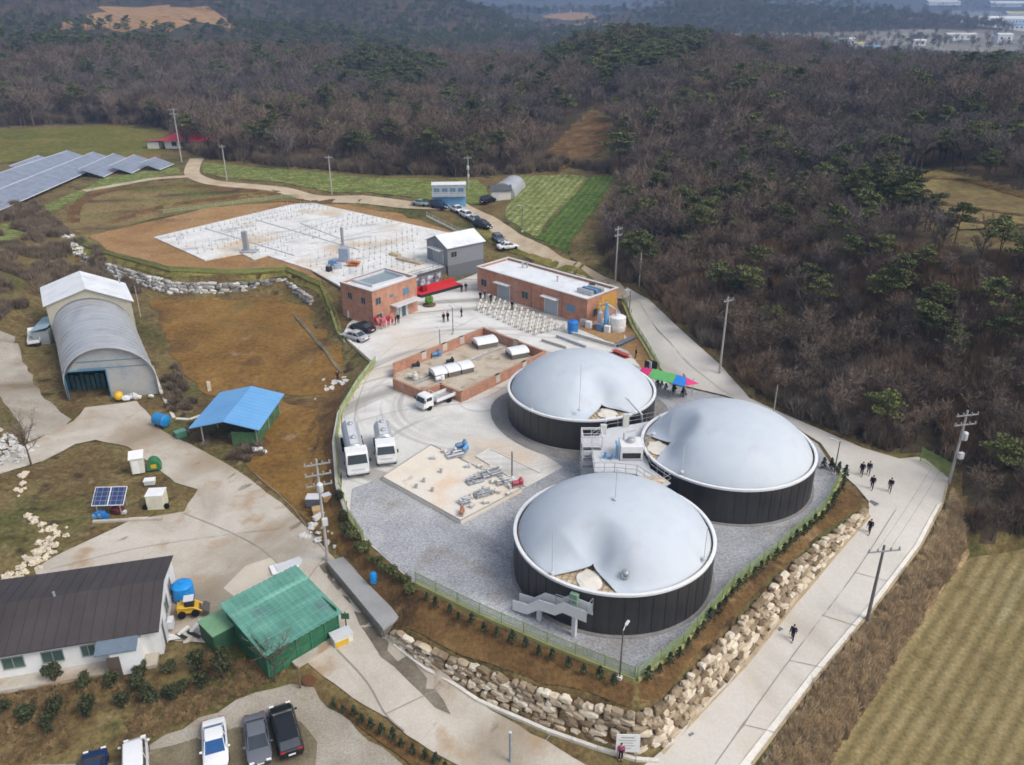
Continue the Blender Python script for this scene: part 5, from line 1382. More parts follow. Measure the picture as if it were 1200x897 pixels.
def person_meshes(step, arm):
    """one walking or standing pose; x is forward"""
    def leg(s, f):
        hip = Vector((0, .09 * s, .92)); knee = Vector((.22 * f + .04, .10 * s, .50)); ank = Vector((.34 * f - (.10 if f < 0 else 0), .10 * s, .09 + (.06 if f < -.2 else 0)))
        return [hip, knee, ank, ank + Vector((.16, 0, -.05))]
    ll, lr = leg(1, step), leg(-1, -step)
    def armp(s, f):
        sh = Vector((0, .19 * s, 1.42)); el = Vector((-.02 + .16 * f, .25 * s, 1.14)); wr = Vector((.10 + .26 * f, .24 * s, .92))
        return [sh, el, wr, wr + Vector((.03, 0, -.10))]
    al, ar = armp(1, -step + arm), armp(-1, step)
    v = [Vector((0, 0, .95)), Vector((0, 0, 1.15)), Vector((0, 0, 1.38)), Vector((.01, 0, 1.50)), Vector((.02, 0, 1.60)), Vector((.025, 0, 1.70))]
    r = [(.11, .15), (.10, .14), (.10, .16), .055, (.095, .08), (.07, .065)]
    e = [(0, 1), (1, 2), (2, 3), (3, 4), (4, 5)]
    def chain(st, pts, rad):
        p = st
        for q, rr in zip(pts, rad):
            v.append(q); r.append(rr); e.append((p, len(v) - 1)); p = len(v) - 1
        return p
    chain(0, ll, [.085, .06, .042, .04]); chain(0, lr, [.085, .06, .042, .04])
    for pts, s in ((al, 1), (ar, -1)):
        k = chain(2, pts, [.055, .042, .03, .03])
        for j, (dy, lg) in enumerate(((-.03, .075), (-.01, .085), (.01, .08), (.03, .065))):
            b = v[k]; n1 = b + Vector((.012, dy, -lg * .55)); n2 = b + Vector((.03, dy, -lg))
            v.append(n1); r.append(.010); e.append((k, len(v) - 1)); v.append(n2); r.append(.008); e.append((len(v) - 2, len(v) - 1))
        v.append(v[k] + Vector((.05, -.02 * s, -.02))); r.append(.011); e.append((k, len(v) - 1))
    body = skin_mesh('person', v, e, r)
    jv = [v[0], Vector((0, 0, 1.15)), Vector((0, 0, 1.40)), Vector((0, 0, 1.48))]; jr = [(.14, .185), (.135, .175), (.13, .19), .075]
    je = [(0, 1), (1, 2), (2, 3)]
    for pts in (al, ar):
        p = 2
        for q, rr in zip(pts[:3], (.075, .06, .048)): jv.append(q); jr.append(rr); je.append((p, len(jv) - 1)); p = len(jv) - 1
    jacket = skin_mesh('jacket', jv, je, jr)
    tv = [Vector((0, 0, .95))]; tr_ = [(.13, .165)]; te = []
    for pts in (ll, lr):
        p = 0
        for q, rr in zip(pts[:3], (.10, .075, .06)): tv.append(q); tr_.append(rr); te.append((p, len(tv) - 1)); p = len(tv) - 1
    tro = skin_mesh('trousers', tv, te, tr_)
    hb = MB().ball((.01, 0, 1.67), .105, 0, 2, (1.02, .86, .95))
    hm = bpy.data.meshes.new('hair')
    hm.from_pydata([p if True else p for p in hb.v], [], [f for f in hb.f if sum(hb.v[i][2] for i in f) / len(f) > 1.655 - (.05 if sum(hb.v[i][0] for i in f) / len(f) < 0 else -.02)])
    sm_ = MB()
    for pts in (ll, lr): sm_.ball(tuple(pts[3] + Vector((-.05, 0, 0))), .09, 0, 1, (1.5, .6, .55))
    shoes = bpy.data.meshes.new('shoe'); shoes.from_pydata(sm_.v, [], sm_.f)
    return dict(body=body, jacket=jacket, trousers=tro, hair=hm, shoes=shoes)
POSES = [person_meshes(.0, 0), person_meshes(.55, 0), person_meshes(.25, .5)]
JK = {n: M('cloth_' + n, c, .85, .12, 3) for n, c in dict(black=(.012, .012, .014), navy=(.012, .018, .05), grey=(.09, .09, .10), red=(.40, .02, .03), pink=(.32, .06, .13), brown=(.10, .05, .03), blue=(.03, .10, .35), white=(.6, .6, .58)).items()}
def person(label, px, py, jk='black', tr='black', pose=1, rz=0., z=None, group=None):
    p = PT(px, py) if z is None else P(px, py, z)
    if z is None: p.z += .05
    ps = POSES[pose]
    def mk(nm, me, mt, par=None):
        me = me.copy(); me.materials.clear(); me.materials.append(mt)
        o = bpy.data.objects.new(nm, me); C.objects.link(o)
        if par: o.parent = par
        return o
    b = mk('person', ps['body'], m_skin); tag(b, label, 'person', group)
    b.location = p; b.rotation_euler = (0, 0, rz)
    mk('jacket', ps['jacket'], JK[jk], b); mk('trousers', ps['trousers'], JK[tr], b); mk('hair', ps['hair'], m_hair, b); mk('shoes', ps['shoes'], m_dark, b)
    return b
person('person in black walking alone down the middle of the wide concrete road', 928, 751, 'navy', 'black', 1, R(-125))
person('person in dark clothes at the road edge between the rock wall and the group', 1018, 626, 'black', 'black', 1, R(-130))
person('person in black at the far left of the road group', 1009, 558, 'black', 'black', 1, R(-120))
person('person in dark jacket at the back of the road group, beside another', 1017, 557, 'navy', 'grey', 2, R(-110))
person('person in dark clothes in the front of the road group', 1021, 574, 'black', 'navy', 1, R(-120))
person('person in black with grey trousers at the right of the road group', 1042, 577, 'black', 'grey', 1, R(-120))
person('person in black standing left of the pair in the upper yard', 520, 378, 'black', 'black', 0, R(-60), ZP + .05)
person('person in black standing right of the pair in the upper yard', 525, 377, 'black', 'black', 0, R(-120), ZP + .05)
person('person in dark clothes standing alone near the chair rows', 541, 372, 'navy', 'black', 2, R(200), ZP + .05)
person('person in black beside the red banner end', 541, 343, 'black', 'black', 0, R(-90), ZP + .05)
person('second person in black at the red banner end, nearer the grey shed', 546, 342, 'black', 'grey', 0, R(-90), ZP + .05)
person('person in black by the sandy corner below the long brick building', 745, 420, 'black', 'black', 0, R(180), ZP + .05)
person('person in brown coat in front of the entrance of the brick building', 463, 381, 'brown', 'black', 0, R(-60), ZP + .05)
person('person in black at the entrance flowers, outermost', 467, 379, 'black', 'black', 0, R(-90), ZP + .05)
person('person in black leaning by the entrance flowers under the window', 446, 378, 'black', 'black', 2, R(-90), ZP + .05)
person('person in dark clothes on the grass strip by the brown field', 396, 447, 'brown', 'black', 0, R(-60))
person('person in pink jacket at the foot of the rock wall', 727, 891, 'pink', 'black', 0, R(-90))
person('person in black seated area by the colourful canopy', 800, 452, 'black', 'black', 0, R(120), ZP + .3)
person('person in black standing beside the black and white boards', 765, 436, 'black', 'navy', 0, R(-60), ZP + .1)
for k, (px, py, j) in enumerate(((563, 352, 'black'), (575, 355, 'navy'), (600, 363, 'black'), (568, 350, 'grey'))):
    person(('person in black at the left roller door', 'person in navy at the left roller door', 'person in black right of the left roller door', 'person in grey at the far left of the long brick wall')[k], px, py, j, 'black', 0, R(-60), ZP + .05)

# ------------------------------------------------------------------ chairs set out in rows
cs0 = thing('event_chair', 'cream covered chair set out in rows before the long brick building', 'chair', (0, 0, 0), 0, 'chairs set out in rows')
MB().box((0, 0, .43), (.46, .46, .09)).build('seat', m_cream, cs0, bevel=.02)
for _x, _y in ((-.2, -.2), (-.2, .2), (.2, -.2), (.2, .2)): MB().box((_x, _y, .195), (.05, .05, .39)).build('leg', m_dark, cs0)
MB().box((-.21, 0, .68), (.07, .46, .42)).build('backrest', m_cream, cs0, bevel=.02)
ra, rb = P(573, 350, ZP + .05), P(660, 385, ZP + .05)
fa = P(560, 356, ZP + .05)
xd = (rb - ra).normalized(); yd = Vector((xd.y, -xd.x, 0))
lnr = (rb - ra).length
nc = 14; first = True
for i in range(nc):
    for j in range(5):
        if (i in (5, 10)) and False: continue
        if i < 3 and j > i + 1: continue
        p = ra + xd * (lnr * i / (nc - 1)) + yd * (j * 1.3 + .1) + xd * (-.2 * j)
        rz = math.atan2(-xd.y, -xd.x) + random.uniform(-.1, .1) + math.pi * 0
        if first: cs0.location = p; cs0.rotation_euler = (0, 0, rz); first = False
        else: dup(cs0, p + Vector((random.uniform(-.05, .05), random.uniform(-.05, .05), 0)), rz)

# ------------------------------------------------------------------ wreath stands, banner stage, canopy, boards
fl_m = [M('flower_' + n, c, .8, .3, 6, fine=.2) for n, c in (('pink', (.42, .12, .16)), ('red', (.30, .03, .045)), ('coral', (.42, .17, .12)))]
for k, (px, py) in enumerate(((441, 385), (445, 386), (450, 386), (455, 384), (459, 382))):
    lb = ('pink flower wreath stand at the left end of the entrance row', 'red flower wreath stand, second of the entrance row', 'coral flower wreath stand in the middle of the entrance row', 'pink flower wreath stand, fourth of the entrance row', 'red flower wreath stand nearest the glass entrance')[k]
    t = thing('wreath_stand', lb, 'flower wreath', P(px, py, ZP + .05), R(-50), 'flower wreath stands by the entrance')
    q = MB()
    for s in (-1, 1): q.tube([(0, s * .3, 0), (0, 0, 1.5)], .03, 4)
    q.tube([(-.5, 0, 0), (0, 0, 1.5)], .03, 4); q.build('stand', m_offw, t)
    for z, r in ((1.55, .48), (.85, .36)): MB().ball((.08, 0, z), r, 0, 2, (.35, 1, 1), .5, k + z).build('flower_bank', fl_m[(k + int(z)) % 3], t, smooth=True)
    MB().box((.16, .42, .9), (.02, .1, 1.1)).build('ribbon', m_white, t)
A, B = P(493, 350, ZP), P(540, 337, ZP)
t = thing('event_stage', 'long red draped stage with a printed backdrop against the retaining wall', 'stage', A, heading(A, B))
Ls = (B - A).length
MB().box((Ls / 2, .9, .3), (Ls, 1.9, .6)).build('platform', M('stage_skirt', (.03, .03, .035), .8), t)
MB().box((Ls / 2, .9, .64), (Ls + .1, 2.0, .08)).build('red_carpet', m_red, t)
MB().box((Ls * .5, 1.95, 1.0), (Ls, .12, .75)).build('backdrop', m_red, t)
MB().box((Ls * .18, 1.2, 1.15), (1.0, .7, .95)).build('lectern_block', M('dark_red_fabric', (.25, .012, .02), .8), t, bevel=.03)
t = thing('backdrop_frame', 'grey and white printed backdrop on a scaffold frame behind the red stage', 'backdrop', A + Vector((0, 0, 0)), heading(A, B))
MB().box((Ls * .33, 2.4, 1.9), (Ls * .75, .08, 1.7)).build('printed_panel', mat_ramp('printed_backdrop', [(.35, (.03, .03, .04)), (.5, (.16, .17, .20)), (.65, (.62, .62, .66))], scale=.9, detail=3, rough=.6, fine=.05), t)
q = MB(); rails(q, [(0, 2.75, 0), (Ls * .75, 2.75, 0)], h=2.8, n=3, r=.03, posts=1.6); q.build('scaffold_frame', m_galv, t)
t = thing('flower_pot', 'round flower bed with a bright green shrub at the end of the red stage', 'planter', P(503, 358, ZP + .05))
MB().lathe([(1.1, -.02), (1.1, .2), (.8, .25), (0, .28)], 18).build('soil_ring', M('flower_soil', (.13, .08, .05), .9, .3), t)
MB().ball((0, 0, .9), .75, 0, 3, (.9, .9, 1.0), .6, 3).build('shrub', M('bright_shrub', (.10, .19, .03), .8, .4, 5, fine=.3), t)
# colourful canopy
t = thing('canopy_tent', 'bright pink, green and blue canopy tent beside the upper road', 'tent', P(780, 452, ZP + .1), R(-33))
ra_ = [P(758, 437, ZP + 2.4), P(773, 430, ZP + 2.4), P(806, 446, ZP + 2.4), P(788, 456, ZP + 2.4)]
cc = P(780, 452, ZP + .1)
Rz = Matrix.Rotation(R(33), 3, 'Z')
loc = [Rz @ (p - cc) for p in ra_]
mid = sum(loc, Vector()) / 4
Lx = 7.2; Wy = 2.9
def panel(nm, pts, mt): MB().add([tuple(Vector(p) + mid) for p in pts] + [tuple(Vector(p) + mid - Vector((0, 0, .04))) for p in pts], [tuple(range(len(pts))), tuple(range(len(pts), 2 * len(pts)))[::-1]] + [(i, (i + 1) % len(pts), len(pts) + (i + 1) % len(pts), len(pts) + i) for i in range(len(pts))]).build(nm, mt, t)
x0, x1, xa, xb, y = -Lx / 2, Lx / 2, -Lx / 2 + 1.6, Lx / 2 - 2.2, Wy / 2
panel('pink_end', [(x0, -y, 0), (xa, -y, .15), (xa, 0, .7), (x0, .2, .45), (x0, y, 0)], m_pink)
panel('green_panel', [(xa, -y, .02), (xb, -y, .02), (xb, 0, .72), (xa, 0, .72)], m_green)
panel('green_panel', [(xa, 0, .72), (xb, 0, .72), (xb, y, .02), (xa, y, .02)], m_green)
panel('blue_panel', [(xb, -y, .0), (x1 - .4, -y, 0), (x1 - .9, 0, .62), (xb, 0, .70)], m_tblue)
panel('pink_end', [(x1 - .9, 0, .62), (x1 - .4, -y + .3, .05), (x1 + .7, .4, .0), (xb + .4, y, .02), (xb, 0, .7)], m_pink)
q = MB()
for x in (x0 + .2, xa, xb, x1 - .4):
    for s in (-1, 1): q.tube([(x + mid.x, s * y * .94 + mid.y, -.2), (x + mid.x, s * y * .94 + mid.y, 2.45)], .04, 5)
q.build('tent_leg', m_galv, t)
for k, (px, mt, lb) in enumerate(((757, m_dark, 'black upright board at the end of the colourful canopy'), (760, m_white, 'white upright board between two black ones by the canopy'), (765, m_dark, 'wide black board nearest the pink canopy end'))):
    t = thing('display_board', lb, 'board', P(px, 440, ZP + .05), R(-40))
    MB().box((0, 0, 1.2), (.7 + .4 * (k == 2), .08, 1.9)).build('panel', mt, t)
    MB().box((-.3, 0, .15), (.06, .5, .3)).box((.3, 0, .15), (.06, .5, .3)).build('foot', m_galv, t)
# tanks and process gear at the end of the long brick building
def drum(name, label, cat, p, r, h, mt, lid=True, rz=0):
    t = thing(name, label, cat, p, rz)
    MB().lathe([(r * .97, 0), (r, .06), (r, h * .33), (r * 1.02, h * .34), (r * 1.02, h * .36), (r, h * .37), (r, h * .66), (r * 1.02, h * .67), (r * 1.02, h * .69), (r, h * .7), (r, h - .08), (r * .8, h + .08), (r * .3, h + .16), (0, h + .17)], 24).build('shell', mt, t, smooth=True)
    if lid: MB().lathe([(r * .28, h + .1), (r * .28, h + .25), (0, h + .27)], 14).build('lid', mt, t)
    return t
drum('water_tank', 'round blue plastic tank at the corner of the long brick building', 'tank', P(671, 390, ZP + .05), .85, 1.9, m_blue)
drum('water_tank', 'white cylindrical tank beside the pipework at the road fence', 'tank', P(723.5, 387, ZP + .05), 1.25, 2.3, m_white)
t = thing('scrubber_tower', 'pale blue and white process tower with pipes beside the white tank', 'process tower', P(710, 386, ZP + .05), R(-30))
MB().lathe([(.4, 0), (.4, 3.2), (.2, 3.6), (.2, 4.4)], 14).build('column', m_lblue, t, smooth=True)
MB().lathe([(.35, 0), (.35, 2.4), (.12, 2.7), (.12, 3.8)], 14, (-1.3, .5, 0)).build('column', m_lgrey, t, smooth=True)
q = MB(); q.tube([(-1.3, .5, 3.6), (0, 0, 4.2), (1.4, .4, 3.4), (1.4, .4, .3)], .14, 8).tube([(-2.2, -.4, .5), (-1.2, -.5, .9), (.6, -.6, .6)], .12, 8); q.build('duct', m_galv, t, smooth=True)
for k, (x, y, mt) in enumerate(((-2.6, -.8, m_white), (-.6, -1.0, m_steelblue), (.7, -1.1, m_white), (-3.8, -.4, m_galv))): MB().box((x, y, .55), (.9, .7, 1.1)).build('blower_box', mt, t, bevel=.03)
t = thing('yellow_ladder_frame', 'bright yellow ladder platform against the end wall of the long brick building', 'ladder platform', P(706, 380, ZP + .05), R(30))
q = MB()
for x in (-.7, .7):
    for yv in (-.5, .5): q.tube([(x, yv, 0), (x, yv, 3.8)], .05, 4)
q.build('frame', m_yellow, t); MB().box((0, 0, 2.8), (1.8, 1.3, .08)).build('platform_floor', m_yellow, t)
q = MB(); rails(q, [(-.8, -.6, 2.8), (.8, -.6, 2.8), (.8, .6, 2.8), (-.8, .6, 2.8)], closed=True, posts=.8); q.build('railing', m_yellow, t)
# lying steel and kerbs
for a, b, w, mt, lb in (((635, 400), (664, 409), .35, m_conc, 'first long pale beam lying on the yard behind the back tank'), ((652, 395), (687, 408), .35, m_lgrey, 'middle long pale beam lying on the yard behind the back tank'), ((663, 390), (722, 407), .3, m_conc, 'longest pale beam lying below the blue tank'),
                       ((722, 407), (744, 397), .9, M('dark_steel_stack', (.14, .14, .15), .6), 'stack of dark steel sections on the sandy corner'), ((719, 413), (736, 420), .8, m_redp, 'red oxide steel beam behind the back tank')):
    A, B = P(*a, ZP + .05), P(*b, ZP + .05)
    t = thing('steel_beam', lb, 'beam', (A + B) / 2, heading(A, B))
    ll_ = (B - A).length
    MB().box((0, 0, .06), (ll_, w, .07)).box((0, 0, .42), (ll_, w, .07)).build('flange', mt, t)
    MB().box((0, 0, .24), (ll_ - .02, .1, .32)).build('web', mt, t)

# ------------------------------------------------------------------ starter bars, columns on the pad
sb = MB().tube([(0, 0, 0), (0, 0, 1.0)], .038, 4).lathe([(.14, 0), (.15, .14), (.06, .16)], 6).build('starter_bar', m_galv)
tag(sb, 'thin grey upright starter bar on the white concrete pad', 'starter bar', 'starter bars on the construction pad')
padpoly = [(p.x, p.y) for p in pw]
u1 = (P(470, 262, ZD) - P(365, 240, ZD)); u1 = Vector((u1.x, u1.y)).normalized()
n1 = Vector((-u1.y, u1.x))
first = True; cnt = 0
a_ = Vector((pw[0].x, pw[0].y))
clear_spots = []
for i in range(-40, 60):
    for j in range(-60, 60):
        p = a_ + u1 * (i * 3.0) + n1 * (j * 1.5)
        if mnoise.noise(Vector((i * .31, j * .13, 5))) < -.02: continue
        if not in_poly(np.array([p.x]), np.array([p.y]), padpoly)[0] or edge_dist(np.array([p.x]), np.array([p.y]), padpoly)[0] < 1.0: continue
        if cnt >= 290: continue
        cnt += 1
        h = random.uniform(.7, 1.7)
        if first: sb.location = (p.x, p.y, ZD + .25); first = False
        else: dup(sb, (p.x + random.uniform(-.1, .1), p.y + random.uniform(-.1, .1), ZD + .25), 0, sc=(1, 1, h))
def pad_pt(px, py): return P(px, py, ZD + .25)
t = thing('concrete_column', 'leaning looking tall grey column at the notch of the white pad', 'column', pad_pt(289, 295))
MB().box((0, 0, 2.0), (.9, .9, 4.0)).build('shaft', M('formwork_grey', (.25, .26, .27), .7, .1), t, bevel=.03)
MB().box((.6, -.2, .15), (3.2, 2.2, .3)).build('footing', M('footing_grey', (.33, .34, .35), .8, .2), t)
t = thing('equipment_cabinet', 'grey blue equipment cabinet in the middle of the pad', 'cabinet', pad_pt(404, 306))
MB().box((0, 0, 1.3), (1.8, 1.6, 2.6)).build('body', M('bluish_grey_paint', (.30, .34, .42), .5), t, bevel=.04)
MB().box((0, -.82, 1.3), (1.6, .04, 2.3)).build('door', M('bluish_grey_door', (.26, .30, .38), .5), t)
t = thing('chimney_pipe', 'tall grey pipe standing behind the grey blue cabinet on the pad', 'pipe', pad_pt(402, 289))
MB().tube([(0, 0, 0), (0, 0, 3.8)], .3, 10).lathe([(.5, 0), (.5, .2), (.3, .3)], 10).build('pipe', M('formwork_grey', (.25, .26, .27)), t)
for k, (px, py) in enumerate(((391, 311), (396, 315), (386, 318))):
    t = thing('ground_machine', ('blue machine left of the grey blue cabinet', 'grey blue motor in front of the grey blue cabinet', 'dark small compressor at the pad edge below the cabinet')[k], 'machine', pad_pt(px, py), .4 * k)
    MB().box((0, 0, .45), (1.8 - .4 * k, .9, .9)).build('housing', (m_steelblue, M('bluish_grey_paint', (.3, .34, .42)), m_dark)[k], t, bevel=.05)
    MB().lathe([(.25, .9), (.25, 1.2), (0, 1.25)], 10).build('cap', m_galv, t)
t = thing('material_heap', 'heap of orange formwork panels beside the grey blue cabinet', 'heap', pad_pt(412, 312))
for k in range(7): MB().box((random.uniform(-1, 1), random.uniform(-.6, .6), .1 + .14 * k), (1.8, .9, .1), rz=random.uniform(-.4, .4)).build('panel', m_orangep, t)
t = thing('timber_stack', 'long stack of pale timber at the right side of the pad', 'timber stack', pad_pt(480, 307), R(-35))
for k in range(5): MB().box((0, -.5 + .25 * k, .25), (6.0, .2, .4)).build('plank', M('pale_timber', (.46, .38, .27), .8, .2), t)
t = thing('timber_stack', 'short stack of yellowish boards left of the grey metal shed', 'timber stack', pad_pt(463, 300), R(-35))
for k in range(4): MB().box((0, -.4 + .25 * k, .25), (2.4, .2, .5)).build('plank', M('yellow_timber', (.50, .42, .25), .8, .2), t)
# ------------------------------------------------------------------ farm side buildings
def gable_roof(parent, L_, W_, he, hp, mt, over=.4, th=.12, name='roof', x0=0., y0=0., apex=.5, ox=None):
    ya = y0 + W_ * apex
    for s in (0, 1):
        ye = y0 - over if s == 0 else y0 + W_ + over
        run = ya - y0 if s == 0 else y0 + W_ - ya
        ze = he - over * (hp - he) / run
        q = MB(); xa, xb = x0 - (over if ox is None else ox), x0 + L_ + (over if ox is None else ox)
        q.add([(xa, ye, ze), (xb, ye, ze), (xb, ya, hp), (xa, ya, hp), (xa, ye, ze + th), (xb, ye, ze + th), (xb, ya, hp + th), (xa, ya, hp + th)],
              [(0, 1, 2, 3), (4, 5, 6, 7), (0, 1, 5, 4), (1, 2, 6, 5), (2, 3, 7, 6), (3, 0, 4, 7)])
        q.build(name, mt, parent)
def gable_walls(L_, W_, he, hp, apex=.5):
    m = MB()
    m.add([(0, 0, -.5), (L_, 0, -.5), (L_, W_, -.5), (0, W_, -.5), (0, 0, he), (L_, 0, he), (L_, W_, he), (0, W_, he), (0, W_ * apex, hp), (L_, W_ * apex, hp)],
          [(0, 1, 5, 4), (2, 3, 7, 6), (0, 4, 8, 7, 3), (1, 2, 6, 9, 5)])
    return m
# white farmhouse with the long dark roof
zf = 1.7
e1 = P(192, 765, zf); e0 = P(-90, 812, zf)
d = Vector((e1.x - e0.x, e1.y - e0.y)).normalized(); n_ = Vector((-d.y, d.x))
far = P(210, 694, zf); Wf = (Vector((far.x, far.y)) - Vector((e1.x, e1.y))).dot(n_)
_a, _b = P(185, 742, zf + 2.6), P(207, 652, zf + 2.6); Wf = max(7.5, min(14, Vector((_b.x - _a.x, _b.y - _a.y)).dot(n_) - 1.1)); print('WF', Wf)
Lf = (Vector((e1.x - e0.x, e1.y - e0.y))).length
hs_ = thing('white_farmhouse', 'long white farmhouse with a dark brown ribbed roof and blue grey porch', 'house', e0, math.atan2(d.y, d.x))
m_hwall = mat_ramp('white_render', [(.3, (.60, .61, .60)), (.55, (.70, .71, .71)), (.75, (.73, .74, .74))], scale=.4, rough=.8, fine=.04, layer=[((.45, .44, .40), .5, .6, .8, (1, 1, .3))])
m_hroof = mat_ramp('dark_ribbed_roof', [(.25, (.034, .028, .026)), (.5, (.047, .038, .036)), (.75, (.060, .049, .046))], scale=.25, rough=.7, fine=.12, layer=[((.075, .062, .055), .3, .58, .75, (1, .12, 1))])
he, hp_ = 2.8, 3.9
gable_walls(Lf, Wf, he, hp_).build('wall', m_hwall, hs_)
gable_roof(hs_, Lf, Wf, he, hp_, m_hroof, .55, .1, ox=.12)
rb_ = MB()
for k in range(int(Lf / .9)):
    for s in (0, 1):
        x = .3 + k * .9
        a = (x, -.5 if s == 0 else Wf + .5, he - .5 * (hp_ - he) / (Wf / 2) + .12); b = (x, Wf / 2, hp_ + .12)
        rb_.tube([a, b], .03, 4)
rb_.build('roof_rib', m_hroof, hs_)
m_frame = M('window_trim', (.30, .31, .29), .6)
def fx(px, z=zf + 1.5):      # fraction along the front wall under a photo x
    best = min(np.linspace(0, 1, 600), key=lambda u: abs(proj(e0.x + d.x * Lf * u, e0.y + d.y * Lf * u, z)[0] - px)); return best
for px in (16, 62, 104): window(hs_, WX((0, 0), (Lf, 0), fx(px), 1.55), 1.55 if px != 104 else 1.0, 1.05, M('green_grey_glass', (.06, .10, .09), .15), mt=m_frame)
ux = fx(124) * Lf; ux1 = fx(165) * Lf
pc_ = ux1 - ux
MB().box(((ux + ux1) / 2 + .4, -.95, 1.15), (pc_ * .78, 1.9, 2.3)).build('porch_wall', m_hwall, hs_)
q = MB(); q.add([(ux - .4, -2.0, 2.36), (ux1 + .1, -2.0, 2.36), (ux1 + .1, .1, 2.75), (ux - .4, .1, 2.75), (ux - .4, -2.0, 2.46), (ux1 + .1, -2.0, 2.46), (ux1 + .1, .1, 2.85), (ux - .4, .1, 2.85)], [(0, 1, 2, 3), (4, 5, 6, 7), (0, 1, 5, 4), (1, 2, 6, 5), (2, 3, 7, 6), (3, 0, 4, 7)])
q.build('porch_roof', M('blue_grey_sheet', (.13, .17, .21), .5), hs_)
MB().box((ux + .9, -1.93, 1.0), (.95, .08, 2.0)).build('door', M('brown_door', (.10, .075, .06), .6), hs_)
MB().box((Lf / 2, -.75, -.02), (Lf * .96, 1.5, .36)).build('terrace_step', m_farm, hs_)
XG = lambda y, z: Matrix(((0, 1, 0, Lf + .02), (1, 0, 0, y), (0, 0, 1, z), (0, 0, 0, 1)))
for y, w in ((Wf * .42, 1.3), (Wf * .68, 1.2)): window(hs_, XG(y, 1.8), w, 1.4, mt=m_frame)
MB().box((Lf + .4, Wf * .28, .9), (.5, .9, .8)).build('outdoor_unit', m_lgrey, hs_, bevel=.03)
MB().box((Lf + .25, Wf * .14, 1.3), (.05, .9, 2.1)).build('side_door', m_lgrey, hs_)
MB().tube([(Lf * .52, Wf / 2, hp_), (Lf * .52, Wf / 2, hp_ + .5)], .12, 8).build('chimney', m_galv, hs_)
# blue tank, loader, boards beside the farmhouse
drum('water_tank', 'round blue water tank beside the farmhouse gable', 'tank', P(216, 700, 2.1), .95, 1.5, M('bright_blue_plastic', (.01, .24, .62), .35))
c, h = P(222, 719, 2.05), R(15)
t = thing('skid_loader', 'small yellow loader with black wheels parked by the blue water tank', 'loader', c, h)
MB().box((0, 0, .75), (2.2, 1.1, .7)).box((-.7, 0, 1.15), (.8, 1.0, .4)).build('body', m_yellow, t, bevel=.06)
MB().box((.2, 0, 1.5), (.95, .95, .95)).build('cab_frame', m_dark, t, bevel=.08)
MB().box((.2, 0, 2.02), (1.05, 1.05, .1)).build('cab_roof', m_lgrey, t)
MB().ext([(1.5, .15), (2.1, .12), (2.15, .3), (1.7, .75), (1.5, .75)], -.8, .8).build('bucket', M('worn_steel', (.12, .11, .10), .5, metallic=.4), t)
t.scale = (.82, .82, .82)
for s in (-1, 1):
    MB().tube([(-.8, s * .65, 1.3), (.6, s * .65, 1.2), (1.55, s * .65, .5)], .09, 6).build('lift_arm', m_yellow, t)
    for x in (-.65, .75): wheel(t, x, s * .66, .42, .28)
t = thing('scrap_pile', 'pile of dark and white boards on the ground by the farmhouse corner', 'scrap', P(219, 745, 1.75), .5)
for k in range(7): MB().box((random.uniform(-1.1, 1.1), random.uniform(-.6, .6), .06 + .05 * k), (random.uniform(1, 2), .35, .05), rz=random.uniform(-1.2, 1.2)).build('board', (m_offw, m_dark, m_lgrey)[k % 3], t)

# green lean-to shed
zg = 1.5
tl, tr_, br, bl2 = (277, 694), (355, 661), (395, 717), (311, 765)
hh = 3.2
A, B = P(*bl2, zg + 2.5), P(*br, zg + 2.5); Cc = P(*tr_, zg + 3.6)
d = Vector((B.x - A.x, B.y - A.y)).normalized(); n_ = Vector((-d.y, d.x)); Lr = (Vector((B.x - A.x, B.y - A.y))).length
Wr = Vector((Cc.x - B.x, Cc.y - B.y)).dot(n_)
gsh = thing('green_shed', 'green shed with translucent corrugated roof and green mesh walls', 'shed', (A.x, A.y, zg), math.atan2(d.y, d.x))
m_groof = mat_ramp('green_corrugated_sheet', [(.25, (.06, .18, .14)), (.5, (.10, .265, .205)), (.75, (.16, .345, .275))], scale=.5, rough=.35, fine=.06, layer=[((.10, .15, .16), .35, .56, .72, None), ((.20, .45, .34), .6, .6, .75, (.1, 1.5, 1))])
vs, fs = [], []
nx = int(Lr / .12)
for i in range(nx + 1):
    x = -.3 + (Lr + .6) * i / nx
    for y, z in ((-.35, 2.42), (Wr + .35, 3.62)): vs.append((x, y, z + .04 * math.sin(i * math.pi / 2)))
for i in range(nx): fs.append((2 * i, 2 * i + 2, 2 * i + 3, 2 * i + 1))
o = MB().add(vs, fs).build('roof', m_groof, gsh, fix=False)
md = o.modifiers.new('thickness', 'SOLIDIFY'); md.thickness = .03
m_gwall = mat_ramp('green_mesh_sheet', [(.3, (.012, .075, .035)), (.55, (.022, .13, .06)), (.75, (.05, .17, .09))], scale=.9, rough=.7, fine=.12)
w_ = MB(); w_.box((Lr / 2, .02, 1.1), (Lr - .1, .05, 2.6)).box((Lr / 2, Wr - .02, 1.6), (Lr - .1, .05, 3.6)).box((.02, Wr / 2, 1.35), (.05, Wr - .1, 3.0)).box((Lr - .02, Wr / 2, 1.35), (.05, Wr - .1, 3.0)); w_.build('wall', m_gwall, gsh)
q = MB()
for k in range(6): q.box((k * Lr / 5, -.04, 1.15), (.1, .08, 2.5))
q.box((Lr / 2, -.06, 2.3), (Lr, .06, .1)).box((Lr / 2, -.06, 1.1), (Lr, .06, .08)); q.build('frame', M('green_frame_paint', (.03, .16, .09), .5), gsh)
rp = MB()
for k in range(7): rp.box((Lr / 2, k * Wr / 6, 2.50 + k * 1.2 / 6), (Lr + .5, .06, .02))
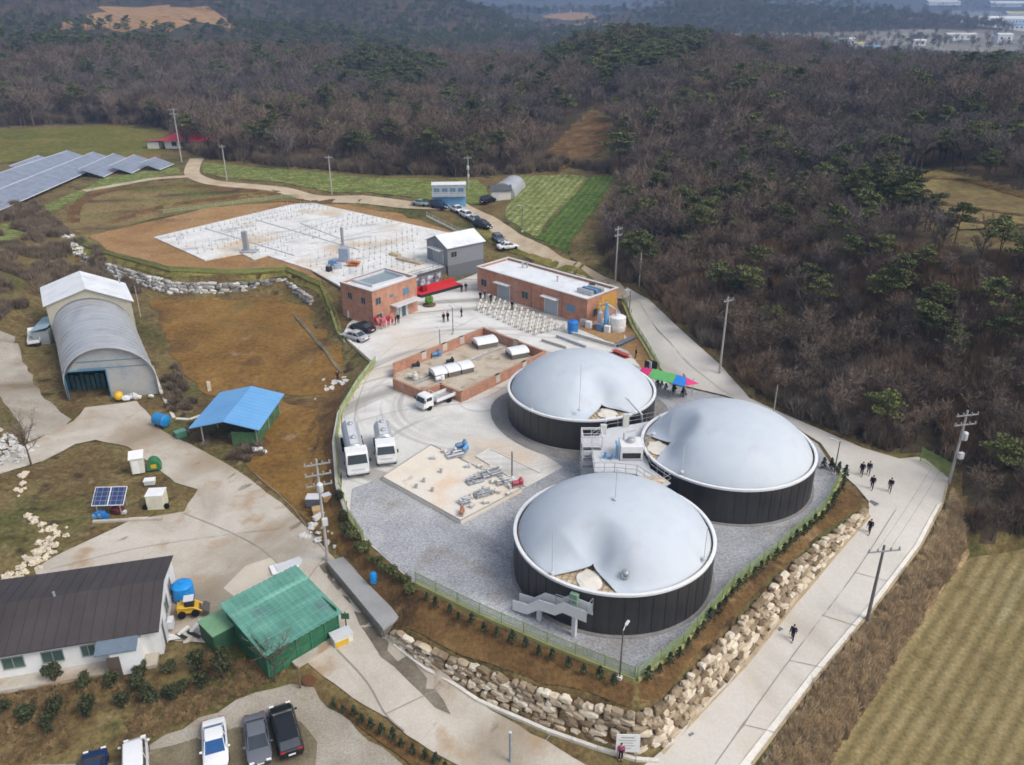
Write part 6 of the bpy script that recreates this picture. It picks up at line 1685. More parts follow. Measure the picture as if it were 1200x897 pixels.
rp.build('roof_batten', M('pale_batten', (.16, .36, .28), .5), gsh)
MB().box((Lr * .55, -.5, .08), (Lr * .5, .8, .3)).build('step', m_farm, gsh)
gb = thing('green_container', 'small flat topped green box beside the green shed', 'container', P(270, 752, 1.5), math.atan2(d.y, d.x))
MB().box((0, .6, 1.0), (3.3, 2.6, 2.0)).build('body', M('dark_green_sheet', (.025, .085, .04), .7, .2), gb)
MB().box((0, .6, 2.05), (3.45, 2.75, .1)).build('top', M('faded_green_top', (.15, .29, .16), .7, .12), gb)
t = thing('storage_box', 'white and yellow ended crate by the road beside the green shed', 'crate', P(401, 754, 1.35), R(35))
MB().box((0, 0, .55), (1.7, 1.1, 1.1)).build('body', m_offw, t, bevel=.04); MB().box((-.2, -.56, .5), (1.2, .03, .6)).build('side_label', m_yellow, t); MB().box((0, 0, 1.13), (1.8, 1.2, .08)).build('lid', m_lgrey, t)
t = thing('roadside_sign', 'dark post with a small board in the road verge near the green shed', 'sign', P(407, 745, 1.4))
MB().tube([(0, 0, 0), (0, 0, 2.6)], .06, 6).build('post', m_dark, t); MB().box((0, -.06, 2.2), (.7, .05, .6)).build('panel', M('dark_green_sheet', (.03, .09, .05)), t)
t = thing('loose_sheet', 'white roofing sheet lying behind the green shed', 'sheet', P(337, 664, 2.15), R(28))
MB().box((0, 0, .08), (3.2, 1.5, .05)).build('sheet', m_white, t); MB().box((.2, .1, .14), (2.6, 1.2, .05), rz=.1).build('upper_sheet', m_lgrey, t)
# concrete culvert slab
k4 = [P(383, 658, 3.0), P(402, 652, 3.0), P(469, 723, 2.9), P(449, 738, 2.9)]
ko = k4[0].copy(); ko.z = 2.0
cvs = thing('culvert_slab', 'long flat grey concrete culvert slab beside the lower road', 'slab', ko)
MB().prism([((p - ko).x, (p - ko).y) for p in k4], .70, .98).build('slab', mat_ramp('grey_slab_concrete', [(.3, (.24, .24, .235)), (.6, (.31, .31, .305)), (.8, (.35, .345, .335))], scale=.3, fine=.08), cvs, bevel=.03)
c_ = sum([p - ko for p in k4], Vector()) / 4
q = MB()
pl_ = [Vector(((p - ko).x, (p - ko).y)) for p in k4]; cc2 = Vector((c_.x, c_.y))
for i in (1, 2, 3): wall_run(q, pl_[i].lerp(cc2, .03), pl_[(i + 1) % 4].lerp(cc2, .03), .25, -1.2, .695)
q.build('side_wall', M('stained_concrete', (.17, .155, .13), .85, .25, .6), cvs)
# blue shed
zb = 2.7
A, B, Cc, Dd = P(223, 500, zb + 2.5), P(302, 507, zb + 2.5), P(333, 465, zb + 2.5), P(262, 462, zb + 2.5)
rg0, rg1 = P(262, 494, zb + 3.5), P(294, 454, zb + 3.5)
d = Vector((rg1.x - rg0.x, rg1.y - rg0.y)).normalized()
Lb = (Vector((rg1.x - rg0.x, rg1.y - rg0.y))).length
n_ = Vector((-d.y, d.x))
wl = abs(Vector((A.x - rg0.x, A.y - rg0.y)).dot(n_)); wr_ = abs(Vector((B.x - rg0.x, B.y - rg0.y)).dot(n_))
bsh = thing('blue_roof_shed', 'open shed with bright blue gable roof and green netted walls', 'shed', (rg0.x, rg0.y, zb), math.atan2(d.y, d.x))
m_broof = mat_ramp('blue_roof_sheet', [(.3, (.115, .30, .56)), (.6, (.14, .345, .61)), (.8, (.17, .375, .63))], scale=.3, rough=.45, fine=.03)
for s, w in ((1, wl), (-1, wr_)):
    q = MB(); q.add([(-.2, 0, 3.5), (Lb + .2, 0, 3.5), (Lb + .2, s * w, 2.45), (-.2, s * w, 2.45), (-.2, 0, 3.6), (Lb + .2, 0, 3.6), (Lb + .2, s * w, 2.55), (-.2, s * w, 2.55)], [(0, 1, 2, 3), (4, 5, 6, 7), (0, 1, 5, 4), (1, 2, 6, 5), (2, 3, 7, 6), (3, 0, 4, 7)])
    for k in range(int(Lb / .8)): q.tube([(.2 + k * .8, s * .05, 3.602), (.2 + k * .8, s * w, 2.552)], .012, 4)
    q.build('roof', m_broof, bsh)
q = MB(); wr2 = wr_ - .7; wl2 = wl - 1.3
q.box((Lb / 2, -wr2, 1.2), (Lb - .6, .06, 2.5)).box((Lb - .4, (wl2 - wr2) / 2, 1.3), (.06, wl2 + wr2, 2.6)).box((.5, -wr2 * .55, .9), (.06, wr2 * .85, 1.9)); q.build('netting_wall', mat_ramp('green_netting', [(.3, (.04, .09, .04)), (.6, (.09, .17, .08)), (.8, (.16, .22, .12))], scale=1.2, fine=.2), bsh)
q = MB()
for x in (.4, Lb / 2, Lb - .5):
    for y in (-wr2, wl2): q.box((x, y, 1.2), (.14, .14, 2.6))
q.build('post', m_galv, bsh)
drum_t = thing('fuel_tank', 'blue cylindrical tank lying on its side near the blue roof shed', 'tank', P(190, 499, 2.9), R(-28))
MB().lathe([(0, -1.0), (.6, -.98), (.78, -.85), (.78, .85), (.6, .98), (0, 1.0)], 22, X=Matrix.Translation((0, 0, .85)) @ Matrix.Rotation(R(90), 4, 'Y')).build('shell', M('mid_blue_plastic', (.015, .20, .45), .4), drum_t, smooth=True)
MB().box((-.6, 0, .12), (.2, 1.1, .24)).box((.6, 0, .12), (.2, 1.1, .24)).build('cradle', m_dark, drum_t)
t = thing('green_crate', 'low dark green crate at the left corner of the blue roof shed', 'crate', P(212, 512, 2.75), R(40))
MB().box((0, 0, .4), (1.3, .9, .8)).build('body', M('crate_green', (.05, .16, .11), .7), t, bevel=.03); MB().box((0, 0, .83), (1.35, .95, .06)).build('lid', M('crate_lid', (.09, .22, .16), .7), t)
t = thing('junk_bags', 'pale sacks piled at the front corner of the blue roof shed', 'sacks', P(303, 530, 2.6))
for k in range(4): MB().ball((random.uniform(-.7, .7), random.uniform(-.4, .4), .25), .42, 0, 2, (1.2, .8, .6), .4, k).build('sack', m_white if k % 2 else m_lgrey, t, smooth=True)
t = thing('timber_plank', 'pale plank lying on the edge of the brown field', 'plank', PT(245, 454), R(112))
MB().box((0, 0, .12), (3.2, .5, .16)).build('board', M('pale_timber', (.5, .42, .3)), t); MB().box((.2, .1, .25), (2.6, .3, .1)).build('upper_board', M('pale_timber', (.5, .42, .3)), t)

# arched barn
zb = 3.0
b0, b1_ = P(80, 470, zb), P(187, 462, zb)
bb = P(62, 365, zb)
d = Vector((b1_.x - b0.x, b1_.y - b0.y)).normalized(); n_ = Vector((-d.y, d.x)); Wb = (Vector((b1_.x - b0.x, b1_.y - b0.y))).length
top_back = P(98, 346, zb + 5.2)
Lb = 21.0
bar = thing('arched_barn', 'silver arched barn with an open dark doorway in its end', 'barn', b0, math.atan2(d.y, d.x))
m_poly = mat_ramp('silver_barn_cover', [(.25, (.30, .31, .33)), (.5, (.38, .39, .41)), (.75, (.45, .46, .48))], scale=.25, rough=.38, fine=.05, layer=[((.24, .25, .27), .3, .55, .75, (1, .2, 1)), ((.30, .27, .24), .18, .6, .75, None)], metallic=.15)
m_pend = mat_ramp('patched_end_sheet', [(.2, (.20, .22, .23)), (.45, (.33, .35, .36)), (.6, (.40, .38, .35)), (.8, (.25, .31, .35))], scale=.35, rough=.6, fine=.08, layer=[((.10, .22, .33), .2, .6, .66, (.15, 1, 1.8))])
hw, ht, hsd = Wb / 2, 7.4, 2.6
N = 28
def arc_pt(k, sc=1.0):
    a = math.pi * k / N
    return (hw - hw * sc * math.cos(a), hsd + (ht - hsd) * sc * math.sin(a))
arcp = [(hw - hw, 0)] + [arc_pt(k) for k in range(N + 1)] + [(2 * hw, 0)]
vs, fs = [], []
nl = 14
for j in range(nl + 1):
    for x, z in arcp: vs.append((x, -.5 + (Lb + .5) * j / nl, z + .03 * (j % 2)))
m_ = len(arcp)
for j in range(nl):
    for k in range(m_ - 1): fs.append((j * m_ + k, j * m_ + k + 1, (j + 1) * m_ + k + 1, (j + 1) * m_ + k))
o = MB().add(vs, fs).build('arched_cover', m_poly, bar, smooth=True, sharp=60); o.modifiers.new('thickness', 'SOLIDIFY').thickness = .06
q = MB()
for j in range(0, nl + 1):
    y_ = -.5 + (Lb + .5) * j / nl
    q.tube([(x, y_, z + .07) for x, z in arcp[1:-1]], .035, 4)
q.build('cover_rib', m_lgrey, bar)
# end wall with doorway: lintel, right part
dx0, dx1, dh = .35, Wb * .47, 4.1
def col_top(x): return hsd + (ht - hsd) * math.sqrt(max(0, 1 - ((x - hw) / hw) ** 2)) - .06
xs = np.linspace(.06, dx1, 14); q = MB()
q.ext([(x, max(dh, 0)) for x in (.06, dx1)][:1] + [(.06, min(dh, col_top(.06)))] + [(x, max(col_top(x), dh)) for x in xs[1:]] + [(dx1, dh)], .12, .2); q.build('upper_end_wall', m_pend, bar)
xs = np.linspace(dx1, Wb - .06, 18); q = MB(); q.ext([(dx1, 0)] + [(x, col_top(x)) for x in xs] + [(Wb - .06, 0)], .1, .2); q.build('end_wall', m_pend, bar)
xs = np.linspace(.06, Wb - .06, 30); q = MB(); q.ext([(.06, 0)] + [(x, col_top(x)) for x in xs] + [(Wb - .06, 0)], Lb - .25, Lb - .1); q.build('back_wall', m_pend, bar)
q = MB()
for x in (dx0 - .1, dx1 + .02): q.box((x, .05, dh / 2), (.14, .14, dh), 0)
q.box(((dx0 + dx1) / 2, .05, dh + .05), (dx1 - dx0, .14, .14))
for z in (4.4, 5.4): q.box((hw * 1.1, .06, z), (Wb * .75, .05, .07))
q.build('end_frame', M('blue_door_frame', (.06, .20, .32), .5), bar)
q = MB()
for k in range(8): q.box((dx0 + .1 + k * (dx1 - dx0) / 8, 3.0, 1.2), (.5, .8, 3.0 - .3 * (k % 3)))
q.build('stored_bale', mat_ramp('stored_goods', [(.3, (.02, .05, .05)), (.6, (.05, .10, .10)), (.8, (.10, .13, .09))], scale=.8), bar)
MB().box((Wb / 2, Lb / 2, .02), (Wb - .2, Lb - .6, .06)).build('barn_floor', m_farm, bar)
q = MB()
for k in range(6):
    q.tube([(Wb - .1 + .12, 1 + k * 2.6, 0), (Wb + .12, 1 + k * 2.6, hsd)], .06, 5)
q.build('side_post', m_galv, bar)
def shear(root, k):
    for o in root.children:
        for v in o.data.vertices: v.co.x += k * v.co.y
shear(bar, -.35)
# white gabled annex behind the barn
an = thing('white_annex', 'white roofed gabled annex joined to the back of the arched barn', 'barn', Vector((b0.x, b0.y, zb)) + Vector((n_.x, n_.y, 0)) * (Lb + .05) - Vector((d.x, d.y, 0)) * (.3 + .35 * Lb), math.atan2(d.y, d.x) + 0)
m_ann = M('cream_sheet_wall', (.50, .47, .37), .7, .1)
La = 9.0; Wa = Wb + .6
q = MB(); q.add([(0, 0, -.5), (Wa, 0, -.5), (Wa, La, -.5), (0, La, -.5), (0, 0, 6.6), (Wa, 0, 6.6), (Wa, La, 6.6), (0, La, 6.6), (Wa / 2, 0, 8.9), (Wa / 2, La, 8.9)], [(0, 1, 5, 8, 4), (2, 3, 7, 9, 6), (1, 2, 6, 5), (3, 0, 4, 7)]); q.build('wall', m_ann, an)
for s in (0, 1):
    xe = -.4 if s == 0 else Wa + .4; ze = 6.6 - .4 * 2.3 / (Wa / 2)
    q = MB(); q.add([(xe, -.35, ze), (xe, La + .35, ze), (Wa / 2, La + .35, 8.9), (Wa / 2, -.35, 8.9), (xe, -.35, ze + .12), (xe, La + .35, ze + .12), (Wa / 2, La + .35, 9.02), (Wa / 2, -.35, 9.02)], [(0, 1, 2, 3), (4, 5, 6, 7), (0, 1, 5, 4), (1, 2, 6, 5), (2, 3, 7, 6), (3, 0, 4, 7)]); q.build('roof', m_roofmem, an)
MB().tube([(Wa - .5, La - .5, 6.5), (Wa - .5, La - .5, 9.6)], .09, 6).build('flue', m_galv, an)
shear(an, -.35)
ls = thing('lean_to', 'blue grey lean-to shed on the left side of the white annex', 'shed', an.location - Vector((d.x, d.y, 0)) * 2.6 - Vector((n_.x, n_.y, 0)) * 1.2, math.atan2(d.y, d.x))
MB().box((1.25, 3.0, 1.4), (2.3, 6.0, 2.9)).build('wall', M('grey_sheet_wall', (.26, .29, .30), .6, .1), ls)
q = MB(); q.add([(-.1, -.2, 2.9), (2.55, -.2, 3.5), (2.55, 6.2, 3.5), (-.1, 6.2, 2.9), (-.1, -.2, 3.0), (2.55, -.2, 3.6), (2.55, 6.2, 3.6), (-.1, 6.2, 3.0)], [(0, 1, 2, 3), (4, 5, 6, 7), (0, 1, 5, 4), (1, 2, 6, 5), (2, 3, 7, 6), (3, 0, 4, 7)]); q.build('roof', M('pale_blue_sheet', (.25, .37, .42), .5, .15), ls)
c, h = facing((40, 412), (43, 391)); c.z += 0
lorry('small white truck parked left of the arched barn', c, h, 4.6, 1.7, 1.95, 'bed')
t = thing('yellow_buoy_tank', 'round yellow tank standing in front of the barn end wall', 'tank', P(140, 469, 3.05))
MB().ball((0, 0, .65), .62, 0, 3, (1, 1, 1.05)).build('shell', M('amber_plastic', (.62, .38, .015), .5), t, smooth=True); MB().lathe([(.45, 0), (.45, .12), (.3, .15)], 14).build('foot_ring', m_dark, t)
t = thing('scrap_pile', 'grey rubbish heap at the foot of the barn end wall', 'scrap', P(162, 467, 3.05), .1)
for k in range(9): MB().ball((random.uniform(-1.6, 1.8), random.uniform(-.4, .3), .3), random.uniform(.3, .55), 0, 1, (1.3, .8, .8), .6, k).build('bundle', (m_lgrey, m_galv, m_offw)[k % 3], t)
# huts and solar panels in the farm yard
t = thing('white_hut', 'small white hut with a slanted roof edge beside the green composter', 'hut', P(163, 552, 2.9), R(20))
MB().box((0, 0, .95), (1.35, 1.35, 1.9)).build('body', m_offw, t, bevel=.03); q = MB(); q.add([(-.8, -.8, 1.92), (.8, -.8, 1.92), (.8, .8, 2.2), (-.8, .8, 2.2), (-.8, -.8, 2.0), (.8, -.8, 2.0), (.8, .8, 2.28), (-.8, .8, 2.28)], [(0, 1, 2, 3), (4, 5, 6, 7), (0, 1, 5, 4), (1, 2, 6, 5), (2, 3, 7, 6), (3, 0, 4, 7)]); q.build('roof', m_white, t)
MB().box((-.2, -.7, .85), (.7, .04, 1.6)).build('door', m_white, t)
t = thing('composter', 'dark green rounded bin with a yellow patch beside the white hut', 'bin', P(181, 548, 2.9), R(20))
MB().ext([(.8 * math.cos(a), 1.2 * math.sin(a)) for a in np.linspace(0, math.pi, 14)], -.65, .65).build('shell', M('bin_green', (.03, .16, .06), .5, .15), t, smooth=True); MB().box((0, -.66, .5), (.6, .04, .5)).build('front_label', m_yellow, t)
t = thing('white_container', 'cream walled storage container with white lid at the yard edge', 'container', P(184, 596, 2.45), R(6))
MB().box((0, .5, .85), (1.75, 1.6, 1.7)).build('body', M('cream_panel', (.60, .57, .45), .6), t, bevel=.02); MB().box((0, .5, 1.73), (1.85, 1.7, .08)).build('lid', m_white, t)
for s in (-1, 1): MB().lathe([(.3, -.1), (.3, .1)], 12, X=Matrix.Translation((s * 1.1, -.2, .35)) @ Matrix.Rotation(R(90), 4, 'X')).build('tyre', m_tyre, t)
t = thing('water_butt', 'pale lidded box on the ground behind the cream container', 'box', P(176, 567, 2.75), R(10))
MB().box((0, 0, .25), (1.1, .8, .5)).build('body', m_lgrey, t, bevel=.03); MB().box((0, 0, .53), (1.2, .9, .06)).build('lid', m_white, t)
m_pv = bpy.data.materials.new('solar_cells'); m_pv.use_nodes = True
def pv_material(m, base, line, sx, sy):
    n, k = m.node_tree.nodes, m.node_tree.links
    b = n['Principled BSDF']; b.inputs['Roughness'].default_value = .3
    tc = n.new('ShaderNodeTexCoord'); br = n.new('ShaderNodeTexBrick'); br.offset = 0
    br.inputs['Scale'].default_value = 1; br.inputs['Brick Width'].default_value = sx; br.inputs['Row Height'].default_value = sy; br.inputs['Mortar Size'].default_value = .02
    br.inputs['Color1'].default_value = lin(base); br.inputs['Color2'].default_value = lin(tuple(v * 1.35 for v in base)); br.inputs['Mortar'].default_value = lin(line)
    k.new(tc.outputs['Object'], br.inputs['Vector']); k.new(br.outputs[0], b.inputs['Base Color'])
pv_material(m_pv, (.022, .035, .105), (.25, .28, .33), .55, .5)
t = thing('solar_stand', 'tilted dark blue solar panel pair on a stand in the farm yard', 'solar panel', P(131, 600, 2.75), R(3))
X = Matrix.Translation((0, .3, 1.75)) @ Matrix.Rotation(R(33), 4, 'X')
for s in (-1, 1):
    o = MB().box((0, 0, 0), (1.55, 2.1, .06)).build('panel', m_pv, t); o.matrix_local = X @ Matrix.Translation((s * .82, 0, 0))
    q = MB(); q.box((0, 1.06, 0), (1.6, .05, .08)).box((0, -1.06, 0), (1.6, .05, .08)).box((.79, 0, 0), (.05, 2.1, .08)).box((-.79, 0, 0), (.05, 2.1, .08)); f_ = q.build('panel_frame', m_rim, o)
q = MB()
for x in (-1.2, 1.2): q.tube([(x, 1.1, 0), (x, 1.1, 2.2)], .05, 5).tube([(x, -.5, 0), (x, -.5, 1.2)], .05, 5)
q.build('stand', m_galv, t)
t = thing('scrap_pile', 'blue crates heaped under the farmyard solar panels', 'crates', P(118, 607, 2.6), .2)
for k in range(5): MB().box((random.uniform(-.6, .6), random.uniform(-.3, .3), .2 + .22 * (k % 3)), (.6, .45, .35), rz=k).build('crate', m_lblue if k % 2 else m_blue, t)
t = thing('scrap_pile', 'dark red covered heap beside the blue crates under the solar panels', 'heap', P(138, 601, 2.6))
MB().ball((0, 0, .3), .75, 0, 2, (1, .7, .7), .5, 5).build('tarp_heap', M('dark_red_tarp', (.12, .03, .03), .8), t); MB().box((.7, -.1, .15), (.5, .4, .3)).build('box', m_lgrey, t)
t = thing('kerb_beam', 'long low concrete kerb in front of the solar panels', 'kerb', P(150, 611, 2.5), R(5))
MB().box((0, 0, .15), (7.0, .3, .3)).build('kerb', m_farm, t, bevel=.03); MB().box((1.0, .25, .1), (2.0, .3, .2)).build('loose_kerb', m_kerbs, t, bevel=.03)

# pale patch slabs in the farm yard
sheet('yard_patch', [(262, 690), (288, 664), (318, 654), (338, 672), (330, 690), (280, 704)], mat_ramp('newer_concrete', [(.3, (.46, .40, .32)), (.7, (.55, .49, .41))], scale=.3, fine=.06), .075, dip=False)
sheet('yard_slab', [(200, 668), (360, 625), (402, 676), (440, 734), (400, 738), (355, 660), (276, 692), (262, 745), (215, 755)], m_farm, .068, dip=False)

# ------------------------------------------------------------------ back fields
t = thing('site_cabin', 'two storey pale blue and white site cabin beside the lane', 'cabin', PT(507, 243) + Vector((0, 0, .05)), R(4))
A, B = PT(507, 243), PT(546, 243)
Lc = (B - A).length
t.location.z = H(A.x + 4, A.y) + .1
MB().box((Lc / 2, 1.5, 1.25), (Lc, 3.0, 2.5)).build('lower_module', m_lblue, t); MB().box((Lc / 2, 1.5, 3.75), (Lc, 3.0, 2.4)).build('upper_module', M('cabin_grey', (.34, .39, .43), .5), t)
MB().box((Lc / 2, 1.5, 5.0), (Lc + .3, 3.3, .15)).build('roof', m_white, t)
for k in range(4): window(t, WX((0, 0), (Lc, 0), .14 + .24 * k, 3.8), 1.2, .9, m_winblue)
MB().box((Lc * .5, -.5, 2.5), (Lc, 1.0, .08)).build('walkway', m_galv, t)
q = MB(); rails(q, [(0, -.95, 2.5), (Lc, -.95, 2.5)], h=1.0, n=2); q.build('railing', m_white, t)
p = PT(589, 232)
gh = thing('greenhouse', 'small silver arched greenhouse at the top of the lane', 'greenhouse', p + Vector((0, 0, .05)), R(-68))
arc = [(3.0 * math.cos(a), .4 + 3.0 * math.sin(a)) for a in np.linspace(0, math.pi, 18)]
MB().ext([(3, 0)] + arc + [(-3, 0)], -9, 0, X=Matrix.Rotation(R(180), 4, 'Z') @ Matrix.Rotation(R(0), 4, 'Z')).build('cover', m_poly, gh, smooth=True, sharp=40) if False else MB().ext([(3, 0)] + arc + [(-3, 0)], 0, 10, X=Matrix.Rotation(R(68 + 12), 4, 'Z') @ Matrix.Rotation(R(-28), 4, 'Z')).build('cover', m_poly, gh, smooth=True, sharp=40)
MB().box((.6, .0, 1.1), (.1, 2.2, 2.2)).build('door', M('dull_door', (.2, .19, .17)), gh)
p = PT(576, 236)
t = thing('small_shed', 'small cream walled shed with dark roof in front of the greenhouse', 'shed', p + Vector((0, 0, .05)), R(8))
gable_walls(4.6, 3.4, 2.4, 3.2).build('wall', m_offw, t); gable_roof(t, 4.6, 3.4, 2.4, 3.2, M('slate_roof', (.07, .075, .085), .6), .3)
MB().box((1.4, -.02, 1.0), (.9, .06, 1.9)).build('door', m_lgrey, t)
# red roofed house
p = PT(190, 175); p2 = PT(240, 175)
t = thing('red_roof_house', 'red hipped roof farmhouse at the edge of the wood', 'house', p + Vector((0, 0, .1)), heading(p, p2))
Lh = 13.5
MB().box((Lh / 2, 3.5, 1.3), (Lh - 1.6, 6.0, 2.6)).build('wall', m_hwall, t)
q = MB(); q.add([(-.6, -.8, 2.4), (Lh + .6, -.8, 2.4), (Lh + .6, 7.6, 2.4), (-.6, 7.6, 2.4), (4.2, 3.4, 4.7), (Lh - 4.2, 3.4, 4.7)], [(0, 1, 5, 4), (1, 2, 5), (2, 3, 4, 5), (3, 0, 4), (3, 2, 1, 0)]); q.build('roof', M('red_roof_sheet', (.44, .035, .055), .45, .1), t)
for u in (.25, .5, .75): window(t, WX((.8, .5), (Lh - .8, .5), u, 1.4), 1.4, 1.2)
MB().box((-2.6, 1.5, 1.0), (3.6, 3.2, 2.0)).build('annex', m_offw, t); q = MB(); q.add([(-4.8, -.5, 2.0), (-.5, -.5, 2.3), (-.5, 3.6, 2.3), (-4.8, 3.6, 2.0), (-4.8, -.5, 2.1), (-.5, -.5, 2.4), (-.5, 3.6, 2.4), (-4.8, 3.6, 2.1)], [(0, 1, 2, 3), (4, 5, 6, 7), (0, 1, 5, 4), (1, 2, 6, 5), (2, 3, 7, 6), (3, 0, 4, 7)]); q.build('annex_roof', M('dark_red_sheet', (.30, .03, .05), .5), t)
# solar arrays
m_pv2 = bpy.data.materials.new('array_cells'); m_pv2.use_nodes = True
pv_material(m_pv2, (.16, .18, .225), (.38, .40, .44), 1.0, 1.7)
def pv_row(label, near, far_, width, zlift=1.3):
    A, B = PT(*near), PT(*far_)
    A.z = H(A.x, A.y) + zlift; B.z = H(B.x, B.y) + zlift
    t = thing('solar_array', label, 'solar array', (A.x, A.y, A.z - zlift), 0)
    dv = Vector((B.x - A.x, B.y - A.y, B.z - A.z)); ln = dv.length; dv.normalize()
    sd = Vector((0, 0, 1)).cross(dv).normalized()
    tilt = Matrix.Rotation(R(18), 3, dv); sdt = tilt @ sd
    nz = dv.cross(sdt)
    X = Matrix(((dv.x, sdt.x, nz.x, 0), (dv.y, sdt.y, nz.y, 0), (dv.z, sdt.z, nz.z, zlift), (0, 0, 0, 1)))
    o = MB().box((ln / 2, 0, 0), (ln, width, .08)).build('panels', m_pv2, t); o.matrix_local = X
    q = MB(); q.box((ln / 2, -width / 2, 0), (ln, .12, .12)).box((ln / 2, width / 2, 0), (ln, .12, .12)); o2 = q.build('frame', m_rim, t); o2.matrix_local = X
    q = MB()
    for k in range(max(2, int(ln / 6))):
        for s in (-.4, .4):
            pp_ = X @ Vector(((k + .5) * ln / max(2, int(ln / 6)), s * width, 0)); q.tube([(pp_.x, pp_.y, -.2), tuple(pp_)], .07, 4)
    q.build('leg', m_galv, t)
for near, far_, w, lb in (((26, 205), (60, 192), 6.0, 'short solar array behind the long ones at the left'), ((-60, 243), (96, 187), 7.5, 'longest solar array, second row from the back'), ((-20, 250), (124, 188), 6.5, 'long solar array reaching lowest at the left'),
                          ((108, 209), (148, 190), 6.5, 'medium solar array right of the two long ones'), ((142, 205), (171, 191), 6.0, 'smaller solar array, second from the right end'), ((177, 201), (194, 194), 5.5, 'smallest solar array at the right end of the row')):
    pv_row(lb, near, far_, w)
# ------------------------------------------------------------------ poles and lamps
def utility_pole(label, px, py, h, arms=1, arm_w=2.2, rz=0., xfmr=False, z=None, r=.17, mt=None):
    p = PT(px, py) if z is None else P(px, py, z)
    t = thing('utility_pole', label, 'utility pole', p, rz)
    MB().tube([(0, 0, -.3), (0, 0, h)], r, 10, r1=r * .62).build('pole', mt or m_pole, t, smooth=True)
    for k in range(arms):
        z_ = h - .5 - k * 1.1
        o = MB().box((0, -.14, z_), (arm_w, .1, .12)).build('crossarm', m_galv, t)
        q = MB()
        for s in (-.46, -.2, .2, .46): q.lathe([(.05, 0), (.09, .06), (.05, .12), (.09, .18), (.05, .26)], 7, (arm_w * s, -.14, z_ + .06))
        q.build('insulator', M('insulator_glaze', (.30, .27, .25), .3), o)
    if xfmr:
        MB().lathe([(.28, 0), (.3, .05), (.3, .8), (.2, .92), (0, .95)], 12, (0, -.5, h - 3.2)).build('transformer', m_lgrey, t, smooth=True)
        MB().box((.1, -.55, h * .42), (.5, .4, .7)).build('meter_box', m_lgrey, t)
    return t
utility_pole('utility pole with double crossarms on the bank by the green gate', 1112, 566, 8.8, 2, 2.6, R(12), True)
utility_pole('utility pole with one wide crossarm leaning over the right edge of the road', 1016, 728, 8.2, 1, 3.0, R(8), mt=M('dark_pole', (.16, .155, .15), .8))
utility_pole('tall utility pole at the foot of the bare wood beside the upper road', 843, 438, 11.0, 1, 1.6, R(30))
utility_pole('utility pole behind the right end of the long brick building', 721, 331, 10.0, 2, 1.8, R(40))
utility_pole('slanted bare pole at the edge of the wood behind the long brick building', 749, 336, 6.0, 0, r=.13)
utility_pole('utility pole in the crop field behind the white pad', 389, 228, 9.4, 1, 1.8, 0)
utility_pole('utility pole beside the bend of the farm path', 266, 212, 9.0, 1, 1.6, 0)
utility_pole('tall double armed utility pole beside the red roofed house', 213, 190, 14.5, 2, 2.2, 0, r=.2)
utility_pole('utility pole with a pale box at the back of the crop field', 549, 222, 8.0, 1, 1.8, 0, True)
pl_ = utility_pole('utility pole with three crossarms and a transformer above the culvert slab', 384, 656, 11.2, 3, 2.4, R(20), True, z=2.7)
utility_pole('thin pole at the foot of the wood behind the tank by the road', 906, 487, 4.2, 0, r=.09)
utility_pole('thin bare pole on the brown field bank beside the arched barn', 165, 372, 5.5, 0, r=.09)
def lamp(label, px, py, h, z=None, rz=0.):
    p = PT(px, py) if z is None else P(px, py, z)
    t = thing('street_lamp', label, 'street lamp', p, rz)
    MB().tube([(0, 0, 0), (0, 0, h)], .075, 8, r1=.05).build('post', M('dark_grey_post', (.10, .105, .11), .5, metallic=.3), t)
    MB().tube([(0, 0, h - .1), (.35, 0, h + .1), (.7, 0, h + .1)], .04, 6).box((.8, 0, h + .1), (.55, .2, .1)).build('lamp_head', m_lgrey, t)
    MB().box((0, 0, .15), (.35, .35, .3)).build('base', m_kerbs, t)
    return t
lamp('slim lamp post at the fence corner in front of the nearest tank', 726, 796, 4.8, ZP, R(60))
lamp('lamp post at the bend of the road right of the tank', 977, 557, 4.2, ZP, R(150))
lamp('lamp post beside the top corner of the brick basin', 531, 392, 4.4, ZP + .05, R(120))
lamp('lamp post at the left wall of the brick basin', 516, 413, 3.6, ZP + .05, R(120))
lamp('lamp post on the lane below the small shed', 612, 272, 5.5, None, R(200))
lamp('lamp post at the road fence beside the white tank', 737, 372, 4.6, None, R(200))
t = thing('steel_post', 'bare grey steel post on the lower road at the bottom edge of the photo', 'post', P(598, 893, .2))
MB().tube([(0, 0, 0), (0, 0, 3.0)], .10, 10).lathe([(.2, 0), (.2, .06)], 10).build('post', M('blue_grey_post', (.24, .27, .29), .5), t); MB().lathe([(.12, 3.0), (.12, 3.05), (0, 3.08)], 10).build('cap', m_lgrey, t)
t = thing('wooden_post', 'short weathered post with a round brown disc by the car park corner', 'post', P(352, 806, 1.0))
MB().tube([(0, 0, 0), (0, 0, 2.2)], .09, 7).build('post', M('weathered_wood', (.16, .12, .08), .8), t)
MB().lathe([(.55, -.06), (.55, .06), (.2, .08)], 16, X=Matrix.Translation((.75, .2, .6)) @ Matrix.Rotation(R(80), 4, 'X')).build('disc', M('rusty_disc', (.17, .08, .04), .8), t)
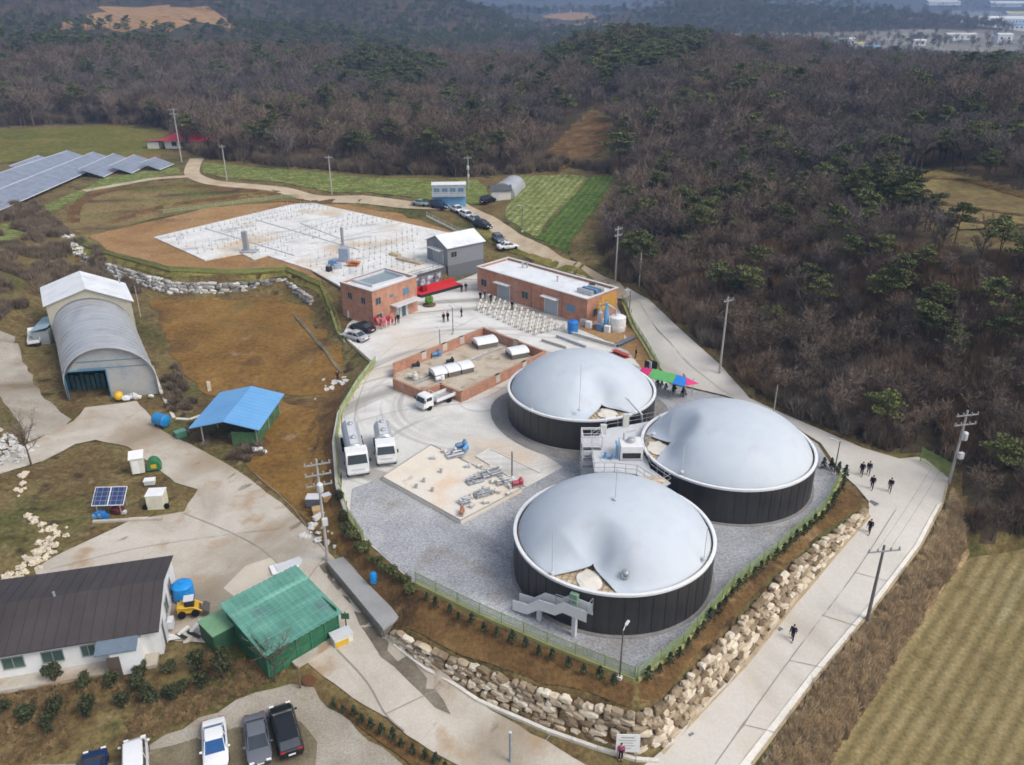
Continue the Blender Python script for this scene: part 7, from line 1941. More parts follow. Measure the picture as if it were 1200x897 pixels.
# overhead wires between poles
def wire(label, A, B, sag=.8):
    A, B = Vector(A), Vector(B)
    t = MB()
    for s in (-.5, .5):
        pts = [A.lerp(B, k / 14) + Vector((s, 0, -sag * 4 * (k / 14) * (1 - k / 14))) for k in range(15)]
        t.tube(pts, .012, 3)
    tag(t.build('overhead_wire', M('wire_dark', (.05, .05, .05), .6)), label, 'wire')
def ptop(px, py, h, z=None):
    p = PT(px, py) if z is None else P(px, py, z); return p + Vector((0, 0, h))
wire('pair of thin wires from the gate pole to the pole at the road edge', ptop(1112, 566, 8.3), ptop(1016, 728, 7.7))
wire('pair of thin wires from the gate pole to the tall upper road pole', ptop(1112, 566, 8.3), ptop(843, 438, 10.5))
wire('pair of thin wires along the upper road to the pole behind the brick building', ptop(843, 438, 10.5), ptop(721, 331, 9.5))

# ------------------------------------------------------------------ fences
def mesh_mat():
    m = bpy.data.materials.new('green_wire_mesh'); m.use_nodes = True
    n, k = m.node_tree.nodes, m.node_tree.links
    b = n['Principled BSDF']; b.inputs['Base Color'].default_value = (.24, .33, .10, 1); b.inputs['Roughness'].default_value = .6
    tc = n.new('ShaderNodeTexCoord'); br = n.new('ShaderNodeTexBrick'); br.offset = 0
    br.inputs['Scale'].default_value = 1; br.inputs['Brick Width'].default_value = .12; br.inputs['Row Height'].default_value = .12; br.inputs['Mortar Size'].default_value = .016
    br.inputs['Color1'].default_value = (0, 0, 0, 1); br.inputs['Color2'].default_value = (0, 0, 0, 1); br.inputs['Mortar'].default_value = (1, 1, 1, 1)
    k.new(tc.outputs['UV'], br.inputs['Vector']); k.new(br.outputs[0], b.inputs['Alpha'])
    return m
m_mesh = mesh_mat()
def fence(label, pxpts, h=1.3, z=None, gap=2.6, mt=None, name='mesh_fence', inset=0., kerb=True, kerb_mt=None):
    pts = [(PT(*p) if z is None else P(p[0], p[1], z)) for p in pxpts]
    dens = []
    for a, b in zip(pts[:-1], pts[1:]):
        m = max(1, round((b - a).length / gap))
        for k in range(m): dens.append(a.lerp(b, k / m))
    dens.append(pts[-1])
    if z is None: dens = [Vector((p.x, p.y, H(p.x, p.y) + .05)) for p in dens]
    o = dens[0]
    t = thing(name, label, 'fence', o)
    dens = [p - o for p in dens]
    post0 = None
    for p in dens[:99]:
        if post0 is None:
            post0 = MB().tube([(0, 0, 0), (0, 0, h + .08)], .045, 6).build('post', mt or m_fence, t); post0.location = p
        else:
            c = post0.copy(); C.objects.link(c); c.parent = t; c.location = p
    vs, fs, uv = [], [], []
    d = 0
    for a, b in zip(dens[:-1], dens[1:]):
        l = (b - a).length; o_ = len(vs)
        vs += [tuple(a + Vector((0, 0, .08))), tuple(b + Vector((0, 0, .08))), tuple(b + Vector((0, 0, h))), tuple(a + Vector((0, 0, h)))]
        fs.append((o_, o_ + 1, o_ + 2, o_ + 3)); uv += [(d, 0), (d + l, 0), (d + l, h), (d, h)]; d += l
    me = bpy.data.meshes.new('mesh_panel'); me.from_pydata(vs, [], fs); u = me.uv_layers.new(); 
    for i, c in enumerate(uv): u.data[i].uv = c
    me.materials.append(m_mesh)
    pn = bpy.data.objects.new('mesh_panel', me); C.objects.link(pn); pn.parent = t
    q = MB()
    for zz in (.12, h * .5, h): 
        for a, b in zip(dens[:-1], dens[1:]): q.tube([a + Vector((0, 0, zz)), b + Vector((0, 0, zz))], .022, 4, cap=False)
    q.build('rail', mt or m_fence, t)
    if kerb:
        q = MB()
        for a, b in zip(dens[:-1], dens[1:]):
            q.tube([a + Vector((0, 0, .04)), b + Vector((0, 0, .04))], .22, 4, cap=True)
        q.build('fence_footing', kerb_mt or m_kb2, t)
    return t
m_kb2 = M('mossy_footing', (.34, .34, .15), .85, .15, .8, fine=.12)
fence('green mesh fence along the front of the plant, above the young conifers', [(487, 684), (562, 721), (641, 756), (744, 797)], 1.25, ZP)
fence('green mesh fence along the road side of the tanks from the corner lamp', [(747, 797), (800, 757), (860, 687), (910, 647), (967, 597), (985, 562)], 1.25, ZP)
fence('low mesh fence on the left edge of the plant yard beside the trucks', [(440, 425), (420, 450), (399, 485), (393, 520), (397, 570), (408, 605), (426, 632)], 1.0, ZP)
fence('mesh fence on the grass berm in front of the construction pad', [(84, 283), (120, 297), (200, 319), (270, 322), (335, 318), (376, 336), (387, 365)], 1.0, None, gap=3.2, kerb_mt=m_verge)
fence('short fence stretch dropping from the berm to the yard entrance', [(388, 366), (396, 390), (404, 402)], 1.0, None)
fence('pale green mesh fence along the upper road behind the white tank', [(729, 356), (740, 382), (757, 410), (772, 437)], 1.5, None)
fence('bright green mesh gate fence at the far end of the concrete road', [(1078, 541), (1112, 560)], 1.7, None, mt=M('bright_green_paint', (.10, .34, .10), .5), kerb=False)
fence('thin fence along the back edge of the construction pad', [(192, 251), (330, 233), (350, 232)], .9, None, gap=4, kerb=False, mt=m_galv)
fence('white topped fence on the orange ground behind the grey shed', [(500, 254), (545, 276), (560, 288)], .9, None, gap=3, kerb=True, kerb_mt=m_kerbs, mt=m_lgrey)
# kerbs
def kerb(label, pxpts, z=None, w=.28, h=.24, name='kerb', mt=None):
    pts = [(PT(*p) if z is None else P(p[0], p[1], z)) for p in pxpts]
    t = MB(); o = pts[0]
    for i, (a, b) in enumerate(zip(pts[:-1], pts[1:])):
        m = max(1, int((b - a).length / 1.5))
        for k in range(m):
            p, q = a.lerp(b, k / m), a.lerp(b, (k + 1) / m)
            if z is None: p.z = H(p.x, p.y); q.z = H(q.x, q.y)
            t.add([], [])
            dd_ = (q - p).normalized(); nn_ = Vector((-dd_.y, dd_.x, 0)).normalized() * w / 2
            up = Vector((0, 0, h)); dn = Vector((0, 0, -.2)); e = dd_ * .015
            t.add([p + e - nn_ + dn, q - e - nn_ + dn, q - e + nn_ + dn, p + e + nn_ + dn, p + e - nn_ + up, q - e - nn_ + up, q - e + nn_ + up, p + e + nn_ + up],
                  [(3, 2, 1, 0), (4, 5, 6, 7), (0, 1, 5, 4), (1, 2, 6, 5), (2, 3, 7, 6), (3, 0, 4, 7)])
    tag(t.build(name, mt or m_kerbs), label, 'kerb')
kerb('pale concrete kerb along the left edge of the truck yard', [(404, 396), (437, 425), (418, 450), (397, 486), (391, 520), (395, 570), (407, 604)], ZP - .02, .35, .3)
kerb('concrete kerb between the lower road and the foot of the rock wall', [(462, 757), (500, 786), (560, 822), (640, 857), (700, 878), (745, 891), (772, 893)], None, .3, .22)
kerb('thin kerb line at the foot of the rock wall along the wide road', [(776, 884), (802, 856), (872, 782), (929, 711), (979, 651), (1019, 605)], None, .3, .14, mt=M('ochre_kerb', (.42, .33, .21), .85))
kerb('low kerb at the outer edge of the wide concrete road', [(1110, 568), (1104, 592), (1079, 641), (1031, 705), (961, 790), (881, 897)], None, .2, .12, mt=M('ochre_kerb', (.42, .33, .21)))

# ------------------------------------------------------------------ rock walls
def rock_wall(label, top, foot, rows, size, mt, name='rock_wall', seed=1, world=False, jit=.35, zl=0.):
    rs = random.Random(seed)
    T = [P(*p) for p in top]; B = [P(*p) for p in foot]
    def along(pts, u):
        ln = [0]
        for a, b in zip(pts[:-1], pts[1:]): ln.append(ln[-1] + (b - a).length)
        s = u * ln[-1]
        for i in range(len(pts) - 1):
            if s <= ln[i + 1] + 1e-6: return pts[i].lerp(pts[i + 1], (s - ln[i]) / max(1e-6, ln[i + 1] - ln[i]))
        return pts[-1]
    tot = sum((b - a).length for a, b in zip(T[:-1], T[1:]))
    o = B[0].copy()
    mb = MB()
    k = 0
    for r in range(rows):
        v = (r + .45) / rows
        s = rs.random() * size
        while s < tot:
            u = s / tot
            a, b = along(B, u), along(T, u)
            p = a.lerp(b, v + rs.uniform(-.05, .05)); ot = a - b; ot.z = 0; p = p + ot.normalized() * .22 + Vector((0, 0, .12))
            hgt = max(.25, (b - a).length / rows)
            w = size * rs.uniform(.6, 1.75)
            t2 = (along(T, min(1, u + .01)) - along(T, max(0, u - .01))); ang = math.atan2(t2.y, t2.x)
            sub = MB().ball((0, 0, 0), 1, 0, 2, (w * .62, size * .55, hgt * .74), jit * 2.0, seed * 50 + k)
            # flatten faces a little: quarried look
            vv = []
            for x, y, z in sub.v:
                q = 1.0
                lim = .80
                x = max(-w * .50 * lim * 1.15, min(w * .50 * lim * 1.15, x)); z = max(-hgt * .6, min(hgt * .6, z)); y = max(-size * .42, min(size * .42, y))
                vv.append((x, y, z))
            Xm = Matrix.Translation(p - o + Vector((0, 0, zl))) @ Matrix.Rotation(ang, 4, 'Z') @ Matrix.Rotation(rs.uniform(-.25, .25), 4, 'Y') @ Matrix.Rotation(rs.uniform(-.2, .2), 4, 'X')
            mb.add(vv, sub.f, 0, Xm)
            s += w * .93; k += 1
    me = mb.build(name, mt)
    me.location = o
    return tag(me, label, 'rock wall')
rock_wall('curving wall of stacked tan boulders below the brown slope, facing the lower road', [(466, 741, 2.9), (500, 757, 3.1), (560, 780, 3.3), (640, 809, 3.5), (740, 836, 3.6), (768, 829, 3.6)],
          [(462, 752, 1.7), (500, 779, 1.5), (560, 813, 1.2), (640, 847, 0.8), (745, 879, 0.4), (772, 873, 0.5)], 6, .78, m_rock, seed=2)
rock_wall('long wall of stacked tan boulders rising along the wide concrete road', [(768, 829, 3.6), (800, 797, 3.7), (867, 724, 3.9), (910, 676, 4.0), (957, 636, 4.2), (1011, 599, 4.4)],
          [(774, 874, 0.5), (798, 849, 0.7), (868, 776, 1.3), (925, 705, 2.1), (975, 646, 3.1), (1015, 602, 4.0)], 6, .76, m_rock, seed=3)
rock_wall('grey white boulder wall under the grass berm of the construction pad', [(100, 301, 5.6), (150, 316, 5.5), (205, 331, 5.4), (260, 332, 5.4), (335, 328, 5.4), (368, 350, 4.6)],
          [(97, 309, 4.1), (145, 329, 3.8), (200, 345, 3.5), (260, 346, 3.4), (335, 339, 3.4), (366, 359, 3.4)], 4, 1.0, m_rockw, seed=5)
def stones(label, pxpts, n, size, spread, seed, mt=m_rockw):
    rs = random.Random(seed)
    pts = [PT(*p) for p in pxpts]; protos = []
    for k in range(n):
        u = rs.random() * (len(pts) - 1); i = min(len(pts) - 2, int(u)); p = pts[i].lerp(pts[i + 1], u - i)
        x, y = p.x + rs.gauss(0, spread), p.y + rs.gauss(0, spread)
        s_ = size * rs.uniform(.5, 1.3)
        if k < 5: o = MB().ball((0, 0, 0), 1, 0, 2, (1.1, .85, .65), 1.1, seed * 30 + k).build('stone', mt); protos.append(o)
        else: o = protos[k % 5].copy(); C.objects.link(o)
        o.location = (x, y, H(x, y) + s_ * .25); o.rotation_euler = (rs.uniform(-.3, .3), rs.uniform(-.3, .3), rs.uniform(0, 6.28)); o.scale = (s_, s_, s_)
        tag(o, label[0], 'stone', label[1])
stones(('pale stone in the row curving down the grass bank by the farm yard', 'stones curving down the grass bank'), [(27, 555), (29, 585), (36, 610), (55, 622), (76, 622)], 34, .30, .3, 1, m_rock)
stones(('pale stone in the edging that runs down to the farmhouse roof', 'stone edging above the farmhouse'), [(72, 625), (52, 645), (35, 662), (10, 682)], 70, .30, .5, 2, m_rock)
stones(('white stone in the pile beside the farm track and lone bare tree', 'stone pile by the farm track'), [(-20, 505), (5, 520), (22, 530), (-10, 545)], 70, .36, .9, 3)
stones(('grey stone scattered at the corner of the bare brown field', 'stones at the brown field corner'), [(385, 452), (400, 446), (372, 462)], 18, .35, .8, 4)
stones(('broken boulder on the bank at the end of the grass berm', 'boulders at the berm end'), [(70, 270), (85, 288), (100, 300)], 24, .6, .7, 6)
stones(('grey rubble stone beside the transformer pole above the culvert slab', 'rubble by the transformer pole'), [(360, 622), (378, 628), (392, 636)], 14, .34, .6, 7)
kerb('pale concrete gutter running down beside the arched barn', [(178, 430), (190, 462), (204, 490)], None, .4, .1)
kerb('pale concrete gutter between the blue tank and the blue roof shed', [(206, 491), (222, 492), (236, 487)], None, .4, .1)
# white notice board on the rock wall
p = P(733, 879, .5)
t = thing('notice_board', 'white notice board fixed to the corner of the boulder wall', 'sign', p + Vector((0, -.75, 0)), R(-2))
MB().box((0, 0, 1.55), (1.75, .07, 1.75)).build('panel', m_white, t)
q = MB()
rs = random.Random(4)
for k, w in enumerate((.95, 1.25, .85, 1.15, .7)): q.box((rs.uniform(-.1, .1), -.041, 2.15 - k * .27), (w, .012, .07 if k else .11))
q.build('printed_line', M('grey_print', (.32, .36, .36), .6), t)
for x in (-.7, .7): MB().box((x, .08, .9), (.07, .07, 2.4)).build('post', m_galv, t)
# drain grates and manholes in the road
for k, (px, py, lb) in enumerate(((957, 650, 'small dark drain grate at the kerb nearest the group of people'), (911, 736, 'small dark drain grate beside the lone walker'), (806, 858, 'small dark drain grate nearest the notice board'), (1024, 590, 'drain grate at the top end of the boulder wall'))):
    p = PT(px, py); p.z += .065
    t = thing('drain_grate', lb, 'drain', p, R(-55))
    MB().box((0, 0, 0), (.95, .5, .04)).build('frame', m_galv, t)
    q = MB()
    for i in range(7): q.box((-.38 + i * .125, 0, .025), (.06, .42, .03))
    q.build('grate', m_dark, t)
# blue drum on the slope, scraps by the pole
drum('blue_drum', 'small bright blue drum on the brown slope above the culvert slab', 'drum', PT(438, 683) + Vector((0, 0, .05)), .32, .95, M('bright_blue_plastic', (.01, .24, .62)))
for k, (px, py, mt, d3, lb) in enumerate(((368, 592, M('pallet_dark', (.10, .10, .12)), (1.4, 1.1, 1.0), 'dark crate among the rubble beside the transformer pole'), (373, 602, M('tan_board', (.45, .30, .14)), (1.1, .9, .6), 'tan box among the rubble beside the transformer pole'), (383, 587, M('ochre_sack', (.46, .28, .12)), (.9, .7, .7), 'ochre sack on the bank right of the transformer pole'), (374, 608, m_white, (1.3, .5, .4), 'white block at the foot of the transformer pole rubble'))):
    t = thing('junk_box', lb, 'box', PT(px, py) + Vector((0, 0, .04)), .3 * k)
    MB().box((0, 0, d3[2] / 2), d3).build('body', mt, t, bevel=.05); MB().box((0, 0, d3[2] + .03), (d3[0] * 1.04, d3[1] * 1.04, .06)).build('lid', m_lgrey if k != 1 else mt, t)

# ------------------------------------------------------------------ plants: small leaf faces through the crown's volume
def leaf_cloud(mb, centre, rad, n, size, rs, mi=0, flat=1.0, hollow=.35):
    for _ in range(n):
        while True:
            v = Vector((rs.uniform(-1, 1), rs.uniform(-1, 1), rs.uniform(-1, 1)))
            if hollow < v.length < 1: break
        c = Vector(centre) + Vector((v.x * rad[0], v.y * rad[1], v.z * rad[2]))
        a = Vector((rs.gauss(0, 1), rs.gauss(0, 1), rs.gauss(0, 1) * flat)).normalized(); b = a.cross(Vector((rs.gauss(0, 1), rs.gauss(0, 1), rs.gauss(0, 1)))).normalized()
        s = size * rs.uniform(.6, 1.4)
        o = len(mb.v)
        mb.v += [tuple(c - a * s - b * s * .5), tuple(c + a * s - b * s * .5), tuple(c + a * s * .8 + b * s * .5), tuple(c - a * s * .8 + b * s * .5)]
        mb.f.append((o, o + 1, o + 2, o + 3)); mb.m.append(mi)
m_con = mat_ramp('young_conifer', [(.3, (.018, .032, .012)), (.6, (.035, .055, .018)), (.8, (.06, .075, .025))], scale=2, fine=.3, rough=.7, rnd=.25)
m_shr = mat_ramp('garden_evergreen', [(.3, (.030, .038, .012)), (.6, (.052, .060, .018)), (.8, (.09, .09, .028))], scale=1.5, fine=.3, rough=.7, rnd=.25)
m_shr2 = mat_ramp('yellowish_shrub', [(.3, (.06, .075, .02)), (.6, (.115, .125, .035)), (.8, (.20, .18, .06))], scale=1.5, fine=.3, rough=.7, rnd=.25)
m_bark = mat_ramp('grey_bark', [(.3, (.07, .055, .045)), (.7, (.13, .11, .095))], scale=2, fine=.2, rough=.9, rnd=.2)
m_grey_brush = mat_ramp('grey_brown_brush', [(.2, (.11, .085, .06)), (.5, (.19, .145, .10)), (.8, (.28, .22, .155))], scale=.5, fine=.15, rough=.9, rnd=.4)
m_twig = mat_ramp('bare_twigs', [(.2, (.115, .082, .056)), (.5, (.175, .13, .094)), (.8, (.255, .20, .152))], scale=.4, fine=.15, rough=.9, rnd=.38, zone=((.15, .125, .115), .018, .45, .62))
m_needle = mat_ramp('pine_needles', [(.2, (.035, .048, .012)), (.5, (.082, .095, .022)), (.8, (.17, .17, .042))], scale=.7, fine=.25, rough=.75, rnd=.35)
m_pbark = mat_ramp('pine_bark', [(.3, (.07, .045, .03)), (.7, (.13, .085, .06))], scale=2, fine=.2, rough=.9)
def young_conifer(name, label, h, w, mt, group, seed=0, n=130):
    rs = random.Random(seed)
    t = thing(name, label, 'conifer', (0, 0, 0), 0, group)
    MB().tube([(0, 0, -.1), (0, 0, h * .9)], .035, 5, r1=.012).build('trunk', m_bark, t)
    q = MB()
    for k in range(n):
        u = rs.random() ** .8; z = .12 + u * (h - .12); r = w * (1 - u) ** .8 + .04
        an = rs.uniform(0, 6.28); rr = r * rs.uniform(.3, 1)
        leaf_cloud(q, (rr * math.cos(an), rr * math.sin(an), z), (.06, .06, .06), 1, .085 * (h / 1.2) ** .5, rs, hollow=0)
    q.build('crown', mt, t, fix=False); return t
def line_of(px, n, z=None, jit=.0):
    pts = [(PT(*p) if z is None else P(p[0], p[1], z)) for p in px]
    ln = [0]
    for a, b in zip(pts[:-1], pts[1:]): ln.append(ln[-1] + (b - a).length)
    out = []
    for k in range(n):
        s = ln[-1] * (k + .5) / n
        for i in range(len(pts) - 1):
            if s <= ln[i + 1]:
                p = pts[i].lerp(pts[i + 1], (s - ln[i]) / (ln[i + 1] - ln[i])); break
        x, y = p.x + random.uniform(-jit, jit), p.y + random.uniform(-jit, jit)
        out.append(Vector((x, y, H(x, y) + .03)))
    return out
def plant(proto, spots, smin=.8, smax=1.2):
    for i, p in enumerate(spots):
        s = random.uniform(smin, smax)
        if i == 0: proto.location = p; proto.scale = (s, s, s)
        else: dup(proto, p, random.uniform(0, 6.28), sc=s)
yc = young_conifer('young_conifer', 'knee high dark young conifer planted in the row on the front brown slope', 1.15, .34, m_con, 'young conifers in the front slope row', 1)
plant(yc, line_of([(492, 703), (560, 737), (640, 773), (728, 808)], 15, None, .15))
yc2 = young_conifer('young_conifer', 'dark young conifer in the dense row outside the road side fence', 1.2, .36, m_con, 'young conifers along the road side fence', 2)
plant(yc2, line_of([(752, 803), (803, 764), (864, 694), (914, 652), (971, 602), (990, 566)], 30, None, .12))
yc3 = young_conifer('young_conifer', 'dark young conifer in the narrow planted bed beside the lower road', 1.1, .32, m_con, 'young conifers in the bed by the lower road', 3)
plant(yc3, line_of([(388, 826), (440, 858), (500, 892), (530, 908)], 12, None, .1))
yc4 = young_conifer('young_conifer', 'dark young conifer in the row by the bend beside the road lamp', 1.3, .38, m_con, 'young conifers at the road bend', 4)
plant(yc4, line_of([(960, 548), (978, 552), (992, 562)], 4, None, .1))
def bush(name, label, h, w, mt, group, seed, n=420, size=.10):
    rs = random.Random(seed)
    t = thing(name, label, 'shrub', (0, 0, 0), 0, group)
    MB().tube([(0, 0, -.1), (.05, 0, h * .4), (0, .05, h * .8)], .06, 5, r1=.02).tube([(0, 0, 0), (w * .4, .1, h * .5)], .04, 4, r1=.015).tube([(0, 0, 0), (-w * .3, -.2, h * .5)], .04, 4, r1=.015).build('trunk', m_bark, t)
    q = MB()
    for k in range(9):
        an = rs.uniform(0, 6.28); rr = w * rs.uniform(.15, .55); zz = h * rs.uniform(.28, .78)
        leaf_cloud(q, (rr * math.cos(an), rr * math.sin(an), zz), (w * .5, w * .5, h * .24), n // 9, size, rs)
    q.build('crown', mt, t, fix=False); return t
sh = [bush('evergreen_shrub', 'dark round evergreen shrub in the garden below the farmhouse', 2.0, .85, m_shr, 'evergreen shrubs in the farmhouse garden', 5 + k, 700) for k in range(2)]
gs_ = [(65, 790), (66, 828), (100, 800), (145, 818), (133, 798), (166, 782), (200, 780), (176, 815), (213, 802), (238, 797), (5, 826), (32, 834), (60, 850), (105, 830), (165, 800), (232, 776), (200, 812)]
for i, (x, y) in enumerate(gs_):
    p = PT(x, y + 9)
    if i < 2: sh[i].location = p
    else: dup(sh[i % 2], p, random.uniform(0, 6.28), sc=(random.uniform(.7, 1.3), random.uniform(.7, 1.3), random.uniform(.55, 1.3)))
big = dup(sh[0], PT(263, 798), 1.0, label='tallest dark evergreen shrub at the right end of the farmhouse garden', sc=(1.15, 1.15, 1.75))
del big['group']
hb = bush('hedge_shrub', 'olive green bush in the hedge at the left edge of the gravel yard', 1.5, .75, m_shr2, 'hedge bushes along the gravel yard', 9, 520)
hs_ = line_of([(410, 628), (428, 648), (450, 668), (486, 698)], 11, None, .3)
plant(hb, hs_, .5, .95)
for i, (x, y) in enumerate(((405, 628), (402, 612), (398, 590))): dup(sh[i % 2], PT(x, y), i, label=('dark evergreen at the top of the hedge by the gravel yard', 'tall dark evergreen beside the kerb below the trucks', 'dark evergreen beside the kerb nearest the tanker truck')[i], group='dark evergreens by the kerb', sc=.8)
for k, (px, w) in enumerate((((786, 461), 8),)):
    yg = young_conifer('young_conifer', 'small dark conifer in the brown patch below the colourful canopy', 1.1, .36, m_con, 'conifers below the colourful canopy', 12)
    plant(yg, line_of([(770, 452), (790, 461), (806, 467)], 7, None, .3))

# ------------------------------------------------------------------ trees
def bare_tree(seed, h=9., spread=3.2, n2=6, twigs=900, tw=.035):
    """trunk mesh data and twig mesh data"""
    rs = random.Random(seed)
    tr, cr = MB(), MB()
    def tri(a, b, w):
        a, b = Vector(a), Vector(b); t = (b - a).normalized(); s = t.orthogonal().normalized()
        s = Matrix.Rotation(rs.uniform(0, 6.28), 3, t) @ s
        o = len(cr.v); cr.v += [tuple(a - s * w), tuple(a + s * w), tuple(b)]; cr.f.append((o, o + 1, o + 2)); cr.m.append(0)
    top = Vector((rs.uniform(-.4, .4), rs.uniform(-.4, .4), h * .62))
    pts = [Vector((0, 0, -.3)), Vector((rs.uniform(-.15, .15), rs.uniform(-.15, .15), h * .3)), top]
    tr.tube(pts, .16 * h / 9, 6, r1=.07 * h / 9)
    ends = []
    for k in range(n2 + 3):
        u = .35 + .65 * (k / (n2 + 2)); p = pts[1].lerp(pts[2], max(0, (u - .35) / .65)) if u > .35 else pts[1]
        an = k * 2.4 + rs.uniform(-.5, .5)
        l = spread * rs.uniform(.75, 1.15) * (1.15 - .45 * u)
        e = p + Vector((math.cos(an) * l * .8, math.sin(an) * l * .8, l * rs.uniform(.75, 1.25)))
        m = p.lerp(e, .5) + Vector((0, 0, -l * .06))
        tr.tube([p, m, e], .07 * h / 9, 4, r1=.022 * h / 9, cap=False)
        for q_, w_ in ((m, 1.0), (p.lerp(m, .5), .9), (m.lerp(e, .5), .9), (e, .85)):
            for _ in range(3):
                d = Vector((math.cos(an), math.sin(an), 0)) * rs.uniform(-.2, 1) + Vector((rs.gauss(0, .7), rs.gauss(0, .7), rs.uniform(.3, 1.4)))
                d.normalize(); ee = q_ + d * rs.uniform(.7, 1.5) * spread * .42 * w_
                tri(q_, ee, tw * 1.5); ends.append((q_, ee))
    per = max(1, int(twigs / len(ends)))
    for a, b in ends:
        for _ in range(per):
            p = a.lerp(b, rs.uniform(.15, 1)); d = ((b - a).normalized() * .8 + Vector((rs.gauss(0, .55), rs.gauss(0, .55), rs.gauss(.35, .5)))).normalized()
            tri(p, p + d * rs.uniform(.35, 1.1) * spread * .26, tw * rs.uniform(.6, 1.1))
    return tr, cr
def pine_tree(seed, h=9., spread=2.6, n=9, leaves=1500, size=.17):
    rs = random.Random(seed)
    tr, cr = MB(), MB()
    bx, by = rs.uniform(-.5, .5), rs.uniform(-.5, .5)
    top = Vector((bx, by, h * .92))
    tr.tube([(0, 0, -.3), (bx * .3, by * .3, h * .45), top], .17 * h / 9, 6, r1=.05)
    for k in range(n):
        u = .60 + .38 * k / (n - 1); p = Vector((bx * u, by * u, h * u))
        an = k * 2.4 + rs.uniform(-.4, .4); l = spread * (1.25 - .6 * (u - .60) / .38) * rs.uniform(.55, 1.05)
        e = p + Vector((math.cos(an) * l, math.sin(an) * l, l * .18))
        tr.tube([p, e], .05, 4, r1=.015, cap=False)
        for v, w in ((.62, .5), (1.0, .42)):
            c = p.lerp(e, v); leaf_cloud(cr, c, (spread * w, spread * w, spread * .12), leaves // (n * 2 + 2), size, rs, flat=.5, hollow=.2)
    leaf_cloud(cr, top + Vector((0, 0, .1)), (spread * .5, spread * .5, spread * .22), leaves // 8, size, rs, flat=.5, hollow=.2)
    return tr, cr
def joined(tr, cr, name, mts):
    mb = MB(); mb.add(tr.v, tr.f, 0); o = len(mb.v); mb.add(cr.v, cr.f, 1)
    return mb.build(name, mts, fix=False)
def split_tree(name, label, tr, cr, m1, m2, cat, group=None):
    t = thing(name, label, cat, (0, 0, 0), 0, group)
    tr.build('trunk', m1, t, fix=False); cr.build('crown', m2, t, fix=False); return t
# single trees one can point at
tr, cr = bare_tree(3, 6.5, 2.6, 7, 700, .022)
t = split_tree('bare_tree', 'lone leafless tree beside the farm track at the left', tr, cr, m_bark, m_twig, 'tree'); t.location = PT(37, 546)
tr, cr = bare_tree(4, 12, 4.2, 9, 1800, .05)
t = split_tree('bare_tree', 'pale grey leafless tree standing out at the edge of the wood behind the path', tr, cr, m_bark, M('pale_twigs', (.22, .18, .16), .9, .2, .6), 'tree'); t.location = PT(338, 198)
tr, cr = bare_tree(5, 4.2, 2.2, 6, 420, .02)
t = split_tree('bare_tree', 'small leafless bush tree at the corner of the green shed', tr, cr, m_bark, m_twig, 'tree'); t.location = PT(322, 800)
BARE = [bare_tree(20 + k, (8.5, 9.5, 7.2, 10.5)[k], (3.3, 3.0, 3.4, 3.2)[k], 7, (900, 1000, 850, 1000)[k], .042) for k in range(4)]
PINE = [pine_tree(40 + k, (8.5, 9.5, 7.5)[k], (2.6, 2.3, 2.9)[k]) for k in range(3)]
SCRUB = []
def scrub(seed, h, w, n=230):
    rs = random.Random(seed); cr = MB()
    for _ in range(n):
        an = rs.uniform(0, 6.28); r0 = rs.uniform(0, w * .45); a = Vector((r0 * math.cos(an), r0 * math.sin(an), -.05))
        b = a + Vector((rs.gauss(0, w * .28), rs.gauss(0, w * .28), h * rs.uniform(.5, 1.1)))
        t = (b - a).normalized(); s = t.orthogonal().normalized(); s = Matrix.Rotation(rs.uniform(0, 6.28), 3, t) @ s; wd = rs.uniform(.02, .045)
        m = a.lerp(b, .5) + Vector((rs.gauss(0, .08), rs.gauss(0, .08), 0)); o = len(cr.v)
        cr.v += [tuple(a - s * wd), tuple(a + s * wd), tuple(m + s * wd * .8), tuple(m - s * wd * .8), tuple(b)]; cr.f += [(o, o + 1, o + 2, o + 3), (o + 3, o + 2, o + 4)]; cr.m += [0, 0]
    return cr

def wood_ok(x, y):
    z = H(x, y); px, py = proj(x, y, z)
    return wood_mask(px, py, y), px, py
def pine_prob(px, py, y):
    p = np.full(px.shape, .10)
    for cx_, cy_, rx, ry, pr in ((120, 50, 520, 22, .9), (300, 50, 330, 20, .95), (455, 100, 70, 22, .8), (730, 66, 100, 46, .8), (640, 120, 60, 30, .15), (1040, 240, 75, 34, .8), (905, 205, 22, 10, .6), (865, 245, 25, 10, .6), (1150, 405, 22, 26, .75),
                               (430, 20, 220, 50, .75), (870, 22, 200, 28, .65), (1130, 180, 70, 30, .35), (1170, 105, 60, 14, .6), (960, 235, 30, 12, .4), (1180, 340, 30, 30, .4), (1180, 60, 40, 12, .4), (420, 145, 60, 14, .35)):
        d = ((px - cx_) / rx) ** 2 + ((py - cy_) / ry) ** 2
        p = np.where(d < 1, np.maximum(p, pr), p)
    return np.clip(p, 0, .95)
cand = []
def scatter(n, y0, y1, gamma, keep=1.0):
    y = (rng.random(n) * (y1 ** gamma - y0 ** gamma) + y0 ** gamma) ** (1 / gamma)
    x = (rng.random(n) * 2 - 1) * (.92 * y + 25)
    return x, y
xs, ys, sc_, kind = [], [], [], []
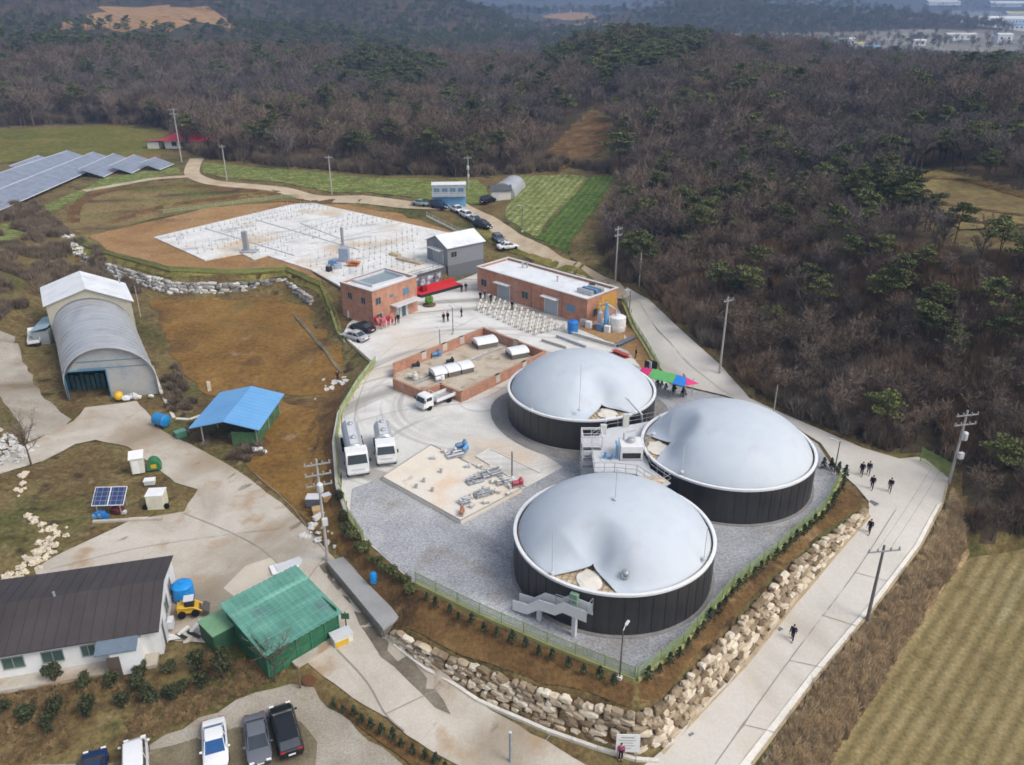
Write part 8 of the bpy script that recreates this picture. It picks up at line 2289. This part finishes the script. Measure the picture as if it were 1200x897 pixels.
for n, ya, yb, s0, s1 in ((5200, 66, 210, .62, .95), (9500, 200, 470, .8, 1.4), (21000, 430, 1250, .85, 1.3), (9000, 1100, 3400, 1.3, 2.0)):
    x, y = scatter(n, ya, yb, 2.0)
    ok, px, py = wood_ok(x, y)
    z = H(x, y)
    ok &= ~((y > 620) & (np.abs(z) < 12.5) & (x > .24 * y) & (rng.random(n) < np.where((y > 1250) | (px > 1100), .96, np.where((px > 975) & (y > 700), .88, .55))))
    ok &= ~((y > 1000) & (y < 1600) & (x > .0 * y) & (x < .16 * y) & (z < 24) & (rng.random(n) < .75))
    ok &= ~in_poly(px, py, [(70, 30), (120, 8), (200, 6), (260, 20), (292, 36), (200, 38), (130, 36)])
    ok &= ~in_poly(px, py, [(390, 110), (390, 92), (440, 96), (455, 104), (420, 112)])
    ok &= ~(in_poly(px, py, [(645, 195), (655, 150), (690, 132), (712, 140), (716, 160), (700, 196)]))
    ok &= (px > -260) & (px < 1420)
    x, y, px, py = x[ok], y[ok], px[ok], py[ok]
    xs.append(x); ys.append(y); sc_.append(s0 + (s1 - s0) * rng.random(len(x)) ** 1.3)
    kind.append(rng.random(len(x)) < pine_prob(px, py, y))
xs, ys, sc_, kind = map(np.concatenate, (xs, ys, sc_, kind))
# scrub on the low slopes near the road keeps the trees small there
_px, _py = proj(xs, ys, H(xs, ys))
low = (ys < 150) & (xs > 15)
sc_ = np.where(low & ~kind, sc_ * .74, sc_)
order = np.argsort(ys / sc_)
xs, ys, sc_, kind = xs[order], ys[order], sc_[order], kind[order]
bare_i = np.nonzero(~kind)[0]; pine_i = np.nonzero(kind)[0]
BO = [joined(*b, 'bare_tree', [m_bark, m_twig]) for b in BARE]
PO = [joined(*b, 'pine_tree', [m_pbark, m_needle]) for b in PINE]
for o in BO: tag(o, 'leafless grey brown tree in the wood on the hillside', 'tree', 'leafless trees of the hillside wood')
for o in PO: tag(o, 'dark green pine among the leafless trees of the hillside', 'pine', 'pines of the hillside wood')
def place_trees(idx, protos, nmax):
    for j, i in enumerate(idx[:nmax]):
        o = protos[j] if j < len(protos) else dup(protos[j % len(protos)])
        o.location = (xs[i], ys[i], H(xs[i], ys[i]) - .1); o.rotation_euler = (0, 0, random.uniform(0, 6.28)); s = sc_[i]; o.scale = (s, s, s * random.uniform(.9, 1.1))
    return idx[nmax:]
rest_b = place_trees(bare_i, BO, 300)
rest_p = place_trees(pine_i, PO, 240)

def stuff_points(name, idx_pts, protos, label_kind, smin=.85, smax=1.15):
    """far wood: one object whose points carry copies of the same trees"""
    col = bpy.data.collections.new(name + '_kinds')
    for o in protos: col.objects.link(o)
    me = bpy.data.meshes.new(name); me.from_pydata([p[:3] for p in idx_pts], [], [])
    at = me.attributes.new('size', 'FLOAT', 'POINT'); at.data.foreach_set('value', [p[3] for p in idx_pts])
    o = bpy.data.objects.new(name, me); C.objects.link(o); o['kind'] = 'stuff'; tag(o, label_kind[0], label_kind[1])
    ng = bpy.data.node_groups.new(name, 'GeometryNodeTree')
    ng.interface.new_socket('Geometry', in_out='INPUT', socket_type='NodeSocketGeometry'); ng.interface.new_socket('Geometry', in_out='OUTPUT', socket_type='NodeSocketGeometry')
    n, k = ng.nodes, ng.links
    gi, go = n.new('NodeGroupInput'), n.new('NodeGroupOutput')
    ip = n.new('GeometryNodeInstanceOnPoints'); ci = n.new('GeometryNodeCollectionInfo'); ci.inputs['Collection'].default_value = col
    ci.inputs['Separate Children'].default_value = True; ci.inputs['Reset Children'].default_value = True
    rv = n.new('FunctionNodeRandomValue'); rv.data_type = 'FLOAT'; rv.inputs[2].default_value = 0; rv.inputs[3].default_value = 6.283
    cx_ = n.new('ShaderNodeCombineXYZ'); k.new(rv.outputs[1], cx_.inputs[2])
    na = n.new('GeometryNodeInputNamedAttribute'); na.data_type = 'FLOAT'; na.inputs['Name'].default_value = 'size'
    ri = n.new('FunctionNodeRandomValue'); ri.data_type = 'INT'; ri.inputs[4].default_value = 0; ri.inputs[5].default_value = len(protos) - 1; ri.inputs['Seed'].default_value = 3
    ip.inputs['Pick Instance'].default_value = True
    k.new(gi.outputs[0], ip.inputs['Points']); k.new(ci.outputs[0], ip.inputs['Instance']); k.new(ri.outputs[2], ip.inputs['Instance Index'])
    k.new(cx_.outputs[0], ip.inputs['Rotation']); k.new(na.outputs[0], ip.inputs['Scale'])
    k.new(ip.outputs[0], go.inputs[0])
    md = o.modifiers.new('scatter', 'NODES'); md.node_group = ng
    return o
def pts_of(idx, sink=.1): return [(xs[i], ys[i], H(xs[i], ys[i]) - sink, sc_[i]) for i in idx]
stuff_points('bare_woodland', pts_of(rest_b), BO, ('brown grey leafless wood covering the hills', 'woodland'))
stuff_points('pine_woodland', pts_of(rest_p), PO, ('dark green pines massed on the ridges', 'woodland'))
# scrub on banks
m_reed = mat_ramp('dry_reed', [(.2, (.34, .25, .145)), (.5, (.52, .405, .26)), (.8, (.68, .56, .39))], scale=.5, fine=.15, rough=.9, rnd=.35)
m_brush = mat_ramp('brown_brush', [(.2, (.13, .085, .053)), (.5, (.22, .148, .092)), (.8, (.31, .215, .14))], scale=.5, fine=.15, rough=.9, rnd=.4, zone=((.20, .165, .125), .06, .45, .6))
def scrub_area(name, label, poly_px, n, protos_mb, mt, smin, smax, thr=-.25):
    P_ = []
    for k, mb in enumerate(protos_mb):
        o = mb.build(name + '_tuft', mt, fix=False); P_.append(o)
        tag(o, label[1], 'tuft', label[2])
    pw_ = [PT(*p) for p in poly_px]; poly = [(p.x, p.y) for p in pw_]
    A = np.array(poly); lo, hi = A.min(0), A.max(0)
    pts = []
    while len(pts) < n:
        x = rng.random(n * 2) * (hi[0] - lo[0]) + lo[0]; y = rng.random(n * 2) * (hi[1] - lo[1]) + lo[1]
        m = in_poly(x, y, poly)
        for a, b in zip(x[m], y[m]):
            if mnoise.noise(Vector((a * .18, b * .18, 2.2))) > thr: pts.append((a, b, H(a, b), random.uniform(smin, smax)))
    pts = pts[:n]
    for o in P_:
        a = pts.pop(); o.location = a[:3]; o.scale = (a[3],) * 3
    return stuff_points(name, pts, P_, (label[0], 'undergrowth'))
R3 = [scrub(60 + k, 1.25, .9) for k in range(3)]
scrub_area('reed_bank', ('tan reeds covering the bank below the wide road', 'tan reed tuft on the bank below the wide road', 'reed tufts on the road bank'), [(893, 905), (965, 797), (1038, 710), (1086, 645), (1112, 592), (1122, 590), (1128, 640), (1112, 676), (1040, 785), (962, 905)], 1700, R3, m_reed, .4, .9, -.55)
B3 = [scrub(70 + k, 1.6, 1.3, 260) for k in range(3)]
scrub_area('hillside_brush', ('brown brush covering the lower slope of the wooded hill', 'brown brush tuft on the lower wooded slope', 'brush tufts on the lower slope'), [(740, 334), (765, 346), (805, 384), (855, 424), (888, 462), (948, 492), (1012, 519), (1056, 531), (1086, 529), (1122, 550), (1134, 590), (1146, 640), (1210, 634), (1290, 560), (1290, 330), (1000, 300), (800, 270)], 3800, B3, m_brush, .7, 1.5)
G3 = [scrub(80 + k, .6, .7, 160) for k in range(2)]
scrub_area('garden_grass', ('dry brown grass tufts on the garden slope', 'dry brown grass tuft in the farmhouse garden', 'dry grass tufts of the garden'), [(0, 805), (120, 785), (240, 765), (300, 775), (340, 790), (300, 806), (240, 836), (170, 870), (60, 890), (-40, 895)], 900, G3, M('tan_grass', (.30, .21, .105), .9, .3, .6, rnd=.35), .3, .75)
scrub_area('bank_grass', ('rough brown grass on the left bank', 'rough brown grass tuft on the left bank', 'grass tufts of the left bank'), [(-40, 240), (40, 240), (100, 285), (150, 320), (170, 345), (60, 330), (30, 360), (-40, 400)], 1100, [scrub(85 + k, 1.3, 1.2, 200) for k in range(2)], m_grey_brush, .5, 1.5, .0)
scrub_area('wood_edge', ('brown brush fringing the wood behind the fields', 'brown brush tuft at the wood edge', 'brush tufts at the wood edge'), [(-60, 150), (0, 147), (120, 143), (195, 148), (210, 172), (240, 185), (330, 195), (450, 205), (560, 207), (640, 201), (700, 200), (735, 214), (715, 255), (706, 300), (730, 330), (770, 345), (760, 250), (740, 195), (640, 190), (450, 195), (330, 185), (240, 172), (200, 138), (0, 136)], 1500, [scrub(95 + k, 2.2, 1.8, 240) for k in range(2)], m_grey_brush, .6, 1.5)
scrub_area('shed_weeds', ('dry weeds around the blue roof shed', 'dry weed tuft by the blue roof shed', 'weeds by the blue roof shed'), [(225, 505), (300, 515), (312, 535), (280, 545), (235, 522), (195, 480), (190, 440), (205, 430), (230, 470)], 120, [scrub(99, .9, .9, 160)], m_grey_brush, .5, 1.2)

# ------------------------------------------------------------------ far town
def house_far(label, x, y, w, dp, h, mtw, mtr, rz, gable=True):
    z = H(x, y)
    t = thing('far_building', label, 'building', (x, y, z), rz)
    MB().box((0, 0, h / 2 - 1), (w, dp, h + 2)).build('wall', mtw, t)
    if gable: gable_roof(t, w, dp, h, h + dp * .12, mtr, .4, .3, x0=-w / 2, y0=-dp / 2)
    else: MB().box((0, 0, h + .15), (w + .8, dp + .8, .3)).build('roof', mtr, t)
    f = MB()
    for k in range(max(2, int(w / 6))): f.box((-w / 2 + (k + .5) * w / max(2, int(w / 6)), -dp / 2 - .03, h * .55), (2.2, .1, h * .3))
    f.build('window_band', m_glass, t)
    return t
TW = dict(white=m_white, yellow=M('yellow_sheet', (.55, .47, .10), .6), blue=M('blue_sheet', (.10, .32, .60), .5), grey=m_lgrey, cream=m_offw)
for px, py, w, dp, h, rc, lb in ((993, 50, 17, 11, 6, 'white', 'white roofed shed at the left end of the far hamlet'), (1008, 57, 18, 10, 5, 'yellow', 'yellow roofed shed in the far hamlet beyond the right hill'), (1020, 61, 16, 10, 4, 'blue', 'blue roofed shed beside the yellow one in the far hamlet'), (1020, 68, 24, 10, 4, 'grey', 'long grey roof nearest in the far hamlet'),
                             (1048, 70, 20, 9, 4, 'grey', 'second long grey roof near the far hamlet'), (1075, 55, 15, 9, 5, 'white', 'small white roof standing alone right of the far hamlet'), (1078, 70, 18, 9, 4, 'grey', 'low pale shed below the small white roof'),
                             (1141, 26, 58, 22, 9, 'white', 'long white factory hall in the far town'), (1178, 24, 66, 24, 10, 'white', 'longest white factory hall at the right edge of the far town'), (1124, 44, 36, 12, 6, 'cream', 'pale low hall nearest in the far town'), (1174, 47, 18, 12, 8, 'white', 'white block at the near side of the far town'),
                             (1160, 34, 22, 14, 12, 'white', 'tall white block between the factory halls'), (1145, 36, 26, 12, 7, 'grey', 'grey hall below the long white factory'), (1190, 38, 22, 12, 7, 'blue', 'blue roofed hall at the right edge of the far town'), (1181, 7, 50, 20, 8, 'white', 'white hall farthest away in the far town'), (1100, 12, 40, 18, 7, 'cream', 'pale hall at the foot of the far mountains'),
                             (710, 36, 30, 12, 6, 'white', 'white building in the middle valley behind the pines'), (674, 37, 14, 10, 5, 'white', 'small white house in the middle valley'), (682, 43, 13, 9, 5, 'cream', 'tiny pale house below the middle valley hamlet'), (1196, 17, 40, 18, 8, 'yellow', 'yellowish hall at the far right of the town')):
    p = P(px, py + 3, 5) if py > 14 else P(px, 17, 5)
    if px < 720: p = PT(px, py + 3)
    house_far(lb, p.x, p.y, w * p.y / 1100, dp * p.y / 1100, h, m_white if rc != 'grey' else m_offw, TW[rc], R(random.uniform(-8, 8)), rc not in ('grey',))
for poly, mt, nm in (([(632, 42), (640, 30), (700, 24), (712, 34), (690, 40), (660, 44)], m_orange, 'far_field'), ([(640, 22), (655, 12), (690, 13), (700, 22), (670, 25)], m_orange, 'far_clearing'), ([(650, 48), (660, 44), (690, 46), (680, 52)], m_terrace, 'far_field'), ([(1015, 12), (1040, 9), (1050, 14), (1030, 17)], m_orange, 'far_clearing')):
    sheet(nm, poly, mt, .8, wob=2, dip=False)
# ------------------------------------------------------------------ air
hz = MB().box((0, 2400, 245), (9600, 5400, 530)).build('haze', [])
hz['kind'] = 'stuff'; tag(hz, 'thin bluish haze over the valley', 'haze')
hm = bpy.data.materials.new('valley_haze'); hm.use_nodes = True
n = hm.node_tree.nodes; k = hm.node_tree.links
n.remove(n['Principled BSDF'])
pv = n.new('ShaderNodeVolumePrincipled'); pv.inputs['Color'].default_value = (.36, .56, .95, 1); pv.inputs['Density'].default_value = HAZE_D; pv.inputs['Anisotropy'].default_value = 0.0
k.new(pv.outputs[0], n['Material Output'].inputs['Volume'])
hz.data.materials.append(hm)
